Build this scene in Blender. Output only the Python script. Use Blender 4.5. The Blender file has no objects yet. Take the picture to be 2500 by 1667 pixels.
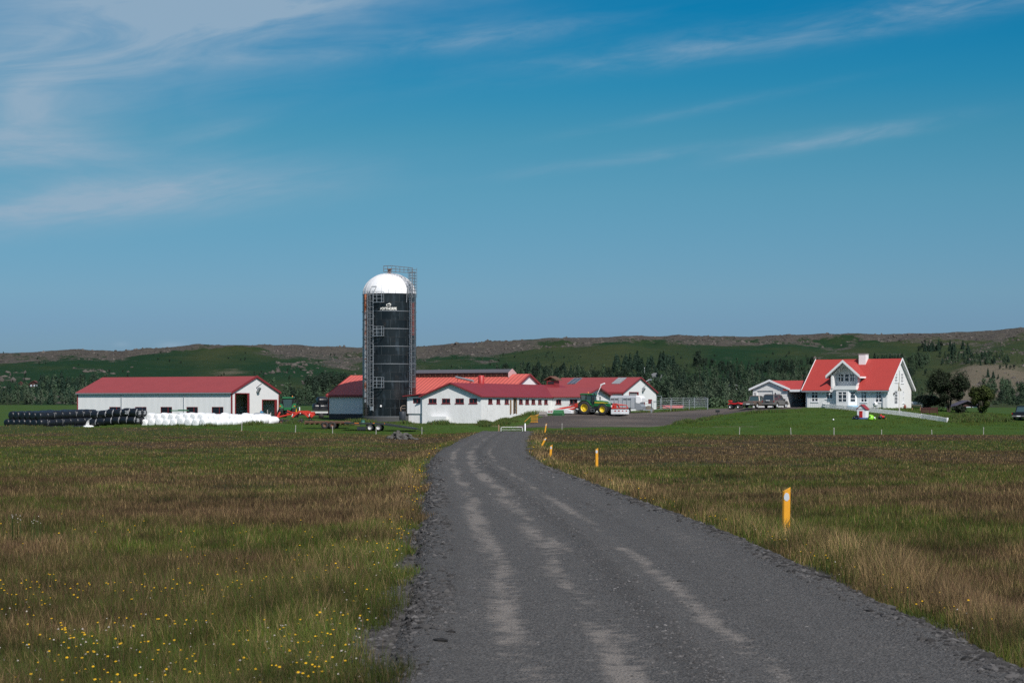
import bpy, bmesh, math, random
import numpy as np
from mathutils import Vector, Matrix, Quaternion
R_ = math.radians
random.seed(7)
rng = np.random.default_rng(11)
SC = bpy.context.scene
COL = SC.collection

# ---------------------------------------------------------------- camera
EYE = 2.4            # lens height above the road at the camera
FPX = 5000.0         # focal length in pixels of the 2500 px wide photograph
HOR = 995.0          # row of the horizon in the photograph
cam_d = bpy.data.cameras.new("camera")
cam = bpy.data.objects.new("camera", cam_d)
COL.objects.link(cam)
cam.location = (0, 0, EYE)
cam.rotation_euler = (R_(90), 0, 0)
cam_d.sensor_width = 36.0
cam_d.lens = 36.0 * FPX / 2500.0
cam_d.shift_y = (HOR - 833.5) / 2500.0
cam_d.clip_start = 0.2
cam_d.clip_end = 20000.0
cam_d.dof.use_dof = True
cam_d.dof.focus_distance = 75.0
cam_d.dof.aperture_fstop = 6.3
SC.camera = cam
SC.view_settings.view_transform = 'Standard'
SC.view_settings.look = 'None'
SC.view_settings.exposure = 0.0
SC.view_settings.gamma = 1.0
SC.cycles.use_denoising = False
SC.cycles.max_bounces = 5
SC.cycles.diffuse_bounces = 2
SC.cycles.glossy_bounces = 2
SC.cycles.transparent_max_bounces = 4

# ---------------------------------------------------------------- sun and sky
SUN_AZ, SUN_EL = R_(24.0), R_(43.0)   # azimuth to the right of straight behind the camera
to_sun = Vector((math.cos(SUN_EL) * math.sin(SUN_AZ), -math.cos(SUN_EL) * math.cos(SUN_AZ), math.sin(SUN_EL)))
sun_d = bpy.data.lights.new("sun", 'SUN')
sun_d.energy = 4.65
sun_d.angle = R_(0.55)
sun_d.color = (1.0, 0.955, 0.90)
sun = bpy.data.objects.new("sun", sun_d)
COL.objects.link(sun)
sun.location = (60, -60, 90)
sun.rotation_euler = (-to_sun).to_track_quat('-Z', 'Y').to_euler()


class NT:
    """small helper round a node tree"""
    def __init__(self, tree):
        self.t = tree

    def n(self, kind, **kw):
        nd = self.t.nodes.new(kind)
        for k, v in kw.items():
            setattr(nd, k, v)
        return nd

    def put(self, sock, v):
        if v is None:
            return
        if hasattr(v, 'is_output') or isinstance(v, bpy.types.NodeSocket):
            self.t.links.new(v, sock)
        elif isinstance(v, (tuple, list)):
            dv = list(v)
            if sock.type == 'RGBA' and len(dv) == 3:
                dv.append(1.0)
            sock.default_value = dv
        else:
            sock.default_value = v

    def m(self, op, a, b=None, c=None, clamp=False):
        nd = self.n('ShaderNodeMath', operation=op, use_clamp=clamp)
        for i, v in enumerate((a, b, c)):
            self.put(nd.inputs[i], v)
        return nd.outputs[0]

    def mix(self, fac, a, b, blend='MIX'):
        nd = self.n('ShaderNodeMix', data_type='RGBA', blend_type=blend)
        nd.clamp_factor = True
        self.put(nd.inputs[0], fac)
        self.put(nd.inputs[6], a)
        self.put(nd.inputs[7], b)
        return nd.outputs[2]

    def ramp(self, fac, stops, interp='LINEAR'):
        nd = self.n('ShaderNodeValToRGB')
        cr = nd.color_ramp
        cr.interpolation = interp
        while len(cr.elements) < len(stops):
            cr.elements.new(0.5)
        for e, (p, c) in zip(cr.elements, stops):
            e.position = p
            if not isinstance(c, (tuple, list)):
                c = (c, c, c)
            e.color = (c[0], c[1], c[2], 1.0)
        self.put(nd.inputs[0], fac)
        return nd.outputs[0]

    def noise(self, vec, scale, detail=4.0, rough=0.55, dist=0.0):
        nd = self.n('ShaderNodeTexNoise')
        self.put(nd.inputs['Vector'], vec)
        nd.inputs['Scale'].default_value = scale
        nd.inputs['Detail'].default_value = detail
        nd.inputs['Roughness'].default_value = rough
        nd.inputs['Distortion'].default_value = dist
        return nd.outputs[0]

    def xyz(self, x, y, z=0.0):
        nd = self.n('ShaderNodeCombineXYZ')
        for i, v in enumerate((x, y, z)):
            self.put(nd.inputs[i], v)
        return nd.outputs[0]

    def sep(self, v):
        nd = self.n('ShaderNodeSeparateXYZ')
        self.put(nd.inputs[0], v)
        return nd.outputs

    def scale(self, v, s):
        nd = self.n('ShaderNodeVectorMath', operation='MULTIPLY')
        self.put(nd.inputs[0], v)
        nd.inputs[1].default_value = s
        return nd.outputs[0]

    def coord(self, which='Object'):
        return self.n('ShaderNodeTexCoord').outputs[which]

    def attr(self, name):
        return self.n('ShaderNodeAttribute', attribute_name=name).outputs


world = bpy.data.worlds.new("World")
SC.world = world
world.use_nodes = True
wt = NT(world.node_tree)
world.node_tree.nodes.clear()
sky = wt.n('ShaderNodeTexSky', sky_type='NISHITA')
sky.sun_disc = False
sky.sun_elevation = SUN_EL
sky.sun_rotation = math.pi - SUN_AZ
sky.air_density = 1.0
sky.dust_density = 0.6
sky.ozone_density = 2.5
d = wt.sep(wt.coord('Generated'))
el = wt.m('ARCSINE', d[2])                       # elevation of the view ray, radians
az = wt.m('ARCTAN2', d[0], d[1])                 # bearing, 0 straight up the road
# the sky deepens quickly above the horizon haze, then opens up again towards the zenith
grade = wt.ramp(wt.m('DIVIDE', el, R_(40.0), clamp=True), [
    (0.0, (0.233, 0.375, 0.625)), (0.057, (0.242, 0.383, 0.62)), (0.079, (0.258, 0.417, 0.60)), (0.149, (0.204, 0.446, 0.546)), (0.189, (0.142, 0.442, 0.525)),
    (0.2235, (0.065, 0.421, 0.538)), (0.2745, (0.008, 0.388, 0.55)), (0.5, (0.40, 0.56, 0.64)), (1.0, (1.05, 0.93, 0.80))])
skyc = wt.mix(1.0, sky.outputs[0], grade, 'MULTIPLY')


def cloud(a0, e0, sa, se, tilt):
    """soft cloud bank: bearing and height of its middle (degrees), half sizes, tilt of its long axis"""
    da = wt.m('SUBTRACT', az, R_(a0))
    de = wt.m('SUBTRACT', el, R_(e0))
    c, s = math.cos(R_(tilt)), math.sin(R_(tilt))
    p = wt.m('ADD', wt.m('MULTIPLY', da, c), wt.m('MULTIPLY', de, s))
    q = wt.m('SUBTRACT', wt.m('MULTIPLY', de, c), wt.m('MULTIPLY', da, s))
    p = wt.m('POWER', wt.m('ABSOLUTE', wt.m('DIVIDE', p, R_(sa))), 2.0)
    q = wt.m('POWER', wt.m('ABSOLUTE', wt.m('DIVIDE', q, R_(se))), 2.0)
    return wt.m('EXPONENT', wt.m('MULTIPLY', wt.m('ADD', p, q), -1.0))


def rot(t, sa, se):
    c, s = math.cos(R_(t)), math.sin(R_(t))
    p = wt.m('ADD', wt.m('MULTIPLY', az, c), wt.m('MULTIPLY', el, s))
    q = wt.m('SUBTRACT', wt.m('MULTIPLY', el, c), wt.m('MULTIPLY', az, s))
    return wt.xyz(wt.m('MULTIPLY', p, sa), wt.m('MULTIPLY', q, se), 0.3)


wisp = wt.noise(rot(9, 9.0, 46.0), 1.0, 7.0, 0.62, 0.9)
wisp2 = wt.noise(rot(7, 24.0, 120.0), 1.0, 6.0, 0.6, 0.6)
body = wt.noise(rot(12, 14.0, 30.0), 1.0, 5.0, 0.5, 0.6)


def total(*xs):
    o = xs[0]
    for x in xs[1:]:
        o = wt.m('ADD', o, x)
    return o


bank = total(wt.m('MULTIPLY', cloud(-11.0, 10.3, 5.6, 2.0, 7), 1.5), wt.m('MULTIPLY', cloud(-14.5, 7.9, 3.4, 1.3, 5), 1.3), cloud(-6.0, 11.2, 4.5, 0.9, 4))
thin = total(wt.m('MULTIPLY', cloud(-11.5, 5.6, 5.5, 0.62, 7), 1.5), wt.m('MULTIPLY', cloud(-13.5, 7.0, 3.5, 0.5, 0), 0.75),
             wt.m('MULTIPLY', cloud(-8.2, 7.6, 1.2, 0.25, 15), 0.45))
stre = total(cloud(8.0, 10.3, 7.0, 0.42, 7), wt.m('MULTIPLY', cloud(-2.5, 10.1, 4.5, 0.35, 6), 0.9), wt.m('MULTIPLY', cloud(9.0, 7.35, 2.6, 0.20, 9), 1.4),
             wt.m('MULTIPLY', cloud(4.0, 7.0, 4.5, 0.16, 7), 0.5), wt.m('MULTIPLY', cloud(5.5, 8.3, 3.2, 0.14, 10), 0.5),
             wt.m('MULTIPLY', cloud(12.0, 11.0, 4.0, 0.35, 9), 0.6))
w1 = wt.ramp(wisp, [(0.30, 0.0), (0.72, 1.0)])
w2 = wt.ramp(wisp2, [(0.28, 0.1), (0.75, 1.0)])
b1 = wt.ramp(body, [(0.25, 0.35), (0.70, 1.0)])
f1 = wt.m('MULTIPLY', wt.m('MULTIPLY', bank, b1), wt.m('ADD', wt.m('MULTIPLY', w1, 0.75), 0.35))
f2 = wt.m('MULTIPLY', wt.m('MULTIPLY', thin, wt.m('ADD', wt.m('MULTIPLY', w2, 0.5), 0.35)), wt.m('ADD', w1, 0.35))
f3 = wt.m('MULTIPLY', wt.m('MULTIPLY', stre, w2), wt.m('ADD', w1, 0.15))
puff = wt.m('MULTIPLY', total(cloud(-9.45, 1.72, 0.36, 0.10, 0), wt.m('MULTIPLY', cloud(-10.8, 1.74, 0.2, 0.07, 0), 0.6)), 0.5)
cf = wt.m('ADD', wt.m('MULTIPLY', wt.m('ADD', wt.m('MULTIPLY', f1, 1.0), wt.m('MULTIPLY', f2, 1.25)), 0.95), wt.m('ADD', wt.m('MULTIPLY', f3, 0.95), puff), clamp=True)
cf = wt.m('MULTIPLY', cf, 0.86)
cf = wt.m('MULTIPLY', cf, wt.m('GREATER_THAN', d[1], 0.0))
skyc = wt.mix(cf, skyc, (2.55, 3.55, 4.55))
bg = wt.n('ShaderNodeBackground')
wt.put(bg.inputs[0], skyc)
bg.inputs[1].default_value = 0.12
wo = wt.n('ShaderNodeOutputWorld')
wt.t.links.new(bg.outputs[0], wo.inputs[0])


# ---------------------------------------------------------------- object helpers
def tag(o, label=None, cat=None, group=None, kind=None):
    if label:
        o['label'] = label
    if cat:
        o['category'] = cat
    if group:
        o['group'] = group
    if kind:
        o['kind'] = kind
    return o


def thing(name, label, cat, loc=(0, 0, 0), rz=0.0, group=None):
    o = bpy.data.objects.new(name, None)
    COL.objects.link(o)
    o.empty_display_size = 0.5
    o.location = loc
    o.rotation_euler = (0, 0, rz)
    return tag(o, label, cat, group)


def copy_tree(o, parent=None):
    c = o.copy()
    COL.objects.link(c)
    if parent is not None:
        c.parent = parent
    for ch in list(o.children):
        copy_tree(ch, c)
    return c


class MB:
    """collects shapes that become ONE mesh object"""
    def __init__(self):
        self.v, self.f, self.sm = [], [], []

    def add(self, vs, fs, smooth=False):
        b = len(self.v)
        self.v += [tuple(p) for p in vs]
        self.f += [tuple(b + i for i in f) for f in fs]
        self.sm += [smooth] * len(fs)
        return self

    def box(self, c, s, M=None):
        x, y, z = c
        a, b_, h = s[0] / 2, s[1] / 2, s[2] / 2
        vs = [Vector((i * a, j * b_, k * h)) for k in (-1, 1) for j in (-1, 1) for i in (-1, 1)]
        if M is not None:
            vs = [M @ p for p in vs]
        vs = [p + Vector(c) for p in vs]
        return self.add(vs, [(0, 2, 3, 1), (4, 5, 7, 6), (0, 1, 5, 4), (2, 6, 7, 3), (0, 4, 6, 2), (1, 3, 7, 5)])

    def b2(self, p, q):
        return self.box([(p[i] + q[i]) / 2 for i in range(3)], [abs(q[i] - p[i]) for i in range(3)])

    def bar(self, p, q, w, h=None):
        p, q = Vector(p), Vector(q)
        d = q - p
        L = d.length
        if L < 1e-6:
            return self
        M = d.to_track_quat('X', 'Z').to_matrix()
        return self.box((p + q) / 2, (L, w, h or w), M)

    def tube(self, p, q, r, n=8, r2=None, caps=True):
        p, q = Vector(p), Vector(q)
        d = q - p
        M = d.to_track_quat('Z', 'Y').to_matrix()
        r2 = r if r2 is None else r2
        vs = []
        for P, rr in ((p, r), (q, r2)):
            for i in range(n):
                a = 2 * math.pi * i / n
                vs.append(P + M @ Vector((rr * math.cos(a), rr * math.sin(a), 0)))
        self.add(vs, [(i, (i + 1) % n, n + (i + 1) % n, n + i) for i in range(n)], True)
        if caps:
            self.add(vs, [tuple(range(n - 1, -1, -1)), tuple(range(n, 2 * n))])
        return self

    def path(self, pts, r, n=6):
        for a, b in zip(pts[:-1], pts[1:]):
            self.tube(a, b, r, n)
        return self

    def lathe(self, prof, n=16, M=None, smooth=True, o=(0, 0, 0)):
        """profile of (radius, height) turned round Z, then moved by M"""
        vs, fs = [], []
        for r, z in prof:
            for i in range(n):
                a = 2 * math.pi * i / n
                vs.append(Vector((r * math.cos(a), r * math.sin(a), z)))
        for k in range(len(prof) - 1):
            for i in range(n):
                fs.append((k * n + i, k * n + (i + 1) % n, (k + 1) * n + (i + 1) % n, (k + 1) * n + i))
        if M is not None:
            vs = [M @ p for p in vs]
        vs = [p + Vector(o) for p in vs]
        return self.add(vs, fs, smooth)

    def prism(self, poly, a, b, axis='x'):
        """polygon in the plane across AXIS pushed from a to b"""
        def P(u, v, w):
            return {'x': (w, u, v), 'y': (u, w, v), 'z': (u, v, w)}[axis]
        n = len(poly)
        vs = [P(u, v, a) for u, v in poly] + [P(u, v, b) for u, v in poly]
        fs = [(i, (i + 1) % n, n + (i + 1) % n, n + i) for i in range(n)]
        fs += [tuple(range(n - 1, -1, -1)), tuple(range(n, 2 * n))]
        return self.add(vs, fs)

    def build(self, name, mat, parent=None, bevel=0.0, seg=2, fix=True):
        me = bpy.data.meshes.new(name)
        me.from_pydata(self.v, [], self.f)
        me.polygons.foreach_set('use_smooth', self.sm)
        if fix:
            bm = bmesh.new()
            bm.from_mesh(me)
            bmesh.ops.recalc_face_normals(bm, faces=bm.faces)
            bm.to_mesh(me)
            bm.free()
        if mat:
            me.materials.append(mat)
        o = bpy.data.objects.new(name, me)
        COL.objects.link(o)
        if parent is not None:
            o.parent = parent
        if bevel:
            b = o.modifiers.new('bevel', 'BEVEL')
            b.width = bevel
            b.segments = seg
            b.limit_method = 'ANGLE'
            b.angle_limit = R_(40)
        return o


def np_mesh(name, V, F, mat, cols=None, smooth=False, parent=None, attrs=None):
    """mesh from numpy arrays: V (n,3), F (m,3) or (m,4); cols per point"""
    me = bpy.data.meshes.new(name)
    F = np.asarray(F)
    k = F.shape[1]
    me.vertices.add(len(V))
    me.vertices.foreach_set('co', np.asarray(V, np.float32).ravel())
    me.loops.add(F.size)
    me.loops.foreach_set('vertex_index', F.astype(np.int32).ravel())
    me.polygons.add(len(F))
    me.polygons.foreach_set('loop_start', (np.arange(len(F)) * k).astype(np.int32))
    me.polygons.foreach_set('use_smooth', np.full(len(F), smooth))
    me.update(calc_edges=True)
    me.validate()
    if cols is not None:
        ca = me.color_attributes.new('tone', 'FLOAT_COLOR', 'POINT')
        c4 = np.ones((len(V), 4), np.float32)
        c4[:, :3] = cols
        ca.data.foreach_set('color', c4.ravel())
    for nm, a in (attrs or {}).items():
        at = me.attributes.new(nm, 'FLOAT', 'POINT')
        at.data.foreach_set('value', np.asarray(a, np.float32))
    if mat:
        me.materials.append(mat)
    o = bpy.data.objects.new(name, me)
    COL.objects.link(o)
    if parent is not None:
        o.parent = parent
    return o


# ---------------------------------------------------------------- materials
MATS = {}


def mat(name, col, rough=0.6, metal=0.0, col2=None, nscale=3.0, amount=0.5, bump=0.0, bscale=20.0, stretch=(1, 1, 1), spec=0.5, ribs=None, dirt=None, coat=0.0):
    """painted / weathered surface: two close tones in patches, optional ribs along one axis and dirt specks"""
    if name in MATS:
        return MATS[name]
    m = bpy.data.materials.new(name)
    m.use_nodes = True
    t = NT(m.node_tree)
    b = m.node_tree.nodes['Principled BSDF']
    co = t.coord('Object')
    v = t.scale(co, stretch)
    c = col
    if col2 is None:
        col2 = tuple(min(1, x * 0.82) for x in col)
    f = t.ramp(t.noise(v, nscale, 5.0, 0.6), [(0.5 - 0.22, 0.0), (0.5 + 0.22, 1.0)])
    c = t.mix(t.m('MULTIPLY', f, amount), col, col2)
    if dirt:
        g = t.ramp(t.noise(t.scale(co, dirt[2]), dirt[1], 6.0, 0.65), [(0.56, 0.0), (0.72, 1.0)])
        c = t.mix(t.m('MULTIPLY', g, dirt[3]), c, dirt[0])
    t.put(b.inputs['Base Color'], c)
    b.inputs['Roughness'].default_value = rough
    b.inputs['Metallic'].default_value = metal
    b.inputs['Specular IOR Level'].default_value = spec
    if coat:
        b.inputs['Coat Weight'].default_value = coat
        b.inputs['Coat Roughness'].default_value = 0.1
    h = None
    if bump:
        h = t.m('MULTIPLY', t.noise(v, bscale, 4.0), bump)
    if ribs:
        ax, per, dep = ribs
        w = t.m('SINE', t.m('MULTIPLY', t.sep(co)[ax], 2 * math.pi / per))
        w = t.m('MULTIPLY', w, dep)
        h = w if h is None else t.m('ADD', h, w)
    if h is not None:
        bp = t.n('ShaderNodeBump')
        bp.inputs['Strength'].default_value = 1.0
        bp.inputs['Distance'].default_value = 1.0
        t.put(bp.inputs['Height'], h)
        t.t.links.new(bp.outputs[0], b.inputs['Normal'])
    MATS[name] = m
    return m


def leaf_mat(name, tint=(1, 1, 1), transl=0.35, vary=0.35):
    """foliage and grass: colour comes from the plant's own tone attribute"""
    if name in MATS:
        return MATS[name]
    m = bpy.data.materials.new(name)
    m.use_nodes = True
    t = NT(m.node_tree)
    b = m.node_tree.nodes['Principled BSDF']
    a = t.attr('tone')[0]
    rnd = t.n('ShaderNodeObjectInfo').outputs['Random']
    k = t.m('ADD', t.m('MULTIPLY', rnd, vary), 1.0 - vary / 2)
    c = t.mix(1.0, t.mix(1.0, a, tint, 'MULTIPLY'), t.xyz(k, k, k), 'MULTIPLY')
    t.put(b.inputs['Base Color'], c)
    b.inputs['Roughness'].default_value = 0.75
    b.inputs['Specular IOR Level'].default_value = 0.2
    tr = t.n('ShaderNodeBsdfTranslucent')
    t.put(tr.inputs[0], c)
    mx = t.n('ShaderNodeMixShader')
    mx.inputs[0].default_value = transl
    t.t.links.new(b.outputs[0], mx.inputs[1])
    t.t.links.new(tr.outputs[0], mx.inputs[2])
    out = m.node_tree.nodes['Material Output']
    t.t.links.new(mx.outputs[0], out.inputs[0])
    MATS[name] = m
    return m


WHITE = mat('white_paint', (0.80, 0.80, 0.80), 0.55, col2=(0.70, 0.70, 0.70), nscale=1.5, amount=0.5)
TRIMW = mat('white_trim', (0.82, 0.82, 0.83), 0.45, amount=0.2)
CORRW = mat('white_corrugated_wall', (0.80, 0.80, 0.80), 0.5, col2=(0.66, 0.67, 0.68), nscale=1.2, amount=0.6, stretch=(5, 5, 0.3), ribs=(0, 0.21, 0.009))
PLASTER = mat('white_plaster', (0.78, 0.78, 0.78), 0.75, col2=(0.62, 0.62, 0.61), nscale=0.9, amount=0.55, bump=0.02, bscale=6.0, stretch=(1, 1, 0.5),
              dirt=((0.38, 0.37, 0.35), 3.0, (1.2, 1.2, 0.35), 0.45))
WEATHW = mat('weathered_white_plaster', (0.78, 0.78, 0.77), 0.75, col2=(0.60, 0.60, 0.58), nscale=1.2, amount=0.5, bump=0.03, bscale=6.0,
             dirt=((0.22, 0.22, 0.21), 2.6, (1, 1, 1.0), 0.6))
REDROOF = mat('red_painted_roof', (0.29, 0.050, 0.050), 0.55, col2=(0.24, 0.042, 0.042), nscale=0.5, amount=0.6, ribs=(0, 0.3, 0.006))
REDROOFY = mat('red_painted_roof_turned', (0.23, 0.024, 0.030), 0.55, col2=(0.18, 0.02, 0.026), nscale=0.5, amount=0.6, ribs=(1, 0.3, 0.006))
ORANGE = mat('faded_orange_red_roof', (0.56, 0.115, 0.09), 0.6, col2=(0.46, 0.095, 0.08), nscale=0.4, amount=0.6, ribs=(0, 0.62, 0.035))
HOUSER = mat('bright_red_roof', (0.40, 0.045, 0.036), 0.6, col2=(0.34, 0.04, 0.034), nscale=0.8, amount=0.6, bump=0.03, bscale=14.0)
HOUSERY = mat('bright_red_garage_roof', (0.42, 0.05, 0.042), 0.6, col2=(0.36, 0.045, 0.04), nscale=0.8, amount=0.6, bump=0.03, bscale=14.0)
REDTRIM = mat('dark_red_trim', (0.22, 0.028, 0.032), 0.5, amount=0.3)
GREYW = mat('grey_cladding', (0.72, 0.75, 0.76), 0.5, amount=0.25, nscale=0.7)
CONC = mat('concrete', (0.26, 0.25, 0.24), 0.85, nscale=2.0, bump=0.02)
DARKC = mat('dark_concrete', (0.06, 0.062, 0.065), 0.85, nscale=2.0)
GLASS = mat('window_glass', (0.012, 0.016, 0.022), 0.06, amount=0.2, spec=0.6)
GLASSH = mat('house_window_glass', (0.03, 0.045, 0.06), 0.05, amount=0.3, spec=0.7)
CURT = mat('net_curtain', (0.55, 0.57, 0.6), 0.8, amount=0.3)
GALV = mat('galvanised_steel', (0.46, 0.49, 0.52), 0.42, 0.6, amount=0.5, nscale=6.0)
DGALV = mat('weathered_steel', (0.24, 0.26, 0.28), 0.5, 0.5, amount=0.6, nscale=6.0)
ALU = mat('aluminium_sheet', (0.60, 0.61, 0.63), 0.38, 0.45, amount=0.4, nscale=2.0)
BLACK = mat('black_rubber', (0.018, 0.018, 0.019), 0.75, nscale=8.0, col2=(0.045, 0.04, 0.036), amount=0.7)
BLACKP = mat('black_plastic', (0.015, 0.016, 0.018), 0.4)
DARKST = mat('dark_painted_steel', (0.02, 0.024, 0.028), 0.5)
WRAPB = mat('black_bale_wrap', (0.009, 0.011, 0.015), 0.33, nscale=5.0, amount=0.5, bump=0.02, bscale=7.0, spec=0.55)
WRAPW = mat('white_bale_wrap', (0.80, 0.81, 0.82), 0.35, nscale=4.0, amount=0.25, col2=(0.7, 0.72, 0.74), bump=0.02, bscale=7.0)
YELLOW = mat('yellow_plastic_post', (0.78, 0.36, 0.02), 0.5, col2=(0.66, 0.28, 0.015), nscale=5.0, amount=0.6, dirt=((0.2, 0.13, 0.05), 9.0, (1, 1, 0.5), 0.6))
REFL = mat('reflector_film', (0.55, 0.58, 0.62), 0.4, amount=0.5, nscale=20)
WOOD = mat('old_timber', (0.22, 0.14, 0.075), 0.8, nscale=3.0, stretch=(1, 1, 5), amount=0.7)
GWOOD = mat('grey_timber', (0.36, 0.34, 0.31), 0.85, nscale=4.0, amount=0.7)
RUST = mat('rusty_steel', (0.17, 0.075, 0.045), 0.85, col2=(0.09, 0.05, 0.04), nscale=3.0, amount=0.8)
TGREEN = mat('tractor_green', (0.018, 0.13, 0.042), 0.35, amount=0.4, coat=0.3)
TYEL = mat('tractor_yellow', (0.72, 0.50, 0.02), 0.45, amount=0.4)
IMPRED = mat('implement_red', (0.50, 0.035, 0.020), 0.42, amount=0.4, nscale=2.0)
CABG = mat('cab_glass', (0.05, 0.09, 0.095), 0.05, amount=0.4, spec=0.8)
LAMPR = mat('red_lamp_lens', (0.4, 0.01, 0.01), 0.2)
LAMPO = mat('amber_lamp_lens', (0.7, 0.2, 0.01), 0.2)
GREYT = mat('grey_tank_paint', (0.24, 0.26, 0.285), 0.4, amount=0.3)
BARK = mat('tree_bark', (0.06, 0.045, 0.035), 0.9, nscale=6.0, bump=0.05)
# ---------------------------------------------------------------- shape of the land
def hash2(ix, iy, seed):
    h = (ix.astype(np.int64) * 374761393 + iy.astype(np.int64) * 668265263 + seed * 974634777) & 0x7fffffff
    h = ((h ^ (h >> 13)) * 1274126177) & 0x7fffffff
    h = h ^ (h >> 16)
    return (h & 0xffffff) / float(0xffffff)


def vnoise(x, y, seed=0):
    ix, iy = np.floor(x), np.floor(y)
    fx, fy = x - ix, y - iy
    fx, fy = fx * fx * (3 - 2 * fx), fy * fy * (3 - 2 * fy)
    a, b = hash2(ix, iy, seed), hash2(ix + 1, iy, seed)
    c, e = hash2(ix, iy + 1, seed), hash2(ix + 1, iy + 1, seed)
    return (a * (1 - fx) + b * fx) * (1 - fy) + (c * (1 - fx) + e * fx) * fy - 0.5


def fbm(x, y, seed=0, octv=4, gain=0.5):
    o, a = 0.0, 1.0
    for k in range(octv):
        o = o + a * vnoise(x * 2 ** k + 17.3 * k, y * 2 ** k - 9.1 * k, seed + k)
        a *= gain
    return o


def sst(a, b, x):
    t = np.clip((x - a) / (b - a), 0, 1)
    return t * t * (3 - 2 * t)


RY = [-40, 0, 18, 37, 65, 100, 135, 180, 215, 245, 252, 262, 272]
RZ = [0.05, 0.0, 0.0, 0.04, -0.22, -0.48, -0.56, -0.50, -0.43, -0.42, -0.52, -0.95, -0.9]
CY = [-40, 0, 18, 37, 65, 101, 135, 180, 245, 275]
CX = [3.4, 2.3, 1.83, 1.3, 0.26, -1.2, -2.05, -1.8, -0.75, 0.2]


def smooth_interp(xs, ys):
    g = np.arange(-40, 276, 0.5)
    v = np.interp(g, xs, ys)
    k = np.hanning(33)
    k /= k.sum()
    v2 = np.convolve(np.pad(v, 16, mode='edge'), k, 'valid')
    return lambda q: np.interp(q, g, v2)


road_x = smooth_interp(CY, CX)
road_z = smooth_interp(RY, RZ)
ROAD_HW = 3.0


def wx(px, Y):
    return (px - 1250.0) * Y / FPX


def wz(py, Y):
    return EYE + (HOR - py) * Y / FPX


def px3(px, py, Y):
    return Vector((wx(px, Y), Y, wz(py, Y)))


CTRL = []
for p_, q_ in [(-300, 1047), (0, 1047), (150, 1048), (300, 1045), (450, 1044), (590, 1053), (720, 1057), (900, 1061), (1030, 1061), (1120, 1057), (1178, 1055), (1291, 1055),
               (1400, 1047), (1550, 1053), (1700, 1059), (1900, 1062), (2100, 1063), (2300, 1062), (2500, 1062), (2800, 1062)]:
    CTRL.append((p_, q_, 250.0))
    CTRL.append((p_, q_ + 2.5, 240.0))
CTRL += [(45, 1034, 247), (110, 1041, 248),
         (1235, 1067, 262), (1160, 1058, 262), (1310, 1058, 260), (1230, 1051, 268),
         (450, 1038, 268), (600, 1044, 266), (750, 1049, 264), (940, 1050, 262), (1030, 1050, 262), (1130, 1044, 264), (1250, 1043, 272), (1000, 1037, 270),
         (1150, 1036, 270), (1262, 1037, 270), (0, 1050, 276), (120, 1049, 277), (200, 1045, 275), (300, 1038, 272), (400, 1037, 272), (500, 1037, 268),
         (188, 1036, 302), (380, 1034, 294), (566, 1031, 290), (680, 1028, 302), (0, 1036, 300), (-300, 1040, 300),
         (700, 1036, 275), (800, 1030, 290), (880, 1029, 288), (950, 1030, 286), (1010, 1032, 276), (1030, 1034, 275), (1100, 1034, 273), (1175, 1033, 271),
         (1225, 1021, 279), (1262, 1015, 283), (1300, 1009, 290), (1348, 1005, 297), (1420, 1006, 299),
         (1300, 1041, 264), (1400, 1043, 262), (1500, 1043, 262), (1590, 1043.5, 262), (1330, 1020, 278), (1440, 1010.5, 285), (1520, 1011, 285),
         (1600, 1006, 298), (1700, 1000, 304), (1640, 1038, 268), (1690, 1030, 274), (1720, 1022, 280), (1740, 1013, 288), (1800, 1001.5, 289), (1870, 997.5, 285), (1846, 996, 288), (1893, 995.5, 287), (1796, 997.5, 292),
         (1960, 996.2, 286), (1930, 994.5, 296), (1840, 993, 318), (1780, 995, 316), (2168, 994.5, 283), (2225, 994, 292), (2100, 994.5, 290), (1990, 995, 289), (2000, 990, 315),
         (1760, 1040, 262), (1900, 1044, 260), (1900, 1022, 272), (1990, 1000, 284), (2000, 1013, 276), (2020, 1040, 262), (2100, 1033, 266), (2108, 1019, 272), (2017, 996.5, 287.3), (2060, 1000.5, 284.3), (2100, 1004.5, 281.8), (2150, 1009.5, 279.3), (2200, 1015, 276.8), (2250, 1021.5, 274.3), (2290, 1027.5, 271.8),
         (2200, 1002, 282), (2200, 1023, 270), (2200, 1045, 260), (2315, 1031, 270.3), (2280, 1008, 284), (2400, 1027, 274), (2500, 1027, 280), (2400, 1050, 258), (2700, 1030, 280),
         (2360, 1010, 310), (2500, 1012, 320), (2800, 1012, 320),
         (80, 1011, 345), (-300, 1013, 345), (250, 1013, 345), (80, 991, 420), (-300, 992, 420), (250, 990, 420),
         (600, 1000, 360), (800, 1000, 360), (600, 992, 430), (900, 992, 430), (1250, 992, 430), (1600, 995, 400), (1900, 995, 400), (2200, 1003, 400), (2450, 1001, 400), (2900, 1001, 400)]
PX, PY, PZ = [np.array(c) for c in zip(*[(wx(a, Y), Y, wz(b, Y)) for a, b, Y in CTRL])]


def _rbf():
    n = len(PX)
    D = np.sqrt((PX[:, None] - PX) ** 2 + (PY[:, None] - PY) ** 2) + 0.6 * np.eye(n) * -1.0
    A = np.zeros((n + 3, n + 3))
    A[:n, :n] = D
    A[:n, n:] = np.stack([np.ones(n), PX, PY], 1)
    A[n:, :n] = A[:n, n:].T
    return np.linalg.solve(A, np.concatenate([PZ, np.zeros(3)]))


_W = _rbf()


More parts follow.
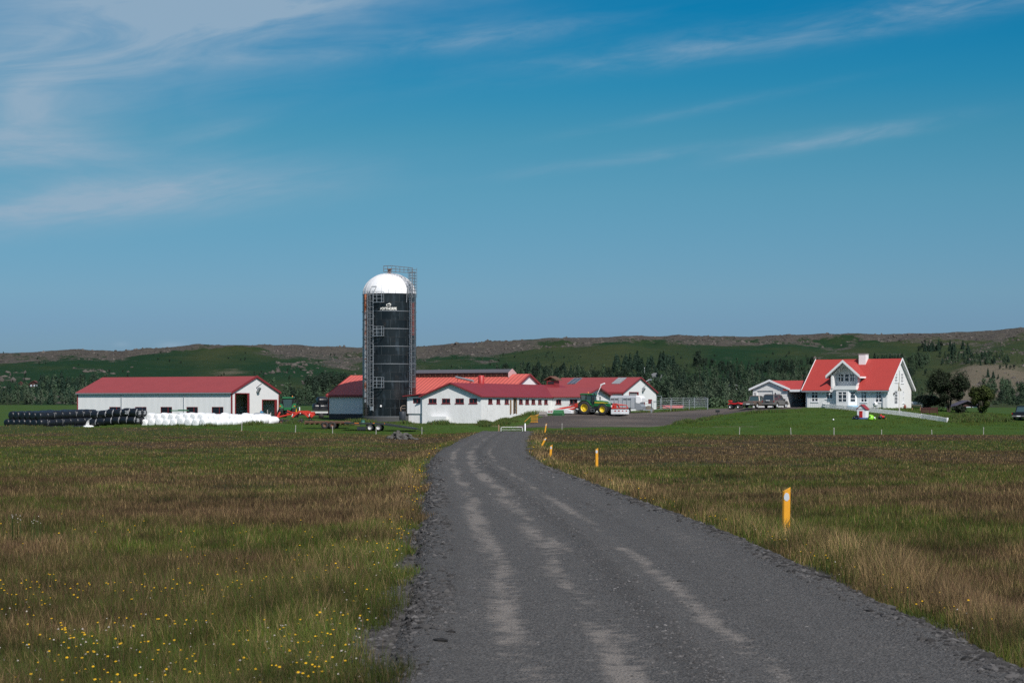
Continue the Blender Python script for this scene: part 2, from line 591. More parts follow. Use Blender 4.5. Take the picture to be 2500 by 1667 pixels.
def farm_z(X, Y):
    X, Y = np.asarray(X, float), np.asarray(Y, float)
    sh = X.shape
    X, Y = X.ravel(), Y.ravel()
    out = np.empty(len(X))
    for i in range(0, len(X), 20000):
        x, y = X[i:i + 20000], Y[i:i + 20000]
        d = np.sqrt((x[:, None] - PX) ** 2 + (y[:, None] - PY) ** 2)
        out[i:i + 20000] = d @ _W[:-3] + _W[-3] + _W[-2] * x + _W[-1] * y
    return out.reshape(sh)


HX = np.array([-900, -300, 0, 100, 190, 280, 360, 440, 480, 520, 700, 880, 1016, 1100, 1250, 1355, 1450, 1650, 1690, 1800, 1950, 2050, 2200, 2300, 2400, 2500, 2700, 3200])
HYP = np.array([880, 866, 862, 858, 851, 857, 852, 845, 841, 840.5, 843, 849, 846, 839, 831, 825, 822, 819, 818, 822, 816.5, 815, 814.5, 812, 808, 801, 792, 790])
YR0, YR1 = 700.0, 2200.0
FT = [0, 0.15, 0.3, 0.45, 0.6, 0.75, 0.86, 0.93, 0.97, 1.0]
FV = [0, 0.035, 0.12, 0.27, 0.45, 0.65, 0.79, 0.86, 0.96, 1.0]


def hill_z(X, Y, rough=True):
    X, Y = np.asarray(X, float), np.asarray(Y, float)
    a = X / Y * FPX + 1250.0
    h = EYE + (HOR - np.interp(a, HX, HYP)) / FPX * YR1
    t = np.clip((Y - YR0) / (YR1 - YR0), 0, 1)
    t2 = np.clip(t + 0.10 * fbm(a / 260.0, Y / 500.0, 41, 3) * np.minimum(1, (1 - t) * 6) * np.minimum(1, t * 4), 0, 1)
    f = np.interp(t2, FT, FV)
    z = 1.6 + (h - 1.6) * f
    if rough:
        am = np.minimum(1, t * 3)
        z = z + am * ((3.0 - 2.0 * t) * fbm(X / 90.0, Y / 90.0, 5, 4) + 1.2 * fbm(X / 22.0, Y / 22.0, 9, 3))
        cl = sst(0.80, 0.92, t)
        n1 = fbm(X / 26.0, Y / 40.0, 77, 4, 0.6)
        z = z + cl * 4.2 * np.round((n1 + 0.5) * 4) / 4 * np.where(t < 0.97, 1.0, 0.3) - cl * 2.2 * np.where(t < 0.97, 1.0, 0.3)
    far = np.clip((Y - YR1) / 1500.0, 0, 1)
    return z - far * 6.0


def land_z(X, Y):
    X, Y = np.asarray(X, float), np.asarray(Y, float)
    near = road_z(np.minimum(Y, 250)) - 0.14 + 0.16 * fbm(X / 9.0, Y / 9.0, 3, 3) + 0.05 * fbm(X / 1.7, Y / 1.7, 13, 2)
    side = np.abs(X - road_x(np.minimum(Y, 272)))
    near = near - 0.10 * sst(3.0, 5.0, side) * (1 - sst(7, 12, side)) + 0.10 * sst(20, 60, side) * fbm(X / 30., Y / 30., 21, 2)
    z = near
    k = sst(215, 246, Y)
    Yc = np.minimum(Y, 440.0)
    fz = farm_z(X, np.maximum(Yc, 236)) + 0.06 * fbm(X / 2.5, Y / 2.5, 23, 3) + np.where(Y > 236, 0.12, 0) * fbm(X / 7.0, Y / 5.0, 29, 2) * (1 - sst(244, 262, Y))
    z = near * (1 - k) + fz * k
    kk = sst(430, 600, Y)
    z = z * (1 - kk) + 1.6 * kk
    kh = sst(690, 720, Y)
    return z * (1 - kh) + hill_z(X, np.maximum(Y, 690.0)) * kh


def H(x, y):
    return float(land_z(np.array([x]), np.array([y]))[0])


def on_ground(px, Y, dz=0.0):
    x = wx(px, Y)
    return Vector((x, Y, H(x, Y) + dz))


# gravel yard outline, walked round in world coordinates
YARD = [(wx(a, Y), Y) for a, Y in [(1262, 268.5), (1300, 264), (1400, 262), (1500, 262), (1590, 262), (1640, 268), (1690, 274), (1720, 279), (1745, 283), (1800, 285.5), (1870, 283.5),
                                  (1968, 285), (1978, 292), (1965, 300), (1860, 304), (1780, 306), (1735, 306), (1700, 304.5), (1640, 300), (1560, 296), (1420, 290), (1372, 287), (1330, 281), (1290, 274)]]


def poly_sd(P, X, Y):
    """signed distance to polygon, positive inside"""
    X, Y = np.asarray(X, float), np.asarray(Y, float)
    dmin = np.full(X.shape, 1e9)
    ins = np.zeros(X.shape, bool)
    n = len(P)
    for i in range(n):
        (x1, y1), (x2, y2) = P[i], P[(i + 1) % n]
        ex, ey = x2 - x1, y2 - y1
        t = np.clip(((X - x1) * ex + (Y - y1) * ey) / (ex * ex + ey * ey), 0, 1)
        dmin = np.minimum(dmin, np.hypot(X - x1 - t * ex, Y - y1 - t * ey))
        c = ((y1 > Y) != (y2 > Y)) & (X < (x2 - x1) * (Y - y1) / ((y2 - y1) if y2 != y1 else 1e-9) + x1)
        ins ^= c
    return np.where(ins, dmin, -dmin)


def yard_d(X, Y):
    return poly_sd(YARD, X, Y) + 0.9 * fbm(np.asarray(X) / 3.0, np.asarray(Y) / 3.0, 61, 3)


def road_edge(Y):
    return ROAD_HW + 0.22 * (1 - sst(25, 60, np.asarray(Y))) + 0.42 * fbm(np.asarray(Y) / 3.2, np.asarray(Y) * 0 + 3.3, 71, 4, 0.65), ROAD_HW + 0.42 * fbm(np.asarray(Y) / 3.0, np.asarray(Y) * 0 + 8.3, 73, 4, 0.65)


# ---------------------------------------------------------------- ground sheet
def field_tone(X, Y):
    """how brown (0) or green (1) the rough pasture is"""
    n = 0.8 * fbm(X / 11.0, Y / 10.0, 31, 4, 0.65) + 0.55 * fbm(X / 2.2, Y / 2.6, 37, 3)
    fw_ = sst(60, 140, Y)
    n = n * (1 - .45 * fw_) + fw_ * 1.6 * fbm(X / 20.0 + 3, Y / 34.0, 39, 3, 0.6)
    return np.clip(0.42 + 0.10 * fw_ + 1.55 * n, 0, 1)


def mown(X, Y):
    a = X / np.maximum(Y, 1) * FPX + 1250
    edge = np.interp(a, [-300, 300, 450, 600, 800, 1000, 1130, 1160, 1300, 1340, 1500, 1640, 1800, 2600], [262, 262, 256, 251, 249, 248, 251, 249, 256, 259, 257, 249, 247, 247])
    return sst(-1.5, 1.5, Y - edge + 7.0 * fbm(X / 9.0, Y / 9.0, 51, 4))


def sheet(name, ys, half, ncol, mt, extra_drop=None, smooth=True):
    ys = np.asarray(ys)
    a = np.linspace(-1, 1, ncol)
    Yg = np.repeat(ys[:, None], ncol, 1)
    Xg = a[None, :] * half(ys)[:, None]
    Z = land_z(Xg, Yg)
    if extra_drop is not None:
        Z = Z - extra_drop(Xg, Yg)
    V = np.stack([Xg, Yg, Z], -1).reshape(-1, 3)
    r, c = len(ys), ncol
    i = (np.arange(r - 1)[:, None] * c + np.arange(c - 1)[None, :]).ravel()
    F = np.stack([i, i + 1, i + c + 1, i + c], 1)
    return V, F, Xg.ravel(), Yg.ravel()


def under_road(X, Y):
    dd = np.abs(X - road_x(np.minimum(Y, 272)))
    u = 0.10 * (1 - sst(2.3, 2.9, dd)) * (1 - sst(262, 266, Y))
    return u + 0.22 * sst(0.2, 1.6, yard_d(X, Y)) * ((Y > 255) & (Y < 330))


def ground_material():
    m = bpy.data.materials.new('pasture_ground')
    m.use_nodes = True
    t = NT(m.node_tree)
    b = m.node_tree.nodes['Principled BSDF']
    co = t.coord('Object')
    n1 = t.noise(co, 0.35, 6.0, 0.65)
    n2 = t.noise(co, 3.0, 6.0, 0.7)
    n3 = t.noise(t.scale(co, (1, 0.6, 1)), 11.0, 4.0, 0.7)
    g = t.attr('green')[2]
    mw = t.attr('mown')[2]
    brown = t.mix(n2, (0.030, 0.021, 0.013), (0.066, 0.044, 0.026))
    green = t.mix(n2, (0.020, 0.034, 0.008), (0.046, 0.064, 0.014))
    f = t.mix(t.m('ADD', t.m('MULTIPLY', g, 0.9), t.m('MULTIPLY', t.m('SUBTRACT', n2, 0.5), 1.2), clamp=True), brown, green)
    lawn = t.mix(t.ramp(n1, [(0.35, 0.0), (0.65, 1.0)]), (0.032, 0.076, 0.006), (0.058, 0.098, 0.010))
    lawn = t.mix(t.ramp(n3, [(0.3, 0.0), (0.7, 1.0)]), lawn, (0.036, 0.066, 0.016))
    c = t.mix(mw, f, lawn)
    k = t.attr('bare')[2]
    c = t.mix(k, c, t.mix(n2, (0.10, 0.08, 0.062), (0.17, 0.135, 0.105)))
    n4 = t.noise(co, 16.0, 4.0, 0.7)
    c = t.mix(t.attr('shoulder')[2], c, t.mix(t.ramp(n4, [(0.3, 0.0), (0.7, 1.0)]), (0.040, 0.037, 0.034), (0.105, 0.098, 0.092)))
    t.put(b.inputs['Base Color'], c)
    b.inputs['Roughness'].default_value = 0.9
    b.inputs['Specular IOR Level'].default_value = 0.15
    bp = t.n('ShaderNodeBump')
    bp.inputs['Strength'].default_value = 0.6
    bp.inputs['Distance'].default_value = 0.12
    t.put(bp.inputs['Height'], t.m('ADD', n2, t.m('MULTIPLY', n3, 0.6)))
    t.t.links.new(bp.outputs[0], b.inputs['Normal'])
    return m


ys = [-60, -30, -12, 0, 6, 10, 13]
y = 14.5
while y < 238:
    ys.append(y)
    y += max(0.25, 0.0065 * y)
while y < 330:
    ys.append(y)
    y += 0.55
while y < 740:
    ys.append(y)
    y += 4.0
V, F, gx_, gy_ = sheet('ground', ys, lambda Y: np.abs(Y) * 0.36 + 24.0, 330, None, under_road)
bare = np.exp(-((gy_ - 270.3 - 0.8 * fbm(gx_ / 5., gy_ * 0, 91, 2)) / 0.45) ** 2) * ((gx_ > wx(985, 270)) & (gx_ < wx(1290, 270))) * 0.9
bare = np.maximum(bare, np.exp(-(((gx_ - wx(672, 284)) / 4.5) ** 2 + ((gy_ - 284) / 5.0) ** 2)) * 1.0)
bare = np.maximum(bare, 0.8 * np.exp(-(((gx_ - wx(985, 277)) / 3.0) ** 2 + ((gy_ - 277) / 1.6) ** 2)))
bare = np.maximum(bare, 0.9 * np.exp(-((gy_ - 261.5 - 0.5 * fbm(gx_ / 6., gy_ * 0, 93, 2)) / 0.4) ** 2) * ((gx_ > wx(1660, 261)) & (gx_ < wx(1860, 261))))
ue_ = np.abs(gx_ - road_x(np.minimum(gy_, 272)))
shoulder = (1 - sst(3.15, 3.9, ue_ + .5 * fbm(gx_ / 1.1, gy_ / 1.8, 95, 3))) * (gy_ < 262)
ground = np_mesh('ground', V, F, ground_material(), smooth=True, attrs={'green': field_tone(gx_, gy_), 'mown': mown(gx_, gy_), 'bare': bare, 'shoulder': shoulder})
tag(ground, 'rough pasture and mown farm meadow on both sides of the gravel road', None, None, 'structure')


# ---------------------------------------------------------------- hills
def hill_material():
    m = bpy.data.materials.new('hillside')
    m.use_nodes = True
    t = NT(m.node_tree)
    b = m.node_tree.nodes['Principled BSDF']
    co = t.coord('Object')
    rock = t.attr('rock')[2]
    mead = t.attr('meadow')[2]
    dry = t.attr('dry')[2]
    n1 = t.noise(co, 0.02, 6.0, 0.6)
    n2 = t.noise(co, 0.11, 6.0, 0.7)
    n3 = t.noise(co, 0.5, 4.0, 0.7)
    heath = t.mix(n2, (0.006, 0.025, 0.010), (0.015, 0.046, 0.015))
    grass = t.mix(n2, (0.026, 0.040, 0.013), (0.060, 0.068, 0.026))
    c = t.mix(t.m('ADD', mead, t.m('ADD', t.m('MULTIPLY', t.m('SUBTRACT', n1, 0.5), 0.9), t.m('MULTIPLY', t.m('SUBTRACT', n2, 0.5), 0.8)), clamp=True), heath, grass)
    c = t.mix(t.ramp(n3, [(0.35, 0.45), (0.6, 0.0)]), c, (0.012, 0.028, 0.014))
    stone = t.mix(t.ramp(n3, [(0.3, 0.0), (0.7, 1.0)]), (0.014, 0.012, 0.012), (0.115, 0.104, 0.094))
    stone = t.mix(t.ramp(n2, [(0.42, 0.0), (0.62, 1.0)]), stone, (0.080, 0.074, 0.060))
    r = t.m('ADD', rock, t.m('MULTIPLY', t.m('SUBTRACT', n2, 0.5), 1.5))
    c = t.mix(t.ramp(r, [(0.42, 0.0), (0.60, 1.0)]), c, stone)
    c = t.mix(t.ramp(t.m('ADD', dry, t.m('MULTIPLY', t.m('SUBTRACT', n2, 0.5), 0.9)), [(0.35, 0.0), (0.65, 1.0)]), c, t.mix(n3, (0.085, 0.07, 0.045), (0.18, 0.155, 0.115)))
    t.put(b.inputs['Base Color'], c)
    b.inputs['Roughness'].default_value = 0.95
    b.inputs['Specular IOR Level'].default_value = 0.1
    bp = t.n('ShaderNodeBump')
    bp.inputs['Strength'].default_value = 0.9
    bp.inputs['Distance'].default_value = 2.2
    t.put(bp.inputs['Height'], t.m('ADD', n2, t.m('MULTIPLY', n3, 0.45)))
    t.t.links.new(bp.outputs[0], b.inputs['Normal'])
    return m


ysh = list(np.arange(715, 1500, 14.0)) + list(np.arange(1500, 2230, 4.5)) + list(np.arange(2240, 3200, 60)) + [3600, 4200, 5200, 7000, 9000]
V, F, hx_, hy_ = sheet('hills', ysh, lambda Y: Y * 0.40 + 30, 820, None, lambda X, Y: 0.4 * (Y < 740))
ha = hx_ / hy_ * FPX + 1250
ht = np.clip((hy_ - YR0) / (YR1 - YR0), 0, 1)
rk = 0.05 + 0.34 * sst(0.80, 0.90, ht) + 0.34 * sst(0.93, 0.975, ht) + 0.12 * sst(0.5, 0.8, ht)
rk += 0.75 * fbm(ha / 120.0, hy_ / 120.0, 83, 4, 0.6)
rk += 0.34 * np.exp(-((ha - 720) / 190.0) ** 2) * sst(0.5, 0.75, ht) + 0.36 * np.exp(-((ha - 1080) / 130.0) ** 2) * sst(0.35, 0.6, ht) + 0.24 * np.exp(-((ha - 150) / 200.0) ** 2) * sst(0.6, 0.8, ht)
rk -= 0.5 * np.exp(-((ha - 540) / 90.0) ** 2) * (ht < 0.93) + 0.28 * np.exp(-((ha - 1600) / 350.0) ** 2) * (1 - sst(0.84, 0.92, ht)) + 0.32 * np.exp(-((ha - 2080) / 130.0) ** 2) * sst(0.85, 0.95, ht)
rk += 0.30 * np.exp(-((ha - 2440) / 90.0) ** 2) * sst(0.7, 0.85, ht)
md = 0.30 + 0.55 * np.exp(-((ha - 540) / 110.0) ** 2) + 0.45 * np.exp(-((ha - 1400) / 190.0) ** 2) + 0.25 * np.exp(-((ha - 2080) / 200.0) ** 2) + 0.5 * sst(2180, 2320, ha) - 0.45 * np.exp(-((ha - 250) / 180.0) ** 2)
md += 0.9 * fbm(ha / 150.0, hy_ / 200.0, 87, 3)
bz = 0.95 * np.exp(-(((ha - 2420) / 130.0) ** 2)) * np.exp(-(((hy_ - 1330) / 230.0) ** 2)) + 0.55 * np.exp(-(((ha - 560) / 70.0) ** 2)) * np.exp(-(((hy_ - 1500) / 120.0) ** 2)) + 0.6 * np.exp(-(((ha - 2330) / 130.0) ** 2)) * np.exp(-(((hy_ - 1040) / 170.0) ** 2))
hills = np_mesh('hills', V, F, hill_material(), smooth=True, attrs={'rock': rk, 'meadow': np.clip(md, 0, 1), 'dry': bz})
tag(hills, 'long green hillside with dark rock ledges below a stony ridge', None, None, 'structure')


def ray_ground(px, py, y0=600.0, y1=2250.0):
    """depth at which the sight line through (px, py) meets the hillside"""
    Y = np.linspace(y0, y1, 700)
    q = HOR - (land_z(wx(px, Y), Y) - EYE) * FPX / Y
    best = np.minimum.accumulate(q)
    i = np.argmax(best <= py)
    return float(Y[i]) if best[-1] <= py else float(Y[-1])


# ---------------------------------------------------------------- gravel road
def gravel_material(name, base, pale, yard=False):
    m = bpy.data.materials.new(name)
    m.use_nodes = True
    t = NT(m.node_tree)
    b = m.node_tree.nodes['Principled BSDF']
    co = t.coord('Object')
    n1 = t.noise(co, 0.6, 6.0, 0.65)
    n2 = t.noise(co, 14.0, 5.0, 0.75)
    n3 = t.noise(co, 60.0, 3.0, 0.7)
    vor = t.n('ShaderNodeTexVoronoi')
    t.put(vor.inputs['Vector'], co)
    vor.inputs['Scale'].default_value = 34.0
    pl = t.attr('pale')[2]
    g = t.mix(t.ramp(n2, [(0.3, 0.0), (0.7, 1.0)]), tuple(x * 0.55 for x in base), tuple(x * 1.25 for x in base))
    g = t.mix(t.m('MULTIPLY', t.ramp(vor.outputs['Color'], [(0.15, 0.0), (0.9, 1.0)]), 0.6), g, tuple(x * 1.9 for x in base))
    g = t.mix(t.ramp(vor.outputs['Distance'], [(0.35, 0.0), (0.75, 0.75)]), g, tuple(x * 0.35 for x in base))
    p2 = t.m('ADD', pl, t.m('MULTIPLY', t.m('SUBTRACT', t.noise(t.scale(co, (1.0, 1.0, 1.0)), 3.6, 8.0, 0.75), 0.5), 1.9))
    c = t.mix(t.m('MULTIPLY', t.ramp(p2, [(0.30, 0.0), (0.68, 1.0)]), 0.72), g, pale)
    c = t.mix(t.m('MULTIPLY', t.m('SUBTRACT', n1, 0.35), 0.4), c, tuple(x * 0.8 for x in base))
    dk = t.ramp(t.m('ADD', t.attr('dark')[2], t.m('MULTIPLY', t.m('SUBTRACT', t.noise(co, 2.2, 6.0, 0.7), 0.5), 1.4)), [(0.35, 0.0), (0.8, 1.0)])
    c = t.mix(t.m('MULTIPLY', dk, 0.55), c, t.mix(n2, tuple(x * 0.30 for x in base), tuple(x * 0.85 for x in base)))
    t.put(b.inputs['Base Color'], c)
    b.inputs['Roughness'].default_value = 0.9
    b.inputs['Specular IOR Level'].default_value = 0.2
    bp = t.n('ShaderNodeBump')
    bp.inputs['Strength'].default_value = 0.8
    bp.inputs['Distance'].default_value = 0.03
    t.put(bp.inputs['Height'], t.m('ADD', n2, t.m('ADD', t.m('MULTIPLY', n3, 0.4), vor.outputs['Distance'])))
    t.t.links.new(bp.outputs[0], b.inputs['Normal'])
    return m


def lateral_pale(u, Y):
    w = 0.12 * fbm(Y / 9.0, Y * 0 + 1.1, 101, 2)
    p = 0.66 * np.exp(-((u + 1.72 + w) / 0.27) ** 2) + 0.74 * np.exp(-((u + 0.76 - w) / 0.33) ** 2) + 0.56 * np.exp(-((u - 0.55 + w) / 0.19) ** 2) + 0.25 * np.exp(-((u - 1.8) / 0.4) ** 2)
    n = np.clip(0.72 + 1.0 * fbm(u / 0.5 + 4, Y / 4.0, 103, 5, 0.7) + .25 * fbm(u * 0, Y / 12.0, 109, 2), 0.35, 1.1)
    return p * n * (1 - 0.45 * sst(110, 190, Y)) + 0.16 * fbm(u / 1.0, Y / 9.0, 105, 3) + 0.02


def road_surf(X, Y):
    u = X - road_x(Y)
    z = road_z(Y) + 0.045 * (1 - (u / 3.2) ** 2) - 0.025 * np.exp(-((u + 1.78) / 0.3) ** 2) - 0.025 * np.exp(-((u + 0.8) / 0.35) ** 2) - 0.025 * np.exp(-((u - 0.5) / 0.3) ** 2)
    z = z + 0.03 * np.exp(-((u + 0.1) / 0.22) ** 2) * 0.6 + 0.05 * np.exp(-((np.abs(u) - 2.55) / 0.3) ** 2)
    z = z - 0.22 * sst(2.75, 3.25, np.abs(u))
    return z + 0.02 * fbm(X / 0.8, Y / 1.2, 111, 3)


ry = [2.0, 5, 8, 11, 13.5]
y = 15.0
while y < 266:
    ry.append(y)
    y += max(0.12, 0.0032 * y)
ry = np.array(ry)
cols_ = np.linspace(-1, 1, 64)
eL, eR = road_edge(ry)
U = np.where(cols_[None, :] < 0, cols_[None, :] * (eL[:, None] + 0.25), cols_[None, :] * (eR[:, None] + 0.25))
Xr = road_x(ry)[:, None] + U
Yr = np.repeat(ry[:, None], 64, 1)
Zr = road_surf(Xr, Yr)
V = np.stack([Xr, Yr, Zr], -1).reshape(-1, 3)
i = (np.arange(len(ry) - 1)[:, None] * 64 + np.arange(63)[None, :]).ravel()
F = np.stack([i, i + 1, i + 65, i + 64], 1)
road = np_mesh('road', V, F, gravel_material('road_gravel', (0.103, 0.098, 0.094), (0.25, 0.222, 0.198)), smooth=True, attrs={'pale': lateral_pale(U.ravel(), Yr.ravel()), 'dark': (lambda u, Y: .75 * np.exp(-((u + .12) / .26) ** 2) + .6 * np.exp(-((u + 2.35) / .32) ** 2) + .5 * np.exp(-((u - 1.15) / .3) ** 2) + .7 * np.exp(-((np.abs(u) - 2.95) / .3) ** 2) + .3 * fbm(u / 1.5, Y / 9.0, 107, 3))(U.ravel(), Yr.ravel())})
tag(road, 'grey gravel farm road with pale wheel tracks', None, None, 'structure')

# gravel yard
xs = np.arange(wx(1240, 262) - 2, wx(2000, 320) + 2, 0.5)
ysd = np.arange(258, 324, 0.5)
Xg, Yg = np.meshgrid(xs, ysd)
sd = yard_d(Xg, Yg)
Zg = land_z(Xg, Yg) + 0.02 - 0.10 * (1 - sst(-0.2, 0.5, sd))
V = np.stack([Xg, Yg, Zg], -1).reshape(-1, 3)
i = (np.arange(len(ysd) - 1)[:, None] * len(xs) + np.arange(len(xs) - 1)[None, :])
keep = (sd[:-1, :-1] > -0.3) & (sd[1:, 1:] > -0.3) & (sd[1:, :-1] > -0.3) & (sd[:-1, 1:] > -0.3)
i = i[keep]
F = np.stack([i, i + 1, i + len(xs) + 1, i + len(xs)], 1)
used_ = np.unique(F)
remap = np.zeros(len(V), int)
remap[used_] = np.arange(len(used_))
pal = (0.35 + 1.0 * fbm(Xg / 14.0, Yg / 5.0, 121, 4)).ravel()
yard = np_mesh('farm_yard', V[used_], remap[F], gravel_material('yard_gravel', (0.082, 0.070, 0.064), (0.14, 0.115, 0.10)), smooth=True, attrs={'pale': pal[used_]})
tag(yard, 'brown grey gravel farm yard between the barns and the house', None, None, 'structure')
# ---------------------------------------------------------------- building kit
TH = R_(26.0)        # the farm buildings share one grid, turned this much from the view


def solve_len(B, px, ang):
    """length along direction ang (0 = +X, measured towards +Y) from point B until the sight line of column px"""
    a = (px - 1250.0) / FPX
    return (a * B[1] - B[0]) / (math.cos(ang) - a * math.sin(ang))


def wall_cells(mb, u0, u1, z0, z1, holes, P, depth=0.22, inward=(0, 1)):
    """flat wall in a plane with rectangular holes (u0,u1,z0,z1) and their reveals; P maps (u, z, d) to local space"""
    us = sorted({u0, u1, *[h[0] for h in holes], *[h[1] for h in holes]})
    zs = sorted({z0, z1, *[h[2] for h in holes], *[h[3] for h in holes]})
    us = [u for u in us if u0 - 1e-6 <= u <= u1 + 1e-6]
    zs = [z for z in zs if z0 - 1e-6 <= z <= z1 + 1e-6]
    for i in range(len(us) - 1):
        for j in range(len(zs) - 1):
            cu, cz = (us[i] + us[i + 1]) / 2, (zs[j] + zs[j + 1]) / 2
            if any(h[0] < cu < h[1] and h[2] < cz < h[3] for h in holes):
                continue
            mb.add([P(us[i], zs[j], 0), P(us[i + 1], zs[j], 0), P(us[i + 1], zs[j + 1], 0), P(us[i], zs[j + 1], 0)], [(0, 1, 2, 3)])
    for a, b, c, e in holes:
        q = [(a, c), (b, c), (b, e), (a, e)]
        for k in range(4):
            (ua, za), (ub, zb) = q[k], q[(k + 1) % 4]
            mb.add([P(ua, za, 0), P(ub, zb, 0), P(ub, zb, depth), P(ua, za, depth)], [(0, 1, 2, 3)])
    return mb


def front(y0=0.0):
    return lambda u, z, d: (u, y0 + d, z)


def right(x0=0.0):
    return lambda u, z, d: (x0 - d, u, z)


def window(parent, P, u0, u1, z0, z1, frame, mull=(0.5,), bars=(), fw=0.09, glass=None, depth=0.10, sill=None, curtain=False):
    """frame (part) with its pane (sub-part), set back in a hole"""
    mb = MB()

    def bx(a, b, c, e, d0=0.0, d1=0.10):
        vs = [P(u, z, d) for d in (depth - 0.105 + d0, depth + d1 - 0.05) for z in (c, e) for u in (a, b)]
        mb.add(vs, [(0, 2, 3, 1), (4, 5, 7, 6), (0, 1, 5, 4), (2, 6, 7, 3), (0, 4, 6, 2), (1, 3, 7, 5)])
    e = 0.002
    bx(u0 + e, u0 + fw, z0 + e, z1 - e)
    bx(u1 - fw, u1 - e, z0 + e, z1 - e)
    bx(u0 + fw, u1 - fw, z0 + e, z0 + fw)
    bx(u0 + fw, u1 - fw, z1 - fw, z1 - e)
    for m_ in mull:
        c = u0 + (u1 - u0) * m_
        bx(c - fw / 2, c + fw / 2, z0 + fw, z1 - fw, 0.004)
    for m_ in bars:
        c = z0 + (z1 - z0) * m_
        bx(u0 + fw, u1 - fw, c - fw / 2.2, c + fw / 2.2, 0.008)
    if sill:
        bx(u0 - 0.08, u1 + 0.08, z0 - 0.08, z0 - 0.004, -0.07, 0.0)
    f = mb.build('window', frame, parent)
    g = MB()
    d = depth - 0.03
    g.add([P(u0 + fw, z0 + fw, d), P(u1 - fw, z0 + fw, d), P(u1 - fw, z1 - fw, d), P(u0 + fw, z1 - fw, d),
           P(u0 + fw, z0 + fw, d + .02), P(u1 - fw, z0 + fw, d + .02), P(u1 - fw, z1 - fw, d + .02), P(u0 + fw, z1 - fw, d + .02)],
          [(0, 1, 2, 3), (4, 5, 6, 7), (0, 1, 5, 4), (1, 2, 6, 5), (2, 3, 7, 6), (3, 0, 4, 7)])
    g.build('pane', glass or GLASS, f)
    if curtain:
        c = MB()
        w = u1 - u0
        for a, b in ((u0 + fw + .02, u0 + w * 0.30), (u1 - w * 0.22, u1 - fw - .02)):
            c.add([P(a, z1 - fw - .02, d - .012), P(b, z1 - fw - .02, d - .012), P(b - 0.06 if a < u0 + w / 2 else b, (z0 + z1) / 2, d - .012), P(a, z0 + (z1 - z0) * .25, d - .012)], [(0, 1, 2, 3)])
        c.build('curtain', CURT, f, fix=False)
    return f


def gable_roof(x0, x1, y0, y1, ze, zr, oe, og, th=0.14, axis='x', ridge=None):
    """closed chevron slab. eaves at the wall tops ze, ridge zr"""
    ym = (y0 + y1) / 2 if ridge is None else ridge
    s0, s1 = (zr - ze) / (ym - y0), (zr - ze) / (y1 - ym)
    poly = [(y0 - oe, ze - oe * s0), (ym, zr), (y1 + oe, ze - oe * s1), (y1 + oe, ze - oe * s1 + th), (ym, zr + th), (y0 - oe, ze - oe * s0 + th)]
    mb = MB()
    if axis == 'x':
        mb.prism(poly, x0 - og, x1 + og, 'x')
    else:
        mb.prism(poly, x0 - og, x1 + og, 'y')
    return mb


def barge(mb, P, y0, ym, y1, ze, zr, oe, h=0.22, w=0.06):
    """boards along a gable's two rakes; P maps (along gable, z, d outward)"""
    s0, s1 = (zr - ze) / (ym - y0), (zr - ze) / (y1 - ym)
    for a, za, b, zb in ((y0 - oe, ze - oe * s0, ym, zr), (ym, zr, y1 + oe, ze - oe * s1)):
        q = [(a, za - h * 0.25), (b, zb - h * 0.25), (b, zb + h), (a, za + h)]
        vs = [P(u, z, d) for d in (0.0, w) for u, z in q]
        mb.add(vs, [(0, 1, 2, 3), (4, 5, 6, 7), (0, 1, 5, 4), (1, 2, 6, 5), (2, 3, 7, 6), (3, 0, 4, 7)])


def gable_wall(mb, P, y0, ym, y1, z0, ze, zr, holes, depth=0.22):
    wall_cells(mb, y0, y1, z0, ze, holes, P, depth)
    mb.add([P(y0, ze, 0), P(y1, ze, 0), P(ym, zr, 0)], [(0, 1, 2)])


def opening_trim(parent, P, u0, u1, z0, z1, m, w=0.2, name='door_frame', left=0.2, right_=0.2):
    mb = MB()

    def bx(a, b, c, e):
        vs = [P(u, z, d) for d in (-0.05, 0.05) for z in (c, e) for u in (a, b)]
        mb.add(vs, [(0, 2, 3, 1), (4, 5, 7, 6), (0, 1, 5, 4), (2, 6, 7, 3), (0, 4, 6, 2), (1, 3, 7, 5)])
    bx(u0 - left * .4, u0 + left * .6, z0, z1)
    bx(u1 - right_ * .6, u1 + right_ * .4, z0, z1)
    bx(u0 - left * .4, u1 + right_ * .4, z1 + .003, z1 + w)
    return mb.build(name, m, parent)


def shed_frame(px, Y, py_base):
    x = wx(px, Y)
    return (x, Y), wz(py_base, Y)


# ---------------------------------------------------------------- machine shed on the left
B, zb = shed_frame(566, 290, 1031)
L = solve_len(B, 189, math.pi - TH)            # back along the long wall
Wd = solve_len(B, 681, math.pi / 2 - TH)
sh = thing('machine_shed', 'long white corrugated shed with red roof and open doorways behind the white bales', 'shed', (B[0], B[1], zb), -TH)
S0 = FPX / B[1]
ze = wz(957.8, B[1]) - zb
zr = wz(920.5, B[1] + 5.6) - zb


def lx(px, y=0.0, B=B, th=TH):
    """local x on the front wall for a column of the photograph"""
    p0 = (B[0] + y * math.sin(th), B[1] + y * math.cos(th))
    return -solve_len(p0, px, math.pi - th)


def ly(px, x=0.0, B=B, th=TH):
    p0 = (B[0] + x * math.cos(th), B[1] - x * math.sin(th))
    return solve_len(p0, px, math.pi / 2 - th)


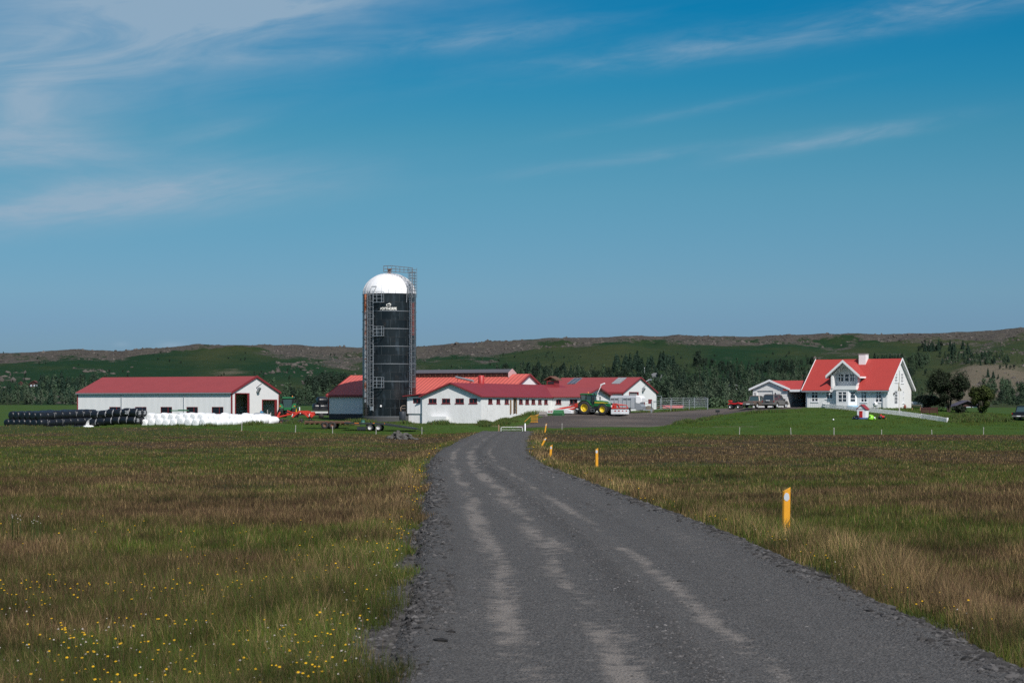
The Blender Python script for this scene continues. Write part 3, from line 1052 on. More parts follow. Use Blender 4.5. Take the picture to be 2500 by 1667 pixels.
wins = [(lx(a), lx(b), wz(1010, 293) - zb, wz(993, 293) - zb) for a, b in ((267, 294), (330, 357.5), (392, 420), (455.5, 483), (517, 545.5))]
mb = MB()
wall_cells(mb, -L, 0, -1.0, ze, wins, front())
mb.add([(-L, 0, -1), (-L, Wd, -1), (-L, Wd, ze), (-L, Wd / 2, zr), (-L, 0, ze)], [(0, 1, 2, 3, 4)])
mb.add([(-L, Wd, -1), (0, Wd, -1), (0, Wd, ze), (-L, Wd, ze)], [(0, 1, 2, 3)])
mb.build('wall', CORRW, sh, fix=False)
d1 = (ly(574), ly(607), -0.5, wz(961, 291) - zb)
d2 = (ly(640), ly(674), -0.5, wz(977, 298) - zb)
mb = MB()
gable_wall(mb, right(), 0, Wd / 2, Wd, -1.0, ze, zr, [d1, d2])
mb.build('gable_wall', WHITE, sh, fix=False)
for w in wins:
    window(sh, front(), *w, REDTRIM, (0.64,), fw=0.055)
gable_roof(-L, 0, 0, Wd, ze, zr, 0.25, 0.18).build('roof', REDROOF, sh)
mb = MB()
barge(mb, lambda u, z, d: (0.18 + d, u, z), 0, Wd / 2, Wd, ze, zr, 0.27, 0.26)
mb.build('barge_board', REDTRIM, sh)
MB().b2((-L - .1, -0.36, ze - 0.16), (0.1, -0.26, ze - 0.02)).build('gutter', GALV, sh)
for p in (297, 449.5):
    x = lx(p)
    MB().path([(x, -0.3, ze - 0.16), (x, -0.08, ze - 0.45), (x, -0.08, 0.1)], 0.05).build('downpipe', GALV, sh)
MB().b2((-0.13, -0.05, -1), (0.05, 0.13, ze - 0.05)).build('corner_trim', REDTRIM, sh)
MB().b2((-L - .05, -0.05, -1), (-L + 0.13, 0.13, ze - 0.05)).build('corner_trim', REDTRIM, sh)
MB().b2((-0.13, Wd - 0.13, -1), (0.05, Wd + 0.05, ze - 0.05)).build('corner_trim', REDTRIM, sh)
for d in (d1, d2):
    opening_trim(sh, right(), d[0], d[1], d[2], d[3], REDTRIM, 0.12, right_=0.55 if d is d2 else 0.45)
# yard light on the gable
la = MB()
yy = Wd / 2 + 0.1
la.tube((0.0, yy, zr - 1.55), (0.75, yy + 0.25, zr - 0.95), 0.05)
la.build('lamp_arm', DARKST, sh)
MB().box((0.35, yy + 0.15, zr - 1.85), (0.35, 0.42, 0.75), Matrix.Rotation(0.5, 3, 'Y')).build('floodlight', DGALV, sh, bevel=0.05)
# things just inside the doors
MB().b2((-1.8, d2[0] + 0.2, -0.4), (-1.7, d2[0] + 1.6, 0.9)).b2((-1.8, d2[0] + 1.5, -0.4), (-1.66, d2[0] + 1.6, 1.9)).build('inner_door', GREYW, sh)
MB().b2((-6.2, 0.3, -0.6), (-6.0, Wd - 0.3, ze - 0.2)).build('partition', GREYW, sh)

# ---------------------------------------------------------------- barn with the faded orange roof, behind the silo
Bo = (-0.64, 290.1)
zb = 0.6
ob = thing('long_barn', 'long grey barn under a faded orange ribbed roof behind the black silo', 'barn', (Bo[0], Bo[1], zb), -TH)
L = solve_len(Bo, 802, math.pi - TH)
Wd = solve_len(Bo, 1340, math.pi / 2 - TH)
YA = Bo[1] + L * math.sin(TH)
ze = wz(966, YA) - zb + 0.1
zr = wz(918, YA + 5) - zb
mb = MB()
wall_cells(mb, -L, 0, 0.9, ze, [], front())
mb.add([(-L, 0, 0.9), (-L, Wd, 0.9), (-L, Wd, ze), (-L, Wd / 2, zr), (-L, 0, ze)], [(0, 1, 2, 3, 4)])
mb.add([(-L, Wd, 0.9), (0, Wd, 0.9), (0, Wd, ze), (-L, Wd, ze)], [(0, 1, 2, 3)])
mb.build('wall', GREYW, ob, fix=False)
mb = MB()
gable_wall(mb, right(), 0, Wd / 2, Wd, 0.9, ze, zr, [])
mb.build('gable_wall', WHITE, ob, fix=False)
MB().b2((-L + .05, 0.06, -1.2), (-0.05, Wd - .06, 0.9)).build('plinth', DARKC, ob)
gable_roof(-L, 0, 0, Wd, ze, zr, 0.3, 0.25).build('roof', ORANGE, ob)
mb = MB()
barge(mb, lambda u, z, d: (0.25 + d, u, z), 0, Wd / 2, Wd, ze, zr, 0.3, 0.2)
barge(mb, lambda u, z, d: (-L - 0.25 - d, u, z), 0, Wd / 2, Wd, ze, zr, 0.3, 0.2)
mb.b2((-L - .2, -0.38, ze - 0.3), (0.2, -0.3, ze + 0.03))
mb.build('barge_board', REDTRIM, ob)
MB().b2((-L - .05, -0.05, 0.85), (-L + 0.12, 0.12, ze - .05)).build('corner_trim', REDTRIM, ob)
# raised ventilation ridge with an open lattice below its dark cap
xa, xb = lx(1018, Wd / 2, Bo), lx(1250, Wd / 2, Bo)
s = (zr - ze) / (Wd / 2)
rv = MB()
rv.prism([(Wd / 2 - 1.25, zr + 0.30), (Wd / 2, zr + 0.72), (Wd / 2 + 1.25, zr + 0.30), (Wd / 2 + 1.25, zr + 0.40), (Wd / 2, zr + 0.86), (Wd / 2 - 1.25, zr + 0.40)], xa, xb, 'x')
rv = rv.build('ridge_vent', mat('slate_grey_cap', (0.10, 0.095, 0.11), 0.6), ob)
lt = MB()
for yy, sg in ((Wd / 2 - 1.1, -1), (Wd / 2 + 1.1, 1)):
    n = int((xb - xa) / 0.9)
    for i in range(n + 1):
        x = xa + 0.1 + (xb - xa - .2) * i / n
        lt.b2((x - .03, yy - .03, zr - 0.52), (x + .03, yy + .03, zr + 0.33))
        if i < n:
            x2 = xa + 0.1 + (xb - xa - .2) * (i + 1) / n
            lt.bar((x, yy, zr - .45), (x2, yy, zr + 0.25), 0.03)
    lt.b2((xa + .05, yy - .04, zr - 0.02), (xb - .05, yy + .04, zr + 0.02))
lt.build('lattice', RUST, rv)
MB().b2((xa + .1, Wd / 2 - 1.0, zr - 0.4), (xb - .1, Wd / 2 + 1.0, zr + 0.29)).build('ridge_screen', mat('dark_mesh_screen', (0.09, 0.05, 0.045), 0.9), rv)
MB().prism([(Wd / 2 - 1.3, zr - .35), (Wd / 2 + 1.3, zr - .35), (Wd / 2 + 1.3, zr + .3), (Wd / 2, zr + .9), (Wd / 2 - 1.3, zr + .3)], xb + .01, xb + 0.1, 'x').build('end_board', mat('pale_pink_sheet', (0.55, 0.36, 0.36), 0.7), rv)
# grey conveying pipe lying over the roof, on struts
xq0, xq1 = lx(1113, 1.6, Bo), lx(1156, 1.0, Bo)
pp = MB().tube((xq0, 1.6, wz(917.5, 284) - zb), (xq1, 1.0, wz(928, 284) - zb), 0.17, 10)
pp = pp.build('conveyor_pipe', GALV, ob)
MB().bar((xq1 - .3, 1.05, wz(928, 284) - zb - .1), (xq1 - 1.1, 1.3, wz(936, 284) - zb), 0.07).build('strut', RUST, pp)
MB().bar((xq0 + .3, 1.55, wz(918, 284) - zb - .1), (xq0 + .2, 1.7, wz(936, 284) - zb), 0.05).build('strut', RUST, pp)

# ---------------------------------------------------------------- white cow house in front: gable towards the road, wing running back
Bc, zb = shed_frame(1175, 271.5, 1034)
cw = thing('cow_house', 'white plastered cow house with a red roof, its windowed gable facing the road', 'barn', (Bc[0], Bc[1], zb), -TH)
ze = wz(967.2, Bc[1]) - zb
Wc = -lx(1030.5, 0, Bc)
zr = wz(936, Bc[1] + 2.0) - zb
Lc = 35.0
pw = lambda a, b, t, bt: (lx(a, 0, Bc), lx(b, 0, Bc), wz(bt, 273) - zb, wz(t, 273) - zb)
wins = [pw(1046.5, 1066, 972.5, 984.5), pw(1079, 1099, 972.5, 984.5), pw(1112, 1132.5, 972.5, 984.5), pw(1145.5, 1165, 972.5, 984.5)]
mb = MB()
gable_wall(mb, front(), -Wc, -Wc / 2, 0, -1.2, ze, zr, wins)
mb.add([(-Wc, 0, -1.2), (-Wc, Lc, -1.2), (-Wc, Lc, ze), (-Wc, 0, ze)], [(0, 1, 2, 3)])
mb.add([(-Wc, Lc, -1.2), (0, Lc, -1.2), (0, Lc, ze), (-Wc / 2, Lc, zr), (-Wc, Lc, ze)], [(0, 1, 2, 3, 4)])
mb.build('gable_wall', PLASTER, cw, fix=False)
pr = lambda a, b, t, bt: (lambda u0, u1: (u0, u1, wz(bt, Bc[1] + u0 * math.cos(TH)) - zb, wz(t, Bc[1] + u0 * math.cos(TH)) - zb))(ly(a, 0, Bc), ly(b, 0, Bc))
sw = [pr(1192, 1202, 973, 985), pr(1212, 1221, 973.5, 985), pr(1232, 1242, 973.5, 985.5), pr(1267, 1276, 974, 985.5), pr(1282.5, 1291.5, 974.3, 986), pr(1297.5, 1306.5, 974.5, 986), pr(1313.5, 1322, 974.8, 986), pr(1328.5, 1337, 975, 986)]
dr = pr(1253.5, 1261, 974, 1010)
mb = MB()
wall_cells(mb, 0, Lc, -1.2, ze, sw + [dr], right())
mb.build('side_wall', WEATHW, cw, fix=False)
for i, w in enumerate(wins):
    window(cw, front(), *w, REDTRIM, (0.5,), fw=0.05, sill=True)
for i, w in enumerate(sw):
    window(cw, right(), *w, REDTRIM, (0.5,), fw=0.06, sill=True)
opening_trim(cw, right(), dr[0], dr[1], dr[2], dr[3], WOOD, 0.12)
MB().b2((0.03, ly(1244.5, 0, Bc), dr[2]), (0.12, ly(1247, 0, Bc), dr[3] - .1)).build('door', WOOD, cw)
gable_roof(0, Lc, -Wc, 0, ze, zr, 0.3, 0.38, 0.12, 'y').build('roof', REDROOFY, cw)
mb = MB()
barge(mb, lambda u, z, d: (u, -0.38 - d, z), -Wc, -Wc / 2, 0, ze, zr, 0.3, 0.16)
mb.build('barge_board', REDTRIM, cw)
# round red roof vent, cupola with its own little roof
MB().lathe([(0.42, 0), (0.42, 1.5), (0.36, 1.55), (0.0, 1.56)], 14, o=(-Wc / 2 - .2, ly(1178, -Wc / 2, Bc), zr - 0.35)).build('vent_pipe', mat('vent_red', (0.40, 0.03, 0.03), 0.5), cw)
yc = ly(1350, -Wc / 2, Bc)
cu = MB().b2((-Wc / 2 - .7, yc - .7, zr - 0.6), (-Wc / 2 + .7, yc + .7, zr + 0.75)).build('cupola', REDTRIM, cw)
MB().prism([(-Wc / 2 - 1.05, zr + .80), (-Wc / 2, zr + 1.3), (-Wc / 2 + 1.05, zr + .80), (-Wc / 2 + 1.05, zr + .9), (-Wc / 2, zr + 1.42), (-Wc / 2 - 1.05, zr + .9)], yc - 1.0, yc + 1.0, 'y').build('cupola_roof', RUST, cu)
MB().b2((-Wc / 2 - .5, yc - .74, zr + .25), (-Wc / 2 + .5, yc - .71, zr + .62)).build('louvre', DARKST, cu)
# lean-to at the left of the gable
xa = lx(994, 0.4, Bc)
an = MB()
aw = (lx(1008.5, 0.4, Bc), lx(1026.5, 0.4, Bc), wz(984.5, 274) - zb, wz(971.8, 274) - zb)
zt = wz(967.5, 275) - zb
zm = wz(1009.5, 275) - zb
wall_cells(an, xa, -Wc - .01, zm, zt, [aw], front(0.4))
an.add([(xa, 0.4, zm), (xa, 5, zm), (xa, 5, zt), (xa, 0.4, zt)], [(0, 1, 2, 3)])
an.add([(xa, 0.4, zm), (-Wc, 0.4, zm), (-Wc, 5, zm), (xa, 5, zm)], [(0, 1, 2, 3)])
an.build('annex_wall', CORRW, cw, fix=False)
window(cw, front(0.4), *aw, REDTRIM, (0.55,), fw=0.055)
MB().b2((xa + .15, 0.55, -1.2), (-Wc - 0.2, 4.8, zm - .02)).build('annex_base', PLASTER, cw)
MB().b2((-Wc - .19, 0.45, -0.2), (-Wc - .04, 0.6, zm - .03)).build('door_jamb', MATS['vent_red'], cw)
MB().prism([(xa - .45, zt - 0.02), (-Wc + .02, zt + 0.28), (-Wc + .02, zt + .4), (xa - .45, zt + .1)], -0.1, 5.2, 'y').build('annex_roof', REDTRIM, cw)
# low pale box against the gable foot
MB().b2((lx(1049, -.5, Bc), -0.8, -0.4), (lx(1091, -.5, Bc), -0.02, wz(1016.5, 272) - zb)).build('concrete_ledge', PLASTER, cw)

# ---------------------------------------------------------------- cross wing with a gable to the right, behind the tractor
yw = ly(1348, 0, Bc)                                 # where its front wall leaves the cow house wall
Bw0 = (Bc[0] + yw * math.sin(TH), Bc[1] + yw * math.cos(TH))
Lw = solve_len(Bw0, 1418.5, -TH)
Bw = (Bw0[0] + Lw * math.cos(TH), Bw0[1] - Lw * math.sin(TH))
zb = 1.7
wg = thing('dairy_wing', 'low white wing with red roof joined to the cow house, behind the green tractor', 'barn', (Bw[0], Bw[1], zb), -TH)
Ww = solve_len(Bw, 1491, math.pi / 2 - TH)
ze = wz(970.5, Bw[1]) - zb + 0.12
zr = wz(947.5, Bw[1] + 3.5) - zb
pwf = lambda a, b, t, bt: (lx(a, 0, Bw), lx(b, 0, Bw), wz(bt, Bw[1] + 1.5) - zb, wz(t, Bw[1] + 1.5) - zb)
wins = [pwf(1357.5, 1370, 975, 986), pwf(1391, 1409.5, 974.5, 986.5)]
mb = MB()
wall_cells(mb, -Lw + .02, 0, -1.0, ze, wins, front())
gable_wall(mb, right(), 0, Ww / 2, Ww, -1.0, ze, zr, [])
mb.add([(-Lw, Ww, -1), (0, Ww, -1), (0, Ww, ze), (-Lw, Ww, ze)], [(0, 1, 2, 3)])
mb.build('wall', PLASTER, wg, fix=False)
for w in wins:
    window(wg, front(), *w, REDTRIM, (0.5,), fw=0.05, sill=True)
gable_roof(-Lw - Wc / 2 - 0.4, 0, 0, Ww, ze, zr, 0.35, 0.55, 0.12).build('roof', REDROOF, wg)
mb = MB()
barge(mb, lambda u, z, d: (0.55 + d, u, z), 0, Ww / 2, Ww, ze, zr, 0.35, 0.15)
mb.build('barge_board', REDTRIM, wg)
MB().path([(0.4, Ww / 2 - .4, zr - .75), (0.9, Ww / 2 - .2, zr + 0.45)], 0.05).build('lamp_arm', TRIMW, wg)
MB().box((1.05, Ww / 2 - .05, zr + .58), (0.7, 0.35, 0.18), Matrix.Rotation(-0.35, 3, 'Y')).build('floodlight', TRIMW, wg, bevel=0.05)

# ---------------------------------------------------------------- right hand barn
Br = (wx(1520.5, 302), 302.0)
zb = wz(1001, 302)
rb = thing('hay_barn', 'tall white barn with two roof lights in its red roof, above the livestock trailer', 'barn', (Br[0], Br[1], zb), -TH)
Wd = solve_len(Br, 1602, math.pi / 2 - TH)
ze = wz(957.5, Br[1]) - zb
zr = wz(922.5, Br[1] + 4.5) - zb
L = -lx(1330, 0, Br)
mb = MB()
wall_cells(mb, -L, 0, -0.6, ze, [], front())
mb.add([(-L, 0, -.6), (-L, Wd, -.6), (-L, Wd, ze), (-L, Wd / 2, zr), (-L, 0, ze)], [(0, 1, 2, 3, 4)])
mb.add([(-L, Wd, -.6), (0, Wd, -.6), (0, Wd, ze), (-L, Wd, ze)], [(0, 1, 2, 3)])
mb.build('wall', CORRW, rb, fix=False)
prr = lambda a, b, t, bt: (lambda u0, u1: (u0, u1, wz(bt, Br[1] + u0 * math.cos(TH)) - zb, wz(t, Br[1] + u0 * math.cos(TH)) - zb))(ly(a, 0, Br), ly(b, 0, Br))
dh, dl, wl = prr(1536, 1558, 958, 985), prr(1567, 1573, 974, 998), prr(1582.5, 1592, 974.5, 985.5)
mb = MB()
gable_wall(mb, right(), 0, Wd / 2, Wd, -0.6, ze, zr, [dh, dl, wl])
mb.build('gable_wall', WHITE, rb, fix=False)
MB().b2((-0.16, dh[0] + .05, dh[2]), (-0.1, dh[1] - .05, dh[3] - .05)).build('sliding_door', mat('grey_door', (0.30, 0.30, 0.31), 0.6), rb)
opening_trim(rb, right(), dh[0], dh[1], dh[2], dh[3], REDTRIM, 0.1, right_=0.3)
MB().b2((-0.16, dl[0] + .05, dl[2]), (-0.1, dl[1] - .05, dl[3] - .05)).build('door', DARKST, rb)
opening_trim(rb, right(), dl[0], dl[1], dl[2], dl[3], REDTRIM, 0.12, right_=0.45)
window(rb, right(), *wl, REDTRIM, (0.35, 0.7), (0.5,), fw=0.2)
gable_roof(-L, 0, 0, Wd, ze, zr, 0.25, 0.2).build('roof', REDROOF, rb)
mb = MB()
barge(mb, lambda u, z, d: (0.2 + d, u, z), 0, Wd / 2, Wd, ze, zr, 0.25, 0.18)
mb.b2((-L, -0.33, ze - 0.22), (0.15, -0.25, ze + 0.02))
mb.b2((-0.13, -0.05, -.6), (0.05, 0.13, ze - 0.05))
mb.build('barge_board', REDTRIM, rb)
sl = (zr - ze) / (Wd / 2)
for i, (pt, mt_) in enumerate(((1412, mat('blue_grey_roof_light', (0.05, 0.065, 0.10), 0.25)), (1520, mat('pale_roof_light', (0.30, 0.32, 0.33), 0.35)))):
    ya, yb = Wd / 2 * 0.52, Wd / 2 * 0.93
    xm = lx(pt, Wd / 2 * .93, Br)
    mb = MB()
    q = [(xm - .65, ya), (xm + .65, ya), (xm + .65, yb), (xm - .65, yb)]
    top = [(x, y, ze + sl * y + 0.21) for x, y in q]
    bot = [(x, y, ze + sl * y + 0.13) for x, y in q]
    mb.add(bot + top, [(3, 2, 1, 0), (4, 5, 6, 7), (0, 1, 5, 4), (1, 2, 6, 5), (2, 3, 7, 6), (3, 0, 4, 7)])
    sk = mb.build('roof_light', mt_, rb)
    mb = MB()
    for kx in range(0, 3):
        x = xm - .65 + 1.3 * kx / 2
        mb.bar((x, ya, ze + sl * ya + .22), (x, yb, ze + sl * yb + .22), 0.05)
    for ky in range(0, 5):
        yv = ya + (yb - ya) * ky / 4
        mb.bar((xm - .65, yv, ze + sl * yv + .225), (xm + .65, yv, ze + sl * yv + .225), 0.05)
    mb.build('glazing_bar', GALV, sk)
MB().tube((0.0, Wd * .56, zr - 1.6), (0.55, Wd * .58, zr - 1.1), 0.04).build('lamp_arm', DGALV, rb)
MB().box((0.25, Wd * .57, zr - 1.75), (0.3, 0.4, 0.6), Matrix.Rotation(0.5, 3, 'Y')).build('floodlight', DGALV, rb, bevel=0.04)
MB().tube((-.2, Wd * .62, zr - .8), (0.4, Wd * .70, zr - .25), 0.06).box((0.45, Wd * .73, zr - .2), (0.3, 0.5, 0.22)).build('roof_lamp', GALV, rb)

# ---------------------------------------------------------------- silo
SX, SY = wx(950.5, 290), 290.0
zs = 0.45
RS = 3.79
si = thing('silo', 'tall black tower silo with a white dome, ladders and a rusty outlet pipe', 'silo', (SX, SY, zs))
zt = wz(719.5, SY) - zs
nring = 14
rh = (zt - 0.7) / nring


def silo_material():
    m = bpy.data.materials.new('glass_fused_silo_steel')
    m.use_nodes = True
    t = NT(m.node_tree)
    b = m.node_tree.nodes['Principled BSDF']
    p = t.sep(t.coord('Object'))
    ang = t.m('ARCTAN2', p[0], t.m('MULTIPLY', p[1], -1.0))
    arc = t.m('MULTIPLY', ang, RS)
    v = t.xyz(arc, p[2])
    br = t.n('ShaderNodeTexBrick', offset=0.5, squash=1.0)
    t.put(br.inputs['Vector'], t.xyz(t.m('ADD', arc, 0.9), t.m('SUBTRACT', p[2], 0.7)))
    br.inputs['Scale'].default_value = 1.0
    br.inputs['Brick Width'].default_value = 2.6
    br.inputs['Row Height'].default_value = rh
    br.inputs['Mortar Size'].default_value = 0.035
    br.inputs['Color1'].default_value = (0.004, 0.005, 0.006, 1)
    br.inputs['Color2'].default_value = (0.013, 0.016, 0.018, 1)
    br.inputs['Mortar'].default_value = (0.035, 0.04, 0.042, 1)
    sheen_streak = t.noise(t.xyz(t.m('MULTIPLY', arc, 1.1), t.m('MULTIPLY', p[2], 0.10)), 1.4, 5.0, 0.65)
    sheen_blotch = t.noise(v, 0.55, 5.0, 0.65)
    f = t.ramp(t.m('MULTIPLY', sheen_streak, t.m('ADD', sheen_blotch, 0.35)), [(0.44, 0.0), (0.70, 1.0)])
    c = t.mix(t.m('MULTIPLY', f, 0.42), br.outputs['Color'], (0.10, 0.135, 0.17))  # bluish sheen of the glossy plates, painted into the colour as streaks and blotches
    ru = t.ramp(t.noise(t.scale(v, (1.0, 0.45, 1)), 1.1, 6.0, 0.7), [(0.60, 0.0), (0.72, 1.0)])
    c = t.mix(t.m('MULTIPLY', ru, 0.35), c, (0.09, 0.045, 0.022))
    t.put(b.inputs['Base Color'], c)
    t.put(b.inputs['Roughness'], t.m('ADD', t.m('MULTIPLY', sheen_blotch, 0.22), 0.16))
    b.inputs['Specular IOR Level'].default_value = 0.55
    bp = t.n('ShaderNodeBump')
    bp.inputs['Strength'].default_value = 0.6
    bp.inputs['Distance'].default_value = 0.05
    t.put(bp.inputs['Height'], t.m('ADD', t.m('MULTIPLY', br.outputs['Fac'], -0.15), t.m('MULTIPLY', t.noise(v, 0.7, 3.0), 0.4)))
    t.t.links.new(bp.outputs[0], b.inputs['Normal'])
    return m


prof = [(RS, 0.701), (RS, zt)]
MB().lathe([(0.01, -1.2), (RS + .12, -1.2), (RS + .12, 0.60), (RS + .10, 0.69), (RS - .02, 0.70)], 72, smooth=False).build('foundation', DARKC, si)
MB().lathe(prof, 96).build('tank_shell', silo_material(), si)
for k in range(0, nring + 1):
    z0 = 0.7 + k * rh
    big = k in (4, 6, 8, 10, 12) or k == 0
    r0 = 0.07 if big else 0.025
    h0 = 0.045 if big else 0.02
    MB().lathe([(RS - .03, z0 - h0), (RS + r0, z0 - h0), (RS + r0, z0 + h0), (RS - .03, z0 + h0)], 72, smooth=False).build('stiffener_hoop', DGALV if big else DARKST, si)
HD = wz(667.5, SY) - zs - zt
dome = [(RS * 0.988 * math.cos(a), zt + HD * math.sin(a)) for a in np.linspace(0, math.pi / 2 * 0.985, 14)]
dm = MB().lathe(dome + [(0.0, zt + HD)], 48).build('dome', mat('dome_white', (0.82, 0.82, 0.83), 0.42, col2=(0.74, 0.75, 0.77), nscale=0.8, amount=0.4), si)
seam = MB()
for k in range(24):
    a = 2 * math.pi * k / 24 + 0.03
    pts = [((r + .015) * math.cos(a), (r + .015) * math.sin(a), z + .01) for r, z in dome]
    seam.path(pts, 0.03, 4)
seam.build('dome_seam', mat('dome_seam_grey', (0.6, 0.6, 0.61), 0.5), dm)
MB().lathe([(0.25, 0), (0.3, .12), (0.22, .15), (0.22, .5), (0.34, .55), (0.30, .7), (0.0, .72)], 10, o=(0, 0, zt + HD - .05)).build('dome_cap', RUST, dm)


def ladder_cage(phi, z0, z1, r=0.42, w=0.5, name='ladder'):
    """rails, rungs and safety hoops standing off the shell at bearing phi (0 faces the road)"""
    c = Matrix.Rotation(phi, 3, 'Z')
    mb = MB()
    yo = -(RS + 0.28)
    for x in (-w / 2, w / 2):
        mb.tube(c @ Vector((x, yo, z0)), c @ Vector((x, yo, z1)), 0.035, 6)
    z = z0 + .15
    while z < z1:
        mb.tube(c @ Vector((-w / 2, yo, z)), c @ Vector((w / 2, yo, z)), 0.024, 5)
        z += 0.33
    o = mb.build(name, GALV, si)
    mb = MB()
    hoop = [(-w / 2, 0), (-r, -0.35), (-r * .6, -0.72), (0, -0.80), (r * .6, -0.72), (r, -0.35), (w / 2, 0)]
    z = z0 + 1.0
    while z < z1 + .01:
        mb.path([c @ Vector((x, yo + y, z)) for x, y in hoop], 0.028, 5)
        z += 0.85
    for x, y in hoop[1:-1]:
        mb.tube(c @ Vector((x, yo + y, z0 + 1.0)), c @ Vector((x, yo + y, z1)), 0.024, 5)
    mb.build('safety_cage', DGALV, o)
    mb = MB()
    z = z0 + 0.8
    while z < min(z1, zt):
        for x in (-w / 2, w / 2):
            mb.bar(c @ Vector((x, yo, z)), c @ Vector((x, -RS + .02, z)), 0.05)
        z += 2.5
    mb.build('wall_bracket', DGALV, o)
    return o


PL = R_(-34)
PR = R_(50)
z_lo = wz(1004, 287) - zs
ladder_cage(PL, z_lo, zt + 0.35, 0.48, 0.56)
# second pair of rails: the unloading chute beside the left ladder
mb = MB()
c = Matrix.Rotation(R_(-40.5), 3, 'Z')
for x in (-.2, .2):
    mb.tube(c @ Vector((x, -RS - .35, z_lo + .6)), c @ Vector((x, -RS - .35, zt + .1)), 0.04, 6)
z = z_lo + .9
while z < zt:
    mb.tube(c @ Vector((-.2, -RS - .35, z)), c @ Vector((.2, -RS - .35, z)), 0.03, 5)
    mb.bar(c @ Vector((-.2, -RS - .35, z)), c @ Vector((.2, -RS - .35, z + .45)), 0.03)
    z += 0.62
mb.build('hoist_frame', DGALV, si)
ladder_cage(PR, wz(963, 288) - zs, wz(664, 288) - zs, 0.42, 0.46)
# rest platforms right of the left ladder
for pt, pb in ((712.5, 738), (797, 820), (921, 946)):
    z0, z1 = wz(pb, 286) - zs, wz(pt, 286) - zs
    c = Matrix.Rotation(R_(-17), 3, 'Z')
    mb = MB()
    for y in (-RS - .95, -RS - .5, -RS - .08):
        mb.bar(c @ Vector((-.75, y, z0)), c @ Vector((.62, y, z0)), 0.08, 0.05)
    mb.bar(c @ Vector((-.75, -RS - .95, z0)), c @ Vector((-.75, -RS, z0)), 0.07)
    mb.bar(c @ Vector((.62, -RS - .95, z0)), c @ Vector((.62, -RS, z0)), 0.07)
    o = mb.build('rest_platform', GALV, si)
    mb = MB()
    for x in (-.1, .62):
        mb.tube(c @ Vector((x, -RS - .95, z0)), c @ Vector((x, -RS - .95, z1)), 0.035, 5)
    mb.tube(c @ Vector((.62, -RS - .1, z0)), c @ Vector((.62, -RS - .1, z1)), 0.035, 5)
    for k in (0.35, 0.68, 1.0):
        z = z0 + (z1 - z0) * k
        mb.path([c @ Vector((-.75, -RS - .95, z)), c @ Vector((.62, -RS - .95, z)), c @ Vector((.62, -RS - .1, z))], 0.03, 5)
    mb.build('guard_rail', GALV, o)
    MB().bar(c @ Vector((.55, -RS - .9, z0)), c @ Vector((-.35, -RS - .05, z0 - 1.1)), 0.035).build('brace', DGALV, o)
# outlet pipe
c = Matrix.Rotation(R_(-54), 3, 'Z')
yo = -RS - 0.2


def rusty_pipe():
    m = bpy.data.materials.new('rust_streaked_pipe')
    m.use_nodes = True
    t = NT(m.node_tree)
    b = m.node_tree.nodes['Principled BSDF']
    p = t.sep(t.coord('Object'))
    n = t.noise(t.xyz(t.m('MULTIPLY', p[0], 1.6), t.m('MULTIPLY', p[2], 0.35)), 1.0, 5.0, 0.6)
    up = t.m('MULTIPLY', t.m('DIVIDE', p[2], 18.0), 0.16)
    col = t.mix(t.ramp(t.m('ADD', n, up), [(0.56, 0.0), (0.66, 1.0)]), (0.36, 0.38, 0.40), (0.34, 0.095, 0.03))
    t.put(b.inputs['Base Color'], col)
    b.inputs['Roughness'].default_value = 0.6
    return m


op = MB().tube(c @ Vector((0, yo, wz(982, 288) - zs)), c @ Vector((0, yo, zt - .05)), 0.165, 12).build('outlet_pipe', rusty_pipe(), si)
mb = MB()
for k in range(6):
    z = wz(980, 288) - zs + .4 + k * 2.75
    mb.tube(c @ Vector((0, yo, z)), c @ Vector((0, yo, z + .12)), 0.21, 12)
mb.build('pipe_collar', RUST, op)
# red brown pipe behind the right ladder
c2 = Matrix.Rotation(R_(62), 3, 'Z')
MB().tube(c2 @ Vector((0, -RS - .1, wz(820, 290) - zs)), c2 @ Vector((0, -RS - .1, wz(741, 290) - zs)), 0.26, 10).build('filler_pipe', mat('red_brown_pipe', (0.16, 0.04, 0.035), 0.6), si)
# walkway round the dome top and the climb to it
c = Matrix.Rotation(PR, 3, 'Z')
top = c @ Vector((0, -RS - .45, 0))
zk = wz(667, 288) - zs
mb = MB()
A = Vector((-0.75, -0.8, wz(664, 289) - zs))
D_ = Vector((top.x, top.y, zk))
rail0, rail1 = wz(649.5, 289) - zs, wz(655, 288) - zs
for off in (-.35, .35):
    pa, pb_ = A + Vector((0, off, 0)), D_ + Vector((0.12, off, 0))
    for q in (0, 0.5, 1.0):
        za = pa.z + (rail0 - pa.z) * q
        zb_ = pb_.z + (rail1 - pb_.z) * q
        mid = Vector(((pa.x * .75 + pb_.x * .25), pa.y * .75 + pb_.y * .25, za + 0.02))
        mb.path([Vector((pa.x, pa.y, za)), mid, Vector((pb_.x, pb_.y, zb_))], 0.026, 5)
    for q in np.linspace(0, 1, 8):
        p = pa.lerp(pb_, q)
        zt_ = rail0 + (rail1 - rail0) * q
        mb.tube((p.x, p.y, p.z), (p.x, p.y, zt_), 0.026, 5)
mb.build('dome_walkway', DGALV, si)
mb = MB()
for x in (-.3, .3):
    pts = []
    for a in np.linspace(0.05, 1.0, 9):
        r, z = RS * math.cos(a) + .12, zt + HD * math.sin(a) + .12
        pts.append(c @ Vector((x, -r, z)))
    mb.path(pts, 0.03, 5)
for x, y in ((-.45, -.8), (.45, -.8), (.45, 0), (-.45, 0)):
    mb.tube(c @ Vector((x, -RS - .28 + y, zt - .6)), c @ Vector((x, -RS - .28 + y, rail1)), 0.03, 5)
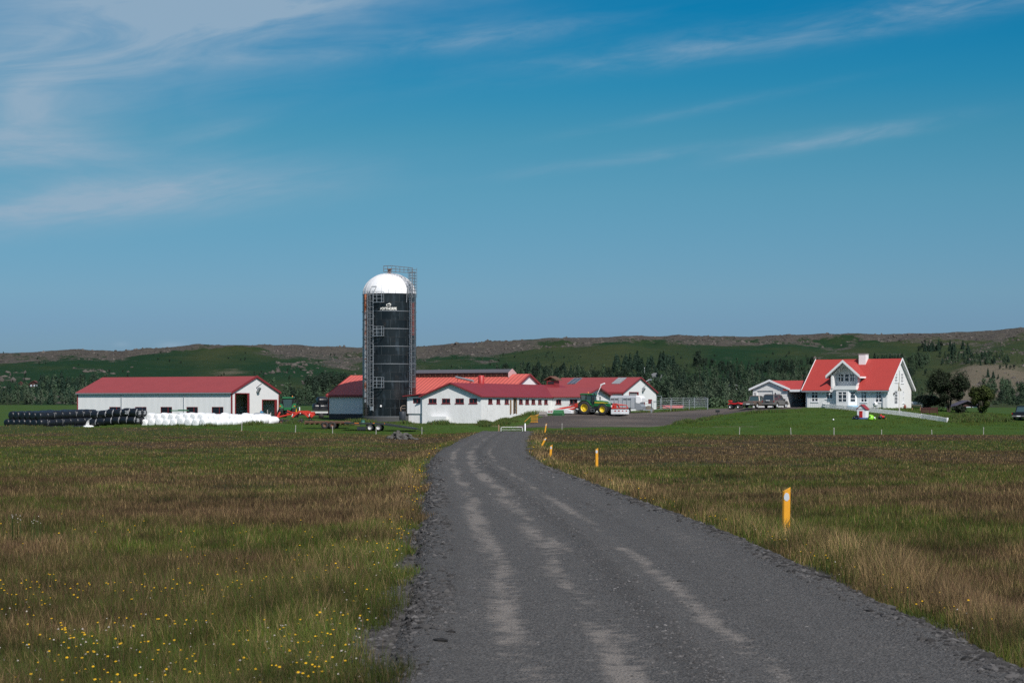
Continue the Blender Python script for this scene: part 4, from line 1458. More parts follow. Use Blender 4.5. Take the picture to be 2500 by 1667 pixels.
for z in np.arange(zt, rail1, .42):
    mb.path([c @ Vector((x, -RS - .28 + y, z)) for x, y in ((-.45, 0), (-.45, -.8), (.45, -.8), (.45, 0))], 0.024, 5)
mb.build('dome_ladder', DGALV, si)
mb = MB()
c3 = Matrix.Rotation(R_(40), 3, 'Z')
mb.tube(c3 @ Vector((0, -RS - .25, wz(739, 287) - zs)), c3 @ Vector((0.35, -RS + .1, zt + .6)), 0.04, 6)
c4 = Matrix.Rotation(PL, 3, 'Z')
zf0, zf1 = zt + .35, wz(699, 287) - zs
mb.path([c4 @ Vector((-.4, -RS - .2, zf0)), c4 @ Vector((-.35, -RS + .2, zf1)), c4 @ Vector((.5, -RS + .2, zf1)), c4 @ Vector((.35, -RS - .2, zf0))], 0.03, 5)
mb.build('hand_rail', DGALV, si)
# control box and lamp near the foot
MB().box(Matrix.Rotation(PL, 3, 'Z') @ Vector((0.05, -RS - .3, z_lo + .4)), (.45, .3, .55), Matrix.Rotation(PL, 3, 'Z')).build('control_box', GALV, si, bevel=.02)
MB().box(Matrix.Rotation(R_(-14), 3, 'Z') @ Vector((0, -RS - .12, z_lo + .75)), (.22, .15, .26)).build('junction_box', TRIMW, si, bevel=.02)


# lettering and emblem, curved round the shell
def bend_on(o, zc, px_mid, rad):
    me = o.data
    for v in me.vertices:
        a = v.co.x / rad
        z = v.co.y
        phi = math.asin((px_mid - 950.5) / (FPX / 287.0) / RS) + a
        v.co = Vector((rad * math.sin(phi), -rad * math.cos(phi), zc + z)) + Vector((math.sin(phi), -math.cos(phi), 0)) * (v.co.z)


def text_mesh(name, body, size, mt_, parent, extrude=0.01, bold=0.0):
    cu = bpy.data.curves.new(name, 'FONT')
    cu.body = body
    cu.size = size
    cu.align_x = 'CENTER'
    cu.align_y = 'CENTER'
    cu.extrude = extrude
    cu.offset = bold
    to = bpy.data.objects.new(name, cu)
    COL.objects.link(to)
    dg = bpy.context.evaluated_depsgraph_get()
    me = bpy.data.meshes.new_from_object(to.evaluated_get(dg))
    bpy.data.objects.remove(to)
    o = bpy.data.objects.new(name, me)
    COL.objects.link(o)
    o.parent = parent
    me.materials.clear()
    me.materials.append(mt_)
    return o


SIGNW = mat('sign_white', (0.82, 0.81, 0.76), 0.5, amount=0.1)
tx = text_mesh('lettering', 'BOYTHORPE', 0.50, SIGNW, si, 0.012, 0.018)
wdt = max(v.co.x for v in tx.data.vertices) - min(v.co.x for v in tx.data.vertices)
for v in tx.data.vertices:
    v.co.x *= 2.34 / wdt
bend_on(tx, wz(753.5, 286) - zs, 952, RS + .02)
em = MB()
ring = []
for k in range(27):
    a = 0.9 + 2 * math.pi * k / 24
    ring.append((0.30 * math.cos(a) + 0.02 * k / 26, 0.165 * math.sin(a) + 0.004 * k, 0.01))
for k in range(26):
    w0, w1 = 0.075 + .02 * math.sin(k / 26 * 3.1), 0.075 + .02 * math.sin((k + 1) / 26 * 3.1)
    p, q = ring[k], ring[k + 1]
    em.add([(p[0] * (1 - w0 * 1.6), p[1] * (1 - w0 * 2.2), .012), (q[0] * (1 - w1 * 1.6), q[1] * (1 - w1 * 2.2), .012), (q[0] * (1 + w1 * 1.6), q[1] * (1 + w1 * 2.2), .012), (p[0] * (1 + w0 * 1.6), p[1] * (1 + w0 * 2.2), .012)], [(0, 1, 2, 3)])
em.add([(0.02, .19, .012), (0.12, .17, .012), (0.0, .27, .012), (-.06, .25, .012)], [(0, 1, 2, 3)])
eo = em.build('emblem', SIGNW, si, fix=False)
bend_on(eo, wz(745, 286) - zs, 952.5, RS + .02)

# ---------------------------------------------------------------- farm house
THH = R_(34.0)
Bh = (wx(2166, 284), 284.0)
zb = wz(995.5, 284)
ho = thing('farmhouse', 'white house with bright red roof, white gabled dormer and chimney behind the picket fence', 'house', (Bh[0], Bh[1], zb), -THH)
hx = lambda px, y=0.0: lx(px, y, Bh, THH)
hy = lambda px, x=0.0: ly(px, x, Bh, THH)
hz = lambda py, Y=286.5: wz(py, Y) - zb
Lh, Wh = -hx(1967.4), hy(2224.7)
ze, zr = hz(951, 285) + 0.25, hz(877.5, 287.5)
pf = lambda a, b, t, bt: (hx(a), hx(b), hz(bt), hz(t))
# front windows
w1, w2, w3, w4 = pf(1980.5, 1997.5, 955, 980.5), pf(2016, 2033.5, 955.5, 973.5), pf(2101, 2117, 955, 982), pf(2136.5, 2153.5, 955, 982)
bx0, bx1, bx2, bx3 = hx(2040), hx(2041.5, -.9), hx(2071, -.9), hx(2093)
mb = MB()
wall_cells(mb, -Lh, bx0, -1.0, ze, [w1, w2], front())
wall_cells(mb, bx3, 0, -1.0, ze, [w3, w4], front())
mb.add([(-Lh, 0, -1), (-Lh, Wh, -1), (-Lh, Wh, ze), (-Lh, Wh / 2, zr), (-Lh, 0, ze)], [(0, 1, 2, 3, 4)])
mb.add([(-Lh, Wh, -1), (0, Wh, -1), (0, Wh, ze), (-Lh, Wh, ze)], [(0, 1, 2, 3)])
mb.build('wall', mat('white_boarded_wall', (0.79, 0.79, 0.79), 0.6, col2=(0.72, 0.72, 0.72), nscale=2.0, amount=0.5, ribs=(0, 0.3, 0.006)), ho, fix=False)
for w in (w1, w2, w3, w4):
    bars = (0.72, 0.33) if w is not w2 else (0.68,)
    window(ho, front(), *w, TRIMW, (0.5,), bars, fw=0.10, glass=GLASSH, sill=True, curtain=w in (w3, w4))
# gable end with its windows and glazed door
pg = lambda a, b, t, bt: (hy(a), hy(b), hz(bt, 289), hz(t, 289))
g1, g2, g3 = pg(2184.5, 2191.5, 911, 934), pg(2199.5, 2206, 911, 935.5), pg(2203.5, 2207.5, 954.5, 984)
gd = pg(2184, 2193, 953.5, 994)
gw = MB()
wall_cells(gw, 0, Wh, -1, ze, [gd, g3], right())
# upper triangle with two windows: stack of strips following the rake
zs_ = sorted({ze, g1[2], g1[3], g2[2], g2[3], zr})
for za, zb2 in zip(zs_[:-1], zs_[1:]):
    yl = lambda z: (z - ze) / (zr - ze) * Wh / 2
    la_, lb_ = yl(za), yl(zb2)
    us = [None]
    hol = [h for h in (g1, g2) if h[2] <= (za + zb2) / 2 <= h[3]]
    cuts = sorted([c for h in hol for c in (h[0], h[1])])
    left_edge = [(la_, lb_)] + [(c, c) for c in cuts] + [(Wh - la_, Wh - lb_)]
    for k in range(0, len(left_edge) - 1, 2):
        (a0, a1), (b0, b1) = left_edge[k], left_edge[k + 1]
        gw.add([(0, a0, za), (0, b0, za), (0, b1, zb2), (0, a1, zb2)], [(0, 1, 2, 3)])
gw.build('gable_wall', WHITE, ho, fix=False)
for g in (g1, g2):
    window(ho, right(), *g, TRIMW, (0.5,), (0.35, 0.68), fw=0.10, glass=GLASSH, sill=True)
window(ho, right(), *g3, TRIMW, (), (0.5,), fw=0.12, glass=CURT, sill=True)
do = MB()
u0, u1, z0, z1 = gd
for a, b, c_, e_ in ((u0, u0 + .14, z0, z1), (u1 - .14, u1, z0, z1), (u0 + .14, u1 - .14, z1 - .14, z1), (u0 + .14, u1 - .14, z0, z0 + .5)):
    do.b2((-0.14, a + .002, c_ + .002), (-0.04, b - .002, e_ - .002))
for k in (0.40, 0.60, 0.80):
    do.b2((-0.13, u0 + .14, z0 + (z1 - z0) * k - .03), (-0.05, u1 - .14, z0 + (z1 - z0) * k + .03))
do.b2((-0.125, (u0 + u1) / 2 - .04, z0 + .5), (-0.055, (u0 + u1) / 2 + .04, z1 - .14))
dob = do.build('door', TRIMW, ho)
MB().b2((-0.11, u0 + .14, z0 + .5), (-0.09, u1 - .14, z1 - .14)).build('pane', GLASSH, dob)
MB().b2((-0.04, u1 - .12, z0 + 1.0), (0.0, u1 - .08, z0 + 1.15)).build('handle', GALV, dob)
# main roof; the front slope stops short of the dormer's recess
oe, og, th_ = 0.45, 0.45, 0.14
sl = (zr - ze) / (Wh / 2)
dl_, dr_ = hx(2028.6), hx(2094)                     # outer faces of the dormer cheeks
ybk = 1.5                                          # back wall of the recessed balcony
roof = MB()


def slope_slab(mb, x0, x1, ya, yb, f):
    q = [(x0, ya), (x1, ya), (x1, yb), (x0, yb)]
    vs = [(x, y, f(y)) for x, y in q] + [(x, y, f(y) + th_) for x, y in q]
    mb.add(vs, [(3, 2, 1, 0), (4, 5, 6, 7), (0, 1, 5, 4), (1, 2, 6, 5), (2, 3, 7, 6), (3, 0, 4, 7)])


fz = lambda y: ze + sl * y
bz_ = lambda y: zr - sl * (y - Wh / 2)
slope_slab(roof, -Lh - og, dl_, -oe, Wh / 2, fz)
slope_slab(roof, dr_, og, -oe, Wh / 2, fz)
slope_slab(roof, dl_, dr_, ybk + .1, Wh / 2, fz)
slope_slab(roof, -Lh - og, og, Wh / 2, Wh + oe, bz_)
roof.build('roof', HOUSER, ho)
MB().b2((-Lh - og, -oe - .03, ze - sl * oe - 0.12), (dl_, -oe + .04, ze - sl * oe + 0.06)).build('gutter', GALV, ho)
MB().b2((dr_, -oe - .03, ze - sl * oe - 0.12), (og, -oe + .04, ze - sl * oe + 0.06)).build('gutter', GALV, ho)
so = MB()
so.b2((-Lh - og, -oe + .05, ze - sl * oe - .04), (dl_, -.01, ze - sl * oe + 0.0))
so.b2((dr_, -oe + .05, ze - sl * oe - .04), (og, -.01, ze - sl * oe + 0.0))
so.build('soffit', TRIMW, ho)
bb = MB()
barge(bb, lambda u, z, d: (og + d, u, z), 0, Wh / 2, Wh, ze, zr, oe, 0.24, 0.06)
bb.build('barge_board', TRIMW, ho)
bb = MB()
barge(bb, lambda u, z, d: (-Lh - og - d, u, z), 0, Wh / 2, Wh, ze, zr, oe, 0.24, 0.06)
bb.build('barge_board', TRIMW, ho)
# dormer
xm = (dl_ + dr_) / 2
zdr = hz(883, 285.5)
half = (dr_ - dl_) / 2
sd_ = 0.83
zde = zdr - sd_ * half
dm_ = MB()
zpar = hz(941.5, 285)                               # top of the balcony front
yhit = lambda z: (z - ze) / sl
for x, sg in ((dl_, 1), (dr_, -1)):
    yb = yhit(zde)
    dm_.add([(x, 0, ze - .2), (x, yb + .3, ze - .2), (x, yb + .3, zde), (x, 0, zde), (x + sg * .25, 0, ze - .2), (x + sg * .25, yb + .3, ze - .2), (x + sg * .25, yb + .3, zde), (x + sg * .25, 0, zde)],
            [(0, 1, 2, 3), (7, 6, 5, 4), (0, 3, 7, 4), (1, 5, 6, 2), (3, 2, 6, 7)])
dorm = dm_.build('dormer', WHITE, ho)
wx0, wx1 = hx(2045.5, ybk), hx(2086.5, ybk)
wz0, wz1 = zpar - .35, hz(908.5, 287)
dA, dB = wx0 + (wx1 - wx0) * .385, wx0 + (wx1 - wx0) * .70
bw = MB()
holes = [(wx0, dA, hz(932, 287), wz1), (dA + .02, dB - .02, hz(932, 287), wz1), (dB, wx1, hz(932, 287), wz1)]
wall_cells(bw, dl_ + .25, dr_ - .25, ze - .2, zde, holes, front(ybk))
bw.add([(dl_ + .25, ybk, zde), (dr_ - .25, ybk, zde), (xm, ybk, zdr - .05)], [(0, 1, 2)])
bw.build('balcony_wall', WHITE, dorm, fix=False)
for h, mu, ba in ((holes[0], (0.42,), (0.55,)), (holes[1], (), (0.48,)), (holes[2], (0.5,), (0.55,))):
    window(ho, front(ybk), *h, TRIMW, mu, ba, fw=0.12, glass=GLASSH)
pa = MB()
pa.b2((hx(2036.5, -.9), -0.98, hz(951, 284)), (hx(2090, -.9), -0.86, zpar))
pa.b2((hx(2036.5, -.9), -0.86, hz(951, 284)), (hx(2036.5, -.9) + .1, 0.0, zpar - .003))
pa.b2((hx(2090, -.9) - .1, -0.86, hz(951, 284)), (hx(2090, -.9), 0.0, zpar - .003))
pa.b2((hx(2036.5, -.9) + .1, -0.86, hz(951, 284)), (hx(2090, -.9) - .1, ybk, hz(951, 284) + .12))
pa.build('balcony', WHITE, ho)
dro = MB()
yr_ = yhit(zdr) + .3
ohe = 0.55
q = [(dl_ - ohe, zde - sd_ * ohe), (xm, zdr), (dr_ + ohe, zde - sd_ * ohe), (dr_ + ohe, zde - sd_ * ohe + th_), (xm, zdr + th_), (dl_ - ohe, zde - sd_ * ohe + th_)]
# the slab runs back to where it meets the main slope
fr = [(x, -0.55, z) for x, z in q]
bk = [(x, max(0.3, yhit(z) + .25), z) for x, z in q]
n = len(q)
dro.add(fr + bk, [(i, (i + 1) % n, n + (i + 1) % n, n + i) for i in range(n)] + [tuple(range(n - 1, -1, -1)), tuple(range(n, 2 * n))])
dro.build('dormer_roof', HOUSER, ho)
bb = MB()
barge(bb, lambda u, z, d: (u, -0.55 - d, z), dl_, xm, dr_, zde, zdr, ohe, 0.30, 0.07)
ztip = zde - sd_ * ohe
bb.b2((dr_ + ohe - .03, -0.5, ztip - .12), (dr_ + ohe + .05, yhit(ztip) + .1, ztip + .12))
bb.b2((dl_ - ohe - .05, -0.5, ztip - .12), (dl_ - ohe + .03, yhit(ztip) + .1, ztip + .12))
bb.build('dormer_barge_board', TRIMW, ho)
SOFF = mat('painted_soffit', (0.62, 0.62, 0.61), 0.7, amount=0.2)
gable_roof(0.006, og - .006, 0, Wh, ze - .034, zr - .034, oe - .02, 0, 0.03).build('gable_soffit', SOFF, ho)
so = MB()
so.prism([(dl_ - ohe + .02, ztip - .03), (xm, zdr - .034), (dr_ + ohe - .02, ztip - .03), (dr_ + ohe - .02, ztip - .004), (xm, zdr - .004), (dl_ - ohe + .02, ztip - .004)], -0.54, -0.005, 'y')
so.build('dormer_soffit', SOFF, ho)
MB().prism([(dl_ + .26, zde - .03), (xm, zdr - .10), (dr_ - .26, zde - .03), (dr_ - .26, zde - .004), (xm, zdr - .06), (dl_ + .26, zde - .004)], 0.0, ybk - .01, 'y').build('balcony_ceiling', SOFF, ho)
# bay window under the balcony
zbt, zbb = hz(951.5, 284.5), hz(988, 284.5)
by = -0.88
plan = [(bx0, -.02), (bx1, by), (bx2, by), (bx3, -.02)]
ba_ = MB()
for (p, q_) in zip(plan[:-1], plan[1:]):
    dx, dy = q_[0] - p[0], q_[1] - p[1]
    ll = math.hypot(dx, dy)
    Pm = (lambda p, dx, dy, ll: lambda u, z, d: (p[0] + dx / ll * u - dy / ll * d, p[1] + dy / ll * u + dx / ll * d, z))(p, dx, dy, ll)
    hh = (0.22, ll - 0.22, hz(981.5, 284.5), hz(955, 284.5))
    if p is plan[0]:
        wall_cells(ba_, 0, ll, -1.0, zbt, [], Pm)
    else:
        wall_cells(ba_, 0, ll, -1.0, zbt, [hh], Pm, depth=0.12)
        window(ho, Pm, *hh, TRIMW, (0.5,) if p is plan[1] else (), (0.72, 0.33), fw=0.09, glass=GLASSH, depth=0.08)
ba_.build('bay', WHITE, ho, fix=False)
# chimney, down pipes, wall lamps, satellite arm
yc = Wh / 2 - .35
xc_ = hx(2108.5, yc)
ch = MB().b2((xc_ - .52, yc - .5, ze + 2.2), (xc_ + .52, yc + .5, hz(864.5, 288))).build('chimney', WHITE, ho)
MB().b2((xc_ - .56, yc - .54, hz(864.5, 288)), (xc_ + .56, yc + .54, hz(862, 288))).build('chimney_cap', CONC, ch)
for x in (-Lh + .25, -0.65):
    MB().path([(x, -oe + .05, ze - sl * oe), (x, -.09, ze - .75), (x, -.09, -.3)], 0.05).build('downpipe', GALV, ho)
for p in (2005.5, 2124.5):
    MB().lathe([(0.05, 0), (0.11, .05), (0.11, .22), (0.05, .26)], 8, o=(hx(p), -.16, hz(963))).b2((hx(p) - .04, -.14, hz(963) + .05), (hx(p) + .04, -.005, hz(963) + .12)).build('wall_lamp', TRIMW, ho)
MB().lathe([(0.05, 0), (0.11, .05), (0.11, .22), (0.05, .26)], 8, o=(.16, hy(2180.5), hz(963, 287))).build('wall_lamp', DARKST, ho)
# entrance hollow between house and garage stays dark behind the carport

# ---------------------------------------------------------------- garage with carport
yg = 1.2
Bg = (Bh[0] - Lh * math.cos(THH) + yg * math.sin(THH), Bh[1] + Lh * math.sin(THH) + yg * math.cos(THH))
gx = lambda px, y=0.0: lx(px, y, Bg, THH)
zg = wz(994.5, Bg[1])
ga = thing('garage', 'white boarded garage with low red roof left of the farmhouse', 'garage', (Bg[0], Bg[1], zg), -THH)
gz = lambda py, Y=296: wz(py, Y) - zg
x0, x1 = gx(1838), gx(1923)
xm = (x0 + x1) / 2
zre = gz(930.5)
hw = (x1 - x0) / 2
oeg = 0.5
zee = gz(953.2) + 0.24
sg_ = (zre - zee) / hw
gdr = (gx(1848), gx(1887), -.3, gz(953.5))
gwl, gwr = (gx(1840.5), gx(1845.5), gz(966.5), gz(957.5)), (gx(1890), gx(1895.5), gz(965), gz(957.5))
BOARD = mat('white_boards', (0.76, 0.75, 0.73), 0.65, amount=0.4, nscale=2.0, ribs=(2, 0.24, 0.006))
mb = MB()
gable_wall(mb, front(), x0, xm, x1, -.6, zee, zre, [gdr, gwl, gwr])
mb.add([(x0, 0, -.6), (x0, 8, -.6), (x0, 8, zee), (x0, 0, zee)], [(0, 1, 2, 3)])
mb.add([(x1, 0, -.6), (x1, 8, -.6), (x1, 8, zee), (x1, 0, zee)], [(0, 1, 2, 3)])
mb.add([(x0, 8, -.6), (x1, 8, -.6), (x1, 8, zee), (xm, 8, zre), (x0, 8, zee)], [(0, 1, 2, 3, 4)])
mb.build('wall', BOARD, ga, fix=False)
MB().b2((gdr[0] + .01, 0.12, gdr[2]), (gdr[1] - .01, 0.18, gdr[3] - .01)).build('garage_door', BOARD, ga)
for w in (gwl, gwr):
    window(ga, front(), *w, TRIMW, (), (), fw=0.06)
gable_roof(0, 8, x0, x1, zee, zre, oeg, 0.26, 0.12, 'y').build('roof', HOUSERY, ga)
mb = MB()
barge(mb, lambda u, z, d: (u, -0.26 - d, z), x0, xm, x1, zee, zre, oeg, 0.24, 0.07)
mb.build('barge_board', TRIMW, ga)
MB().prism([(x0 - oeg + .02, zee - sg_ * oeg - .03), (xm, zre - .034), (x1 + oeg - .02, zee - sg_ * oeg - .03), (x1 + oeg - .02, zee - sg_ * oeg - .004), (xm, zre - .004), (x0 - oeg + .02, zee - sg_ * oeg - .004)], -.25, -.005, 'y').build('gable_soffit', SOFF, ga)
# carport roof linking to the house
ylo, yhi = -0.3, (8 - 0.4) / 2
zc0 = gz(953.5) + .02
zc1 = zre
q = [(x1 - .6, ylo), (-0.1, ylo), (-0.1, yhi), (xm, yhi)]
zz = lambda y: zc0 + (zc1 - zc0) * (y - ylo) / (yhi - ylo)
mb = MB()
vs = [(x, y, zz(y)) for x, y in q] + [(x, y, zz(y) + .12) for x, y in q]
mb.add(vs, [(3, 2, 1, 0), (4, 5, 6, 7), (0, 1, 5, 4), (1, 2, 6, 5), (2, 3, 7, 6), (3, 0, 4, 7)])
q2 = [(xm, yhi), (-0.1, yhi), (-0.1, 2 * yhi - ylo), (x1 - .6, 2 * yhi - ylo)]
vs = [(x, y, zz(y if y <= yhi else 2 * yhi - y)) for x, y in q2] + [(x, y, zz(y if y <= yhi else 2 * yhi - y) + .12) for x, y in q2]
mb.add(vs, [(3, 2, 1, 0), (4, 5, 6, 7), (0, 1, 5, 4), (1, 2, 6, 5), (2, 3, 7, 6), (3, 0, 4, 7)])
mb.build('carport_roof', HOUSERY, ga)
MB().b2((x1 + .5, ylo - .08, zc0 - .2), (-.12, ylo - .01, zc0 + .13)).build('fascia', TRIMW, ga)
MB().b2((x1 + .02, 5.0, -.6), (-.02, 5.15, zz(yhi) - .3)).build('carport_back_wall', mat('shade_dark_wall', (0.06, 0.055, 0.055), 0.9), ga)  # near-black wall colour stands in for the shade inside the carport
MB().b2((gx(1925, 5) + .1, 4.9, -.4), (gx(1925, 5) + 1.0, 4.98, 1.75)).build('side_door', DARKST, ga)
# ---------------------------------------------------------------- wrapped bales
def bale_mesh(kind, seed):
    r = random.Random(seed)
    R, Lh_ = 0.60, 0.63
    n = 20
    prof = [(0.02, -Lh_), (0.35, -Lh_ - 0.015), (0.50, -Lh_ + 0.02), (0.57, -Lh_ + 0.10), (R, -Lh_ + 0.24), (R + .01, 0.0), (R, Lh_ - 0.24), (0.57, Lh_ - 0.10), (0.50, Lh_ - 0.02), (0.35, Lh_ + 0.015), (0.02, Lh_)]
    mb = MB()
    M = Matrix.Rotation(math.pi / 2, 3, 'Y')
    mb.lathe(prof, n, M)
    vs = []
    ph = r.random() * 6
    for v in mb.v:
        x, y, z = v
        k = 1 + 0.03 * math.sin(3 * math.atan2(z, y) + ph) + 0.02 * r.uniform(-1, 1)
        z2 = z * k
        z2 = max(z2, -0.52) * (0.97 if z2 > 0 else 1.0)
        vs.append((x * (1 + .02 * r.uniform(-1, 1)), y * k, z2 + 0.52))
    mb.v = vs
    return mb.build('wrapped_bale', WRAPB if kind == 'b' else WRAPW)


black_protos = [bale_mesh('b', 3), bale_mesh('b', 4)]
white_protos = [bale_mesh('w', 5), bale_mesh('w', 6)]
tail_mb = MB()
for k in range(6):
    a0, a1 = -0.5 + k * 0.26, -0.5 + (k + 1) * 0.26
    tail_mb.add([(0.50, -.615 * math.cos(a0), .52 + .615 * math.sin(a0)), (0.50, -.615 * math.cos(a1), .52 + .615 * math.sin(a1)), (0.56, -.60 * math.cos(a1), .52 + .60 * math.sin(a1)), (0.545, -.60 * math.cos(a0), .52 + .60 * math.sin(a0))], [(0, 1, 2, 3)])
TAILM = mat('pale_wrap_tail', (0.42, 0.43, 0.45), 0.5)
first = {}


def bale(kind, p, ang, label, group, tail=False):
    pr = random.choice(black_protos if kind == 'b' else white_protos)
    if pr.name in first:
        o = pr.copy()
        COL.objects.link(o)
    else:
        o = pr
        first[pr.name] = 1
    o.location = p
    o.rotation_euler = (random.uniform(-.03, .03), random.uniform(-.03, .03), ang + random.uniform(-.05, .05) + (math.pi if False else 0))
    o.scale = (random.uniform(.97, 1.06), random.uniform(.95, 1.07), random.uniform(.92, 1.06))
    tag(o, label, 'hay bale', group)
    if tail:
        if 't' in first:
            c = first['t'].copy()
            COL.objects.link(c)
        else:
            c = tail_mb.build('wrap_tail', TAILM, fix=False)
            first['t'] = c
        c.parent = o
    return o


def stack(kind, px0, Y0, ang, n_len, n_deep, tiers, label, group, back=-1, pitch=0.98, show=lambda i, k, t: True, tails=0.4, zoff=0.0, taper=0):
    """rows of bales: first row starts at column px0, runs along ang; further rows lie behind"""
    d = Vector((math.cos(ang), math.sin(ang), 0))
    b = Vector((-math.sin(ang), math.cos(ang), 0)) * (1 if back > 0 else 1)
    p0 = Vector((wx(px0, Y0), Y0, 0)) + d * 0.62
    out = []
    for t in range(tiers):
        for k in range(n_deep - (t if n_deep > 2 else 0)):
            for i in range(n_len - t * taper):
                if not show(i, k, t):
                    continue
                p = p0 + d * (i * 1.27 + random.uniform(-.03, .03) + 0.25 * t) + b * (k * 1.18 + (0.5 * t if n_deep > 2 else 0.12 * t))
                p.z = H(p.x, p.y) - 0.06 + t * pitch + zoff
                out.append(((i, k, t), bale(kind, p, ang, label[t], group, tail=(random.random() < tails))))
    return dict(out)


stack('b', 97, 279, R_(52), 8, 8, 3,
      ['black wrapped bale in the bottom layer of the far left stack', 'black wrapped bale in the middle layer of the far left stack',
       'black wrapped bale in the top layer of the far left stack'], 'black bales in the wide stack at the far left',
      show=lambda i, k, t: k == 0 or i == 0 or t == 2 or (t == 1 and i < 2), zoff=-0.62, pitch=0.97)
s2 = stack('b', 222, 274, -TH, 6, 2, 2,
           ['black wrapped bale in the lower layer of the short stack beside the white bales', 'black wrapped bale in the upper layer of the short stack beside the white bales'],
           'black bales in the short stack beside the white bales', show=lambda i, k, t: k == 0 or i == 5 or t == 1, tails=0.7, zoff=.22)
for key in ((5, 0, 0), (5, 0, 1), (5, 1, 1), (4, 0, 1)):
    if key in s2:
        num = text_mesh('painted_number', '25', 0.55, TAILM, s2[key], 0.006, 0.02)
        for v in num.data.vertices:
            x, y, z = v.co
            v.co = (0.665 + z, x * 0.9, 0.55 + y) if key[0] == 5 else (x + .25, -0.63 - z, 0.55 + y)
stack('w', 352, 268, math.pi / 2 - TH, 3, 8, 1, ['white wrapped bale lying in the bottom layer at the left part of the white stack'], 'bottom layer white bales by the shed', tails=0,
      show=lambda i, k, t: i < 1) if False else None
vdir = Vector((math.sin(TH), math.cos(TH), 0))
udir = Vector((math.cos(TH), -math.sin(TH), 0))
pW = Vector((wx(494, 267.5), 267.5, 0))
for t in (0, 1):
    for k in range(9 - t):
        for i in range(14 - t):
            if not (i == 0 or k == 0 or (t == 1 and i < 4)):
                continue
            sink = 0.30 * max(0, i - 4) / 9 * t
            p = pW - udir * (k * 1.17 + 0.55 * t) + vdir * (i * 1.27 + .63 + 0.35 * t)
            p.z = H(p.x, p.y) - 0.20 + t * 0.64 - sink + random.uniform(-.09, .07)
            lab = ('white wrapped bale in the upper layer', 'white wrapped bale in the lower layer')[1 - t]
            where = ' with its round end facing the field' if i == 0 else (' in the row running back to the shed door' if k == 0 else ' of the white stack, behind the front ends')
            bale('w', p, math.pi / 2 - TH, lab + where, ('lower', 'upper')[t] + ' layer of white bales' + where)
# loose white wrap lying by the black bales
mb = MB()
p = on_ground(206, 276)
for k in range(7):
    a0, a1 = k / 7, (k + 1) / 7
    f = lambda a: Vector((p.x + 0.15 + 2.3 * a ** 2.2, p.y, p.z + 0.15 + 1.25 * math.sin(a * 1.9)))
    A_, B_ = f(a0), f(a1)
    mb.add([A_, B_, B_ + Vector((.5 - .2 * a1, .5, 0)), A_ + Vector((.5, .4, 0))], [(0, 1, 2, 3)])
o = mb.build('plastic_sheet', WRAPW, fix=False)
o.modifiers.new('thickness', 'SOLIDIFY').thickness = 0.03
tag(o, 'loose strip of white wrap hanging between the two black bale stacks', 'plastic sheet')
mb = MB()
p = on_ground(216, 273)
mb.lathe([(0.02, -.1), (0.95, -.1), (1.0, .15), (0.8, .42), (0.4, .5), (0.0, .52)], 12, Matrix.Diagonal((.78, .4, .62)), o=p)
tag(mb.build('plastic_bundle', WRAPW), 'low white plastic bundle on the grass in front of the black bales', 'plastic bundle')
# green sheet on the white bales
p = on_ground(437, 271)
mb = MB().b2((p.x - 1.1, p.y, p.z + 1.82), (p.x + 1.2, p.y + 1.0, p.z + 1.95)).b2((p.x - .2, p.y - .05, p.z + 1.94), (p.x + 1.1, p.y + .8, p.z + 2.02))
tag(mb.build('tarpaulin', mat('green_tarpaulin', (0.02, 0.12, 0.05), 0.6), bevel=.03), 'folded green tarpaulin lying on top of the white bales', 'tarpaulin')
# black bales on a pale trailer at the barn's left end
for j, (a, zz_) in enumerate(((776, 0.55), (789, 0.55), (786, 1.55))):
    p = on_ground(a, 312)
    b = bale('b', (p.x, p.y, wz(1003, 312) + zz_ - .55), 0.35, ('black wrapped bale on the low pale trailer left of the grey barn', 'black wrapped bale on the low pale trailer left of the grey barn', 'black wrapped bale lying on two others at the left end of the grey barn')[j], 'black bales by the grey barn')
    b.scale = (1.25, 1.25, 1.05)
fb = thing('bale_trailer', 'low pale flat trailer under three black bales beside the grey barn', 'trailer', on_ground(766, 311))
zt_ = wz(1004, 311) - fb.location.z
MB().b2((-2.2, -.9, zt_ - .28), (2.4, 1.2, zt_)).build('deck', mat('pale_deck', (0.55, 0.56, 0.56), 0.6), fb)
MB().b2((-2.15, -.8, zt_), (-2.0, -.7, zt_ + .65)).build('stake', TRIMW, fb)
for x in (-.6, 1.2):
    MB().lathe([(0.02, -.12), (.36, -.12), (.4, 0), (.36, .12), (.02, .12)], 12, Matrix.Rotation(math.pi / 2, 3, 'X'), o=(x, -.8, .38)).build('wheel', BLACK, fb)
MB().b2((-2.1, -.7, .42), (2.3, 1.1, zt_ - .285)).build('chassis', DARKST, fb)


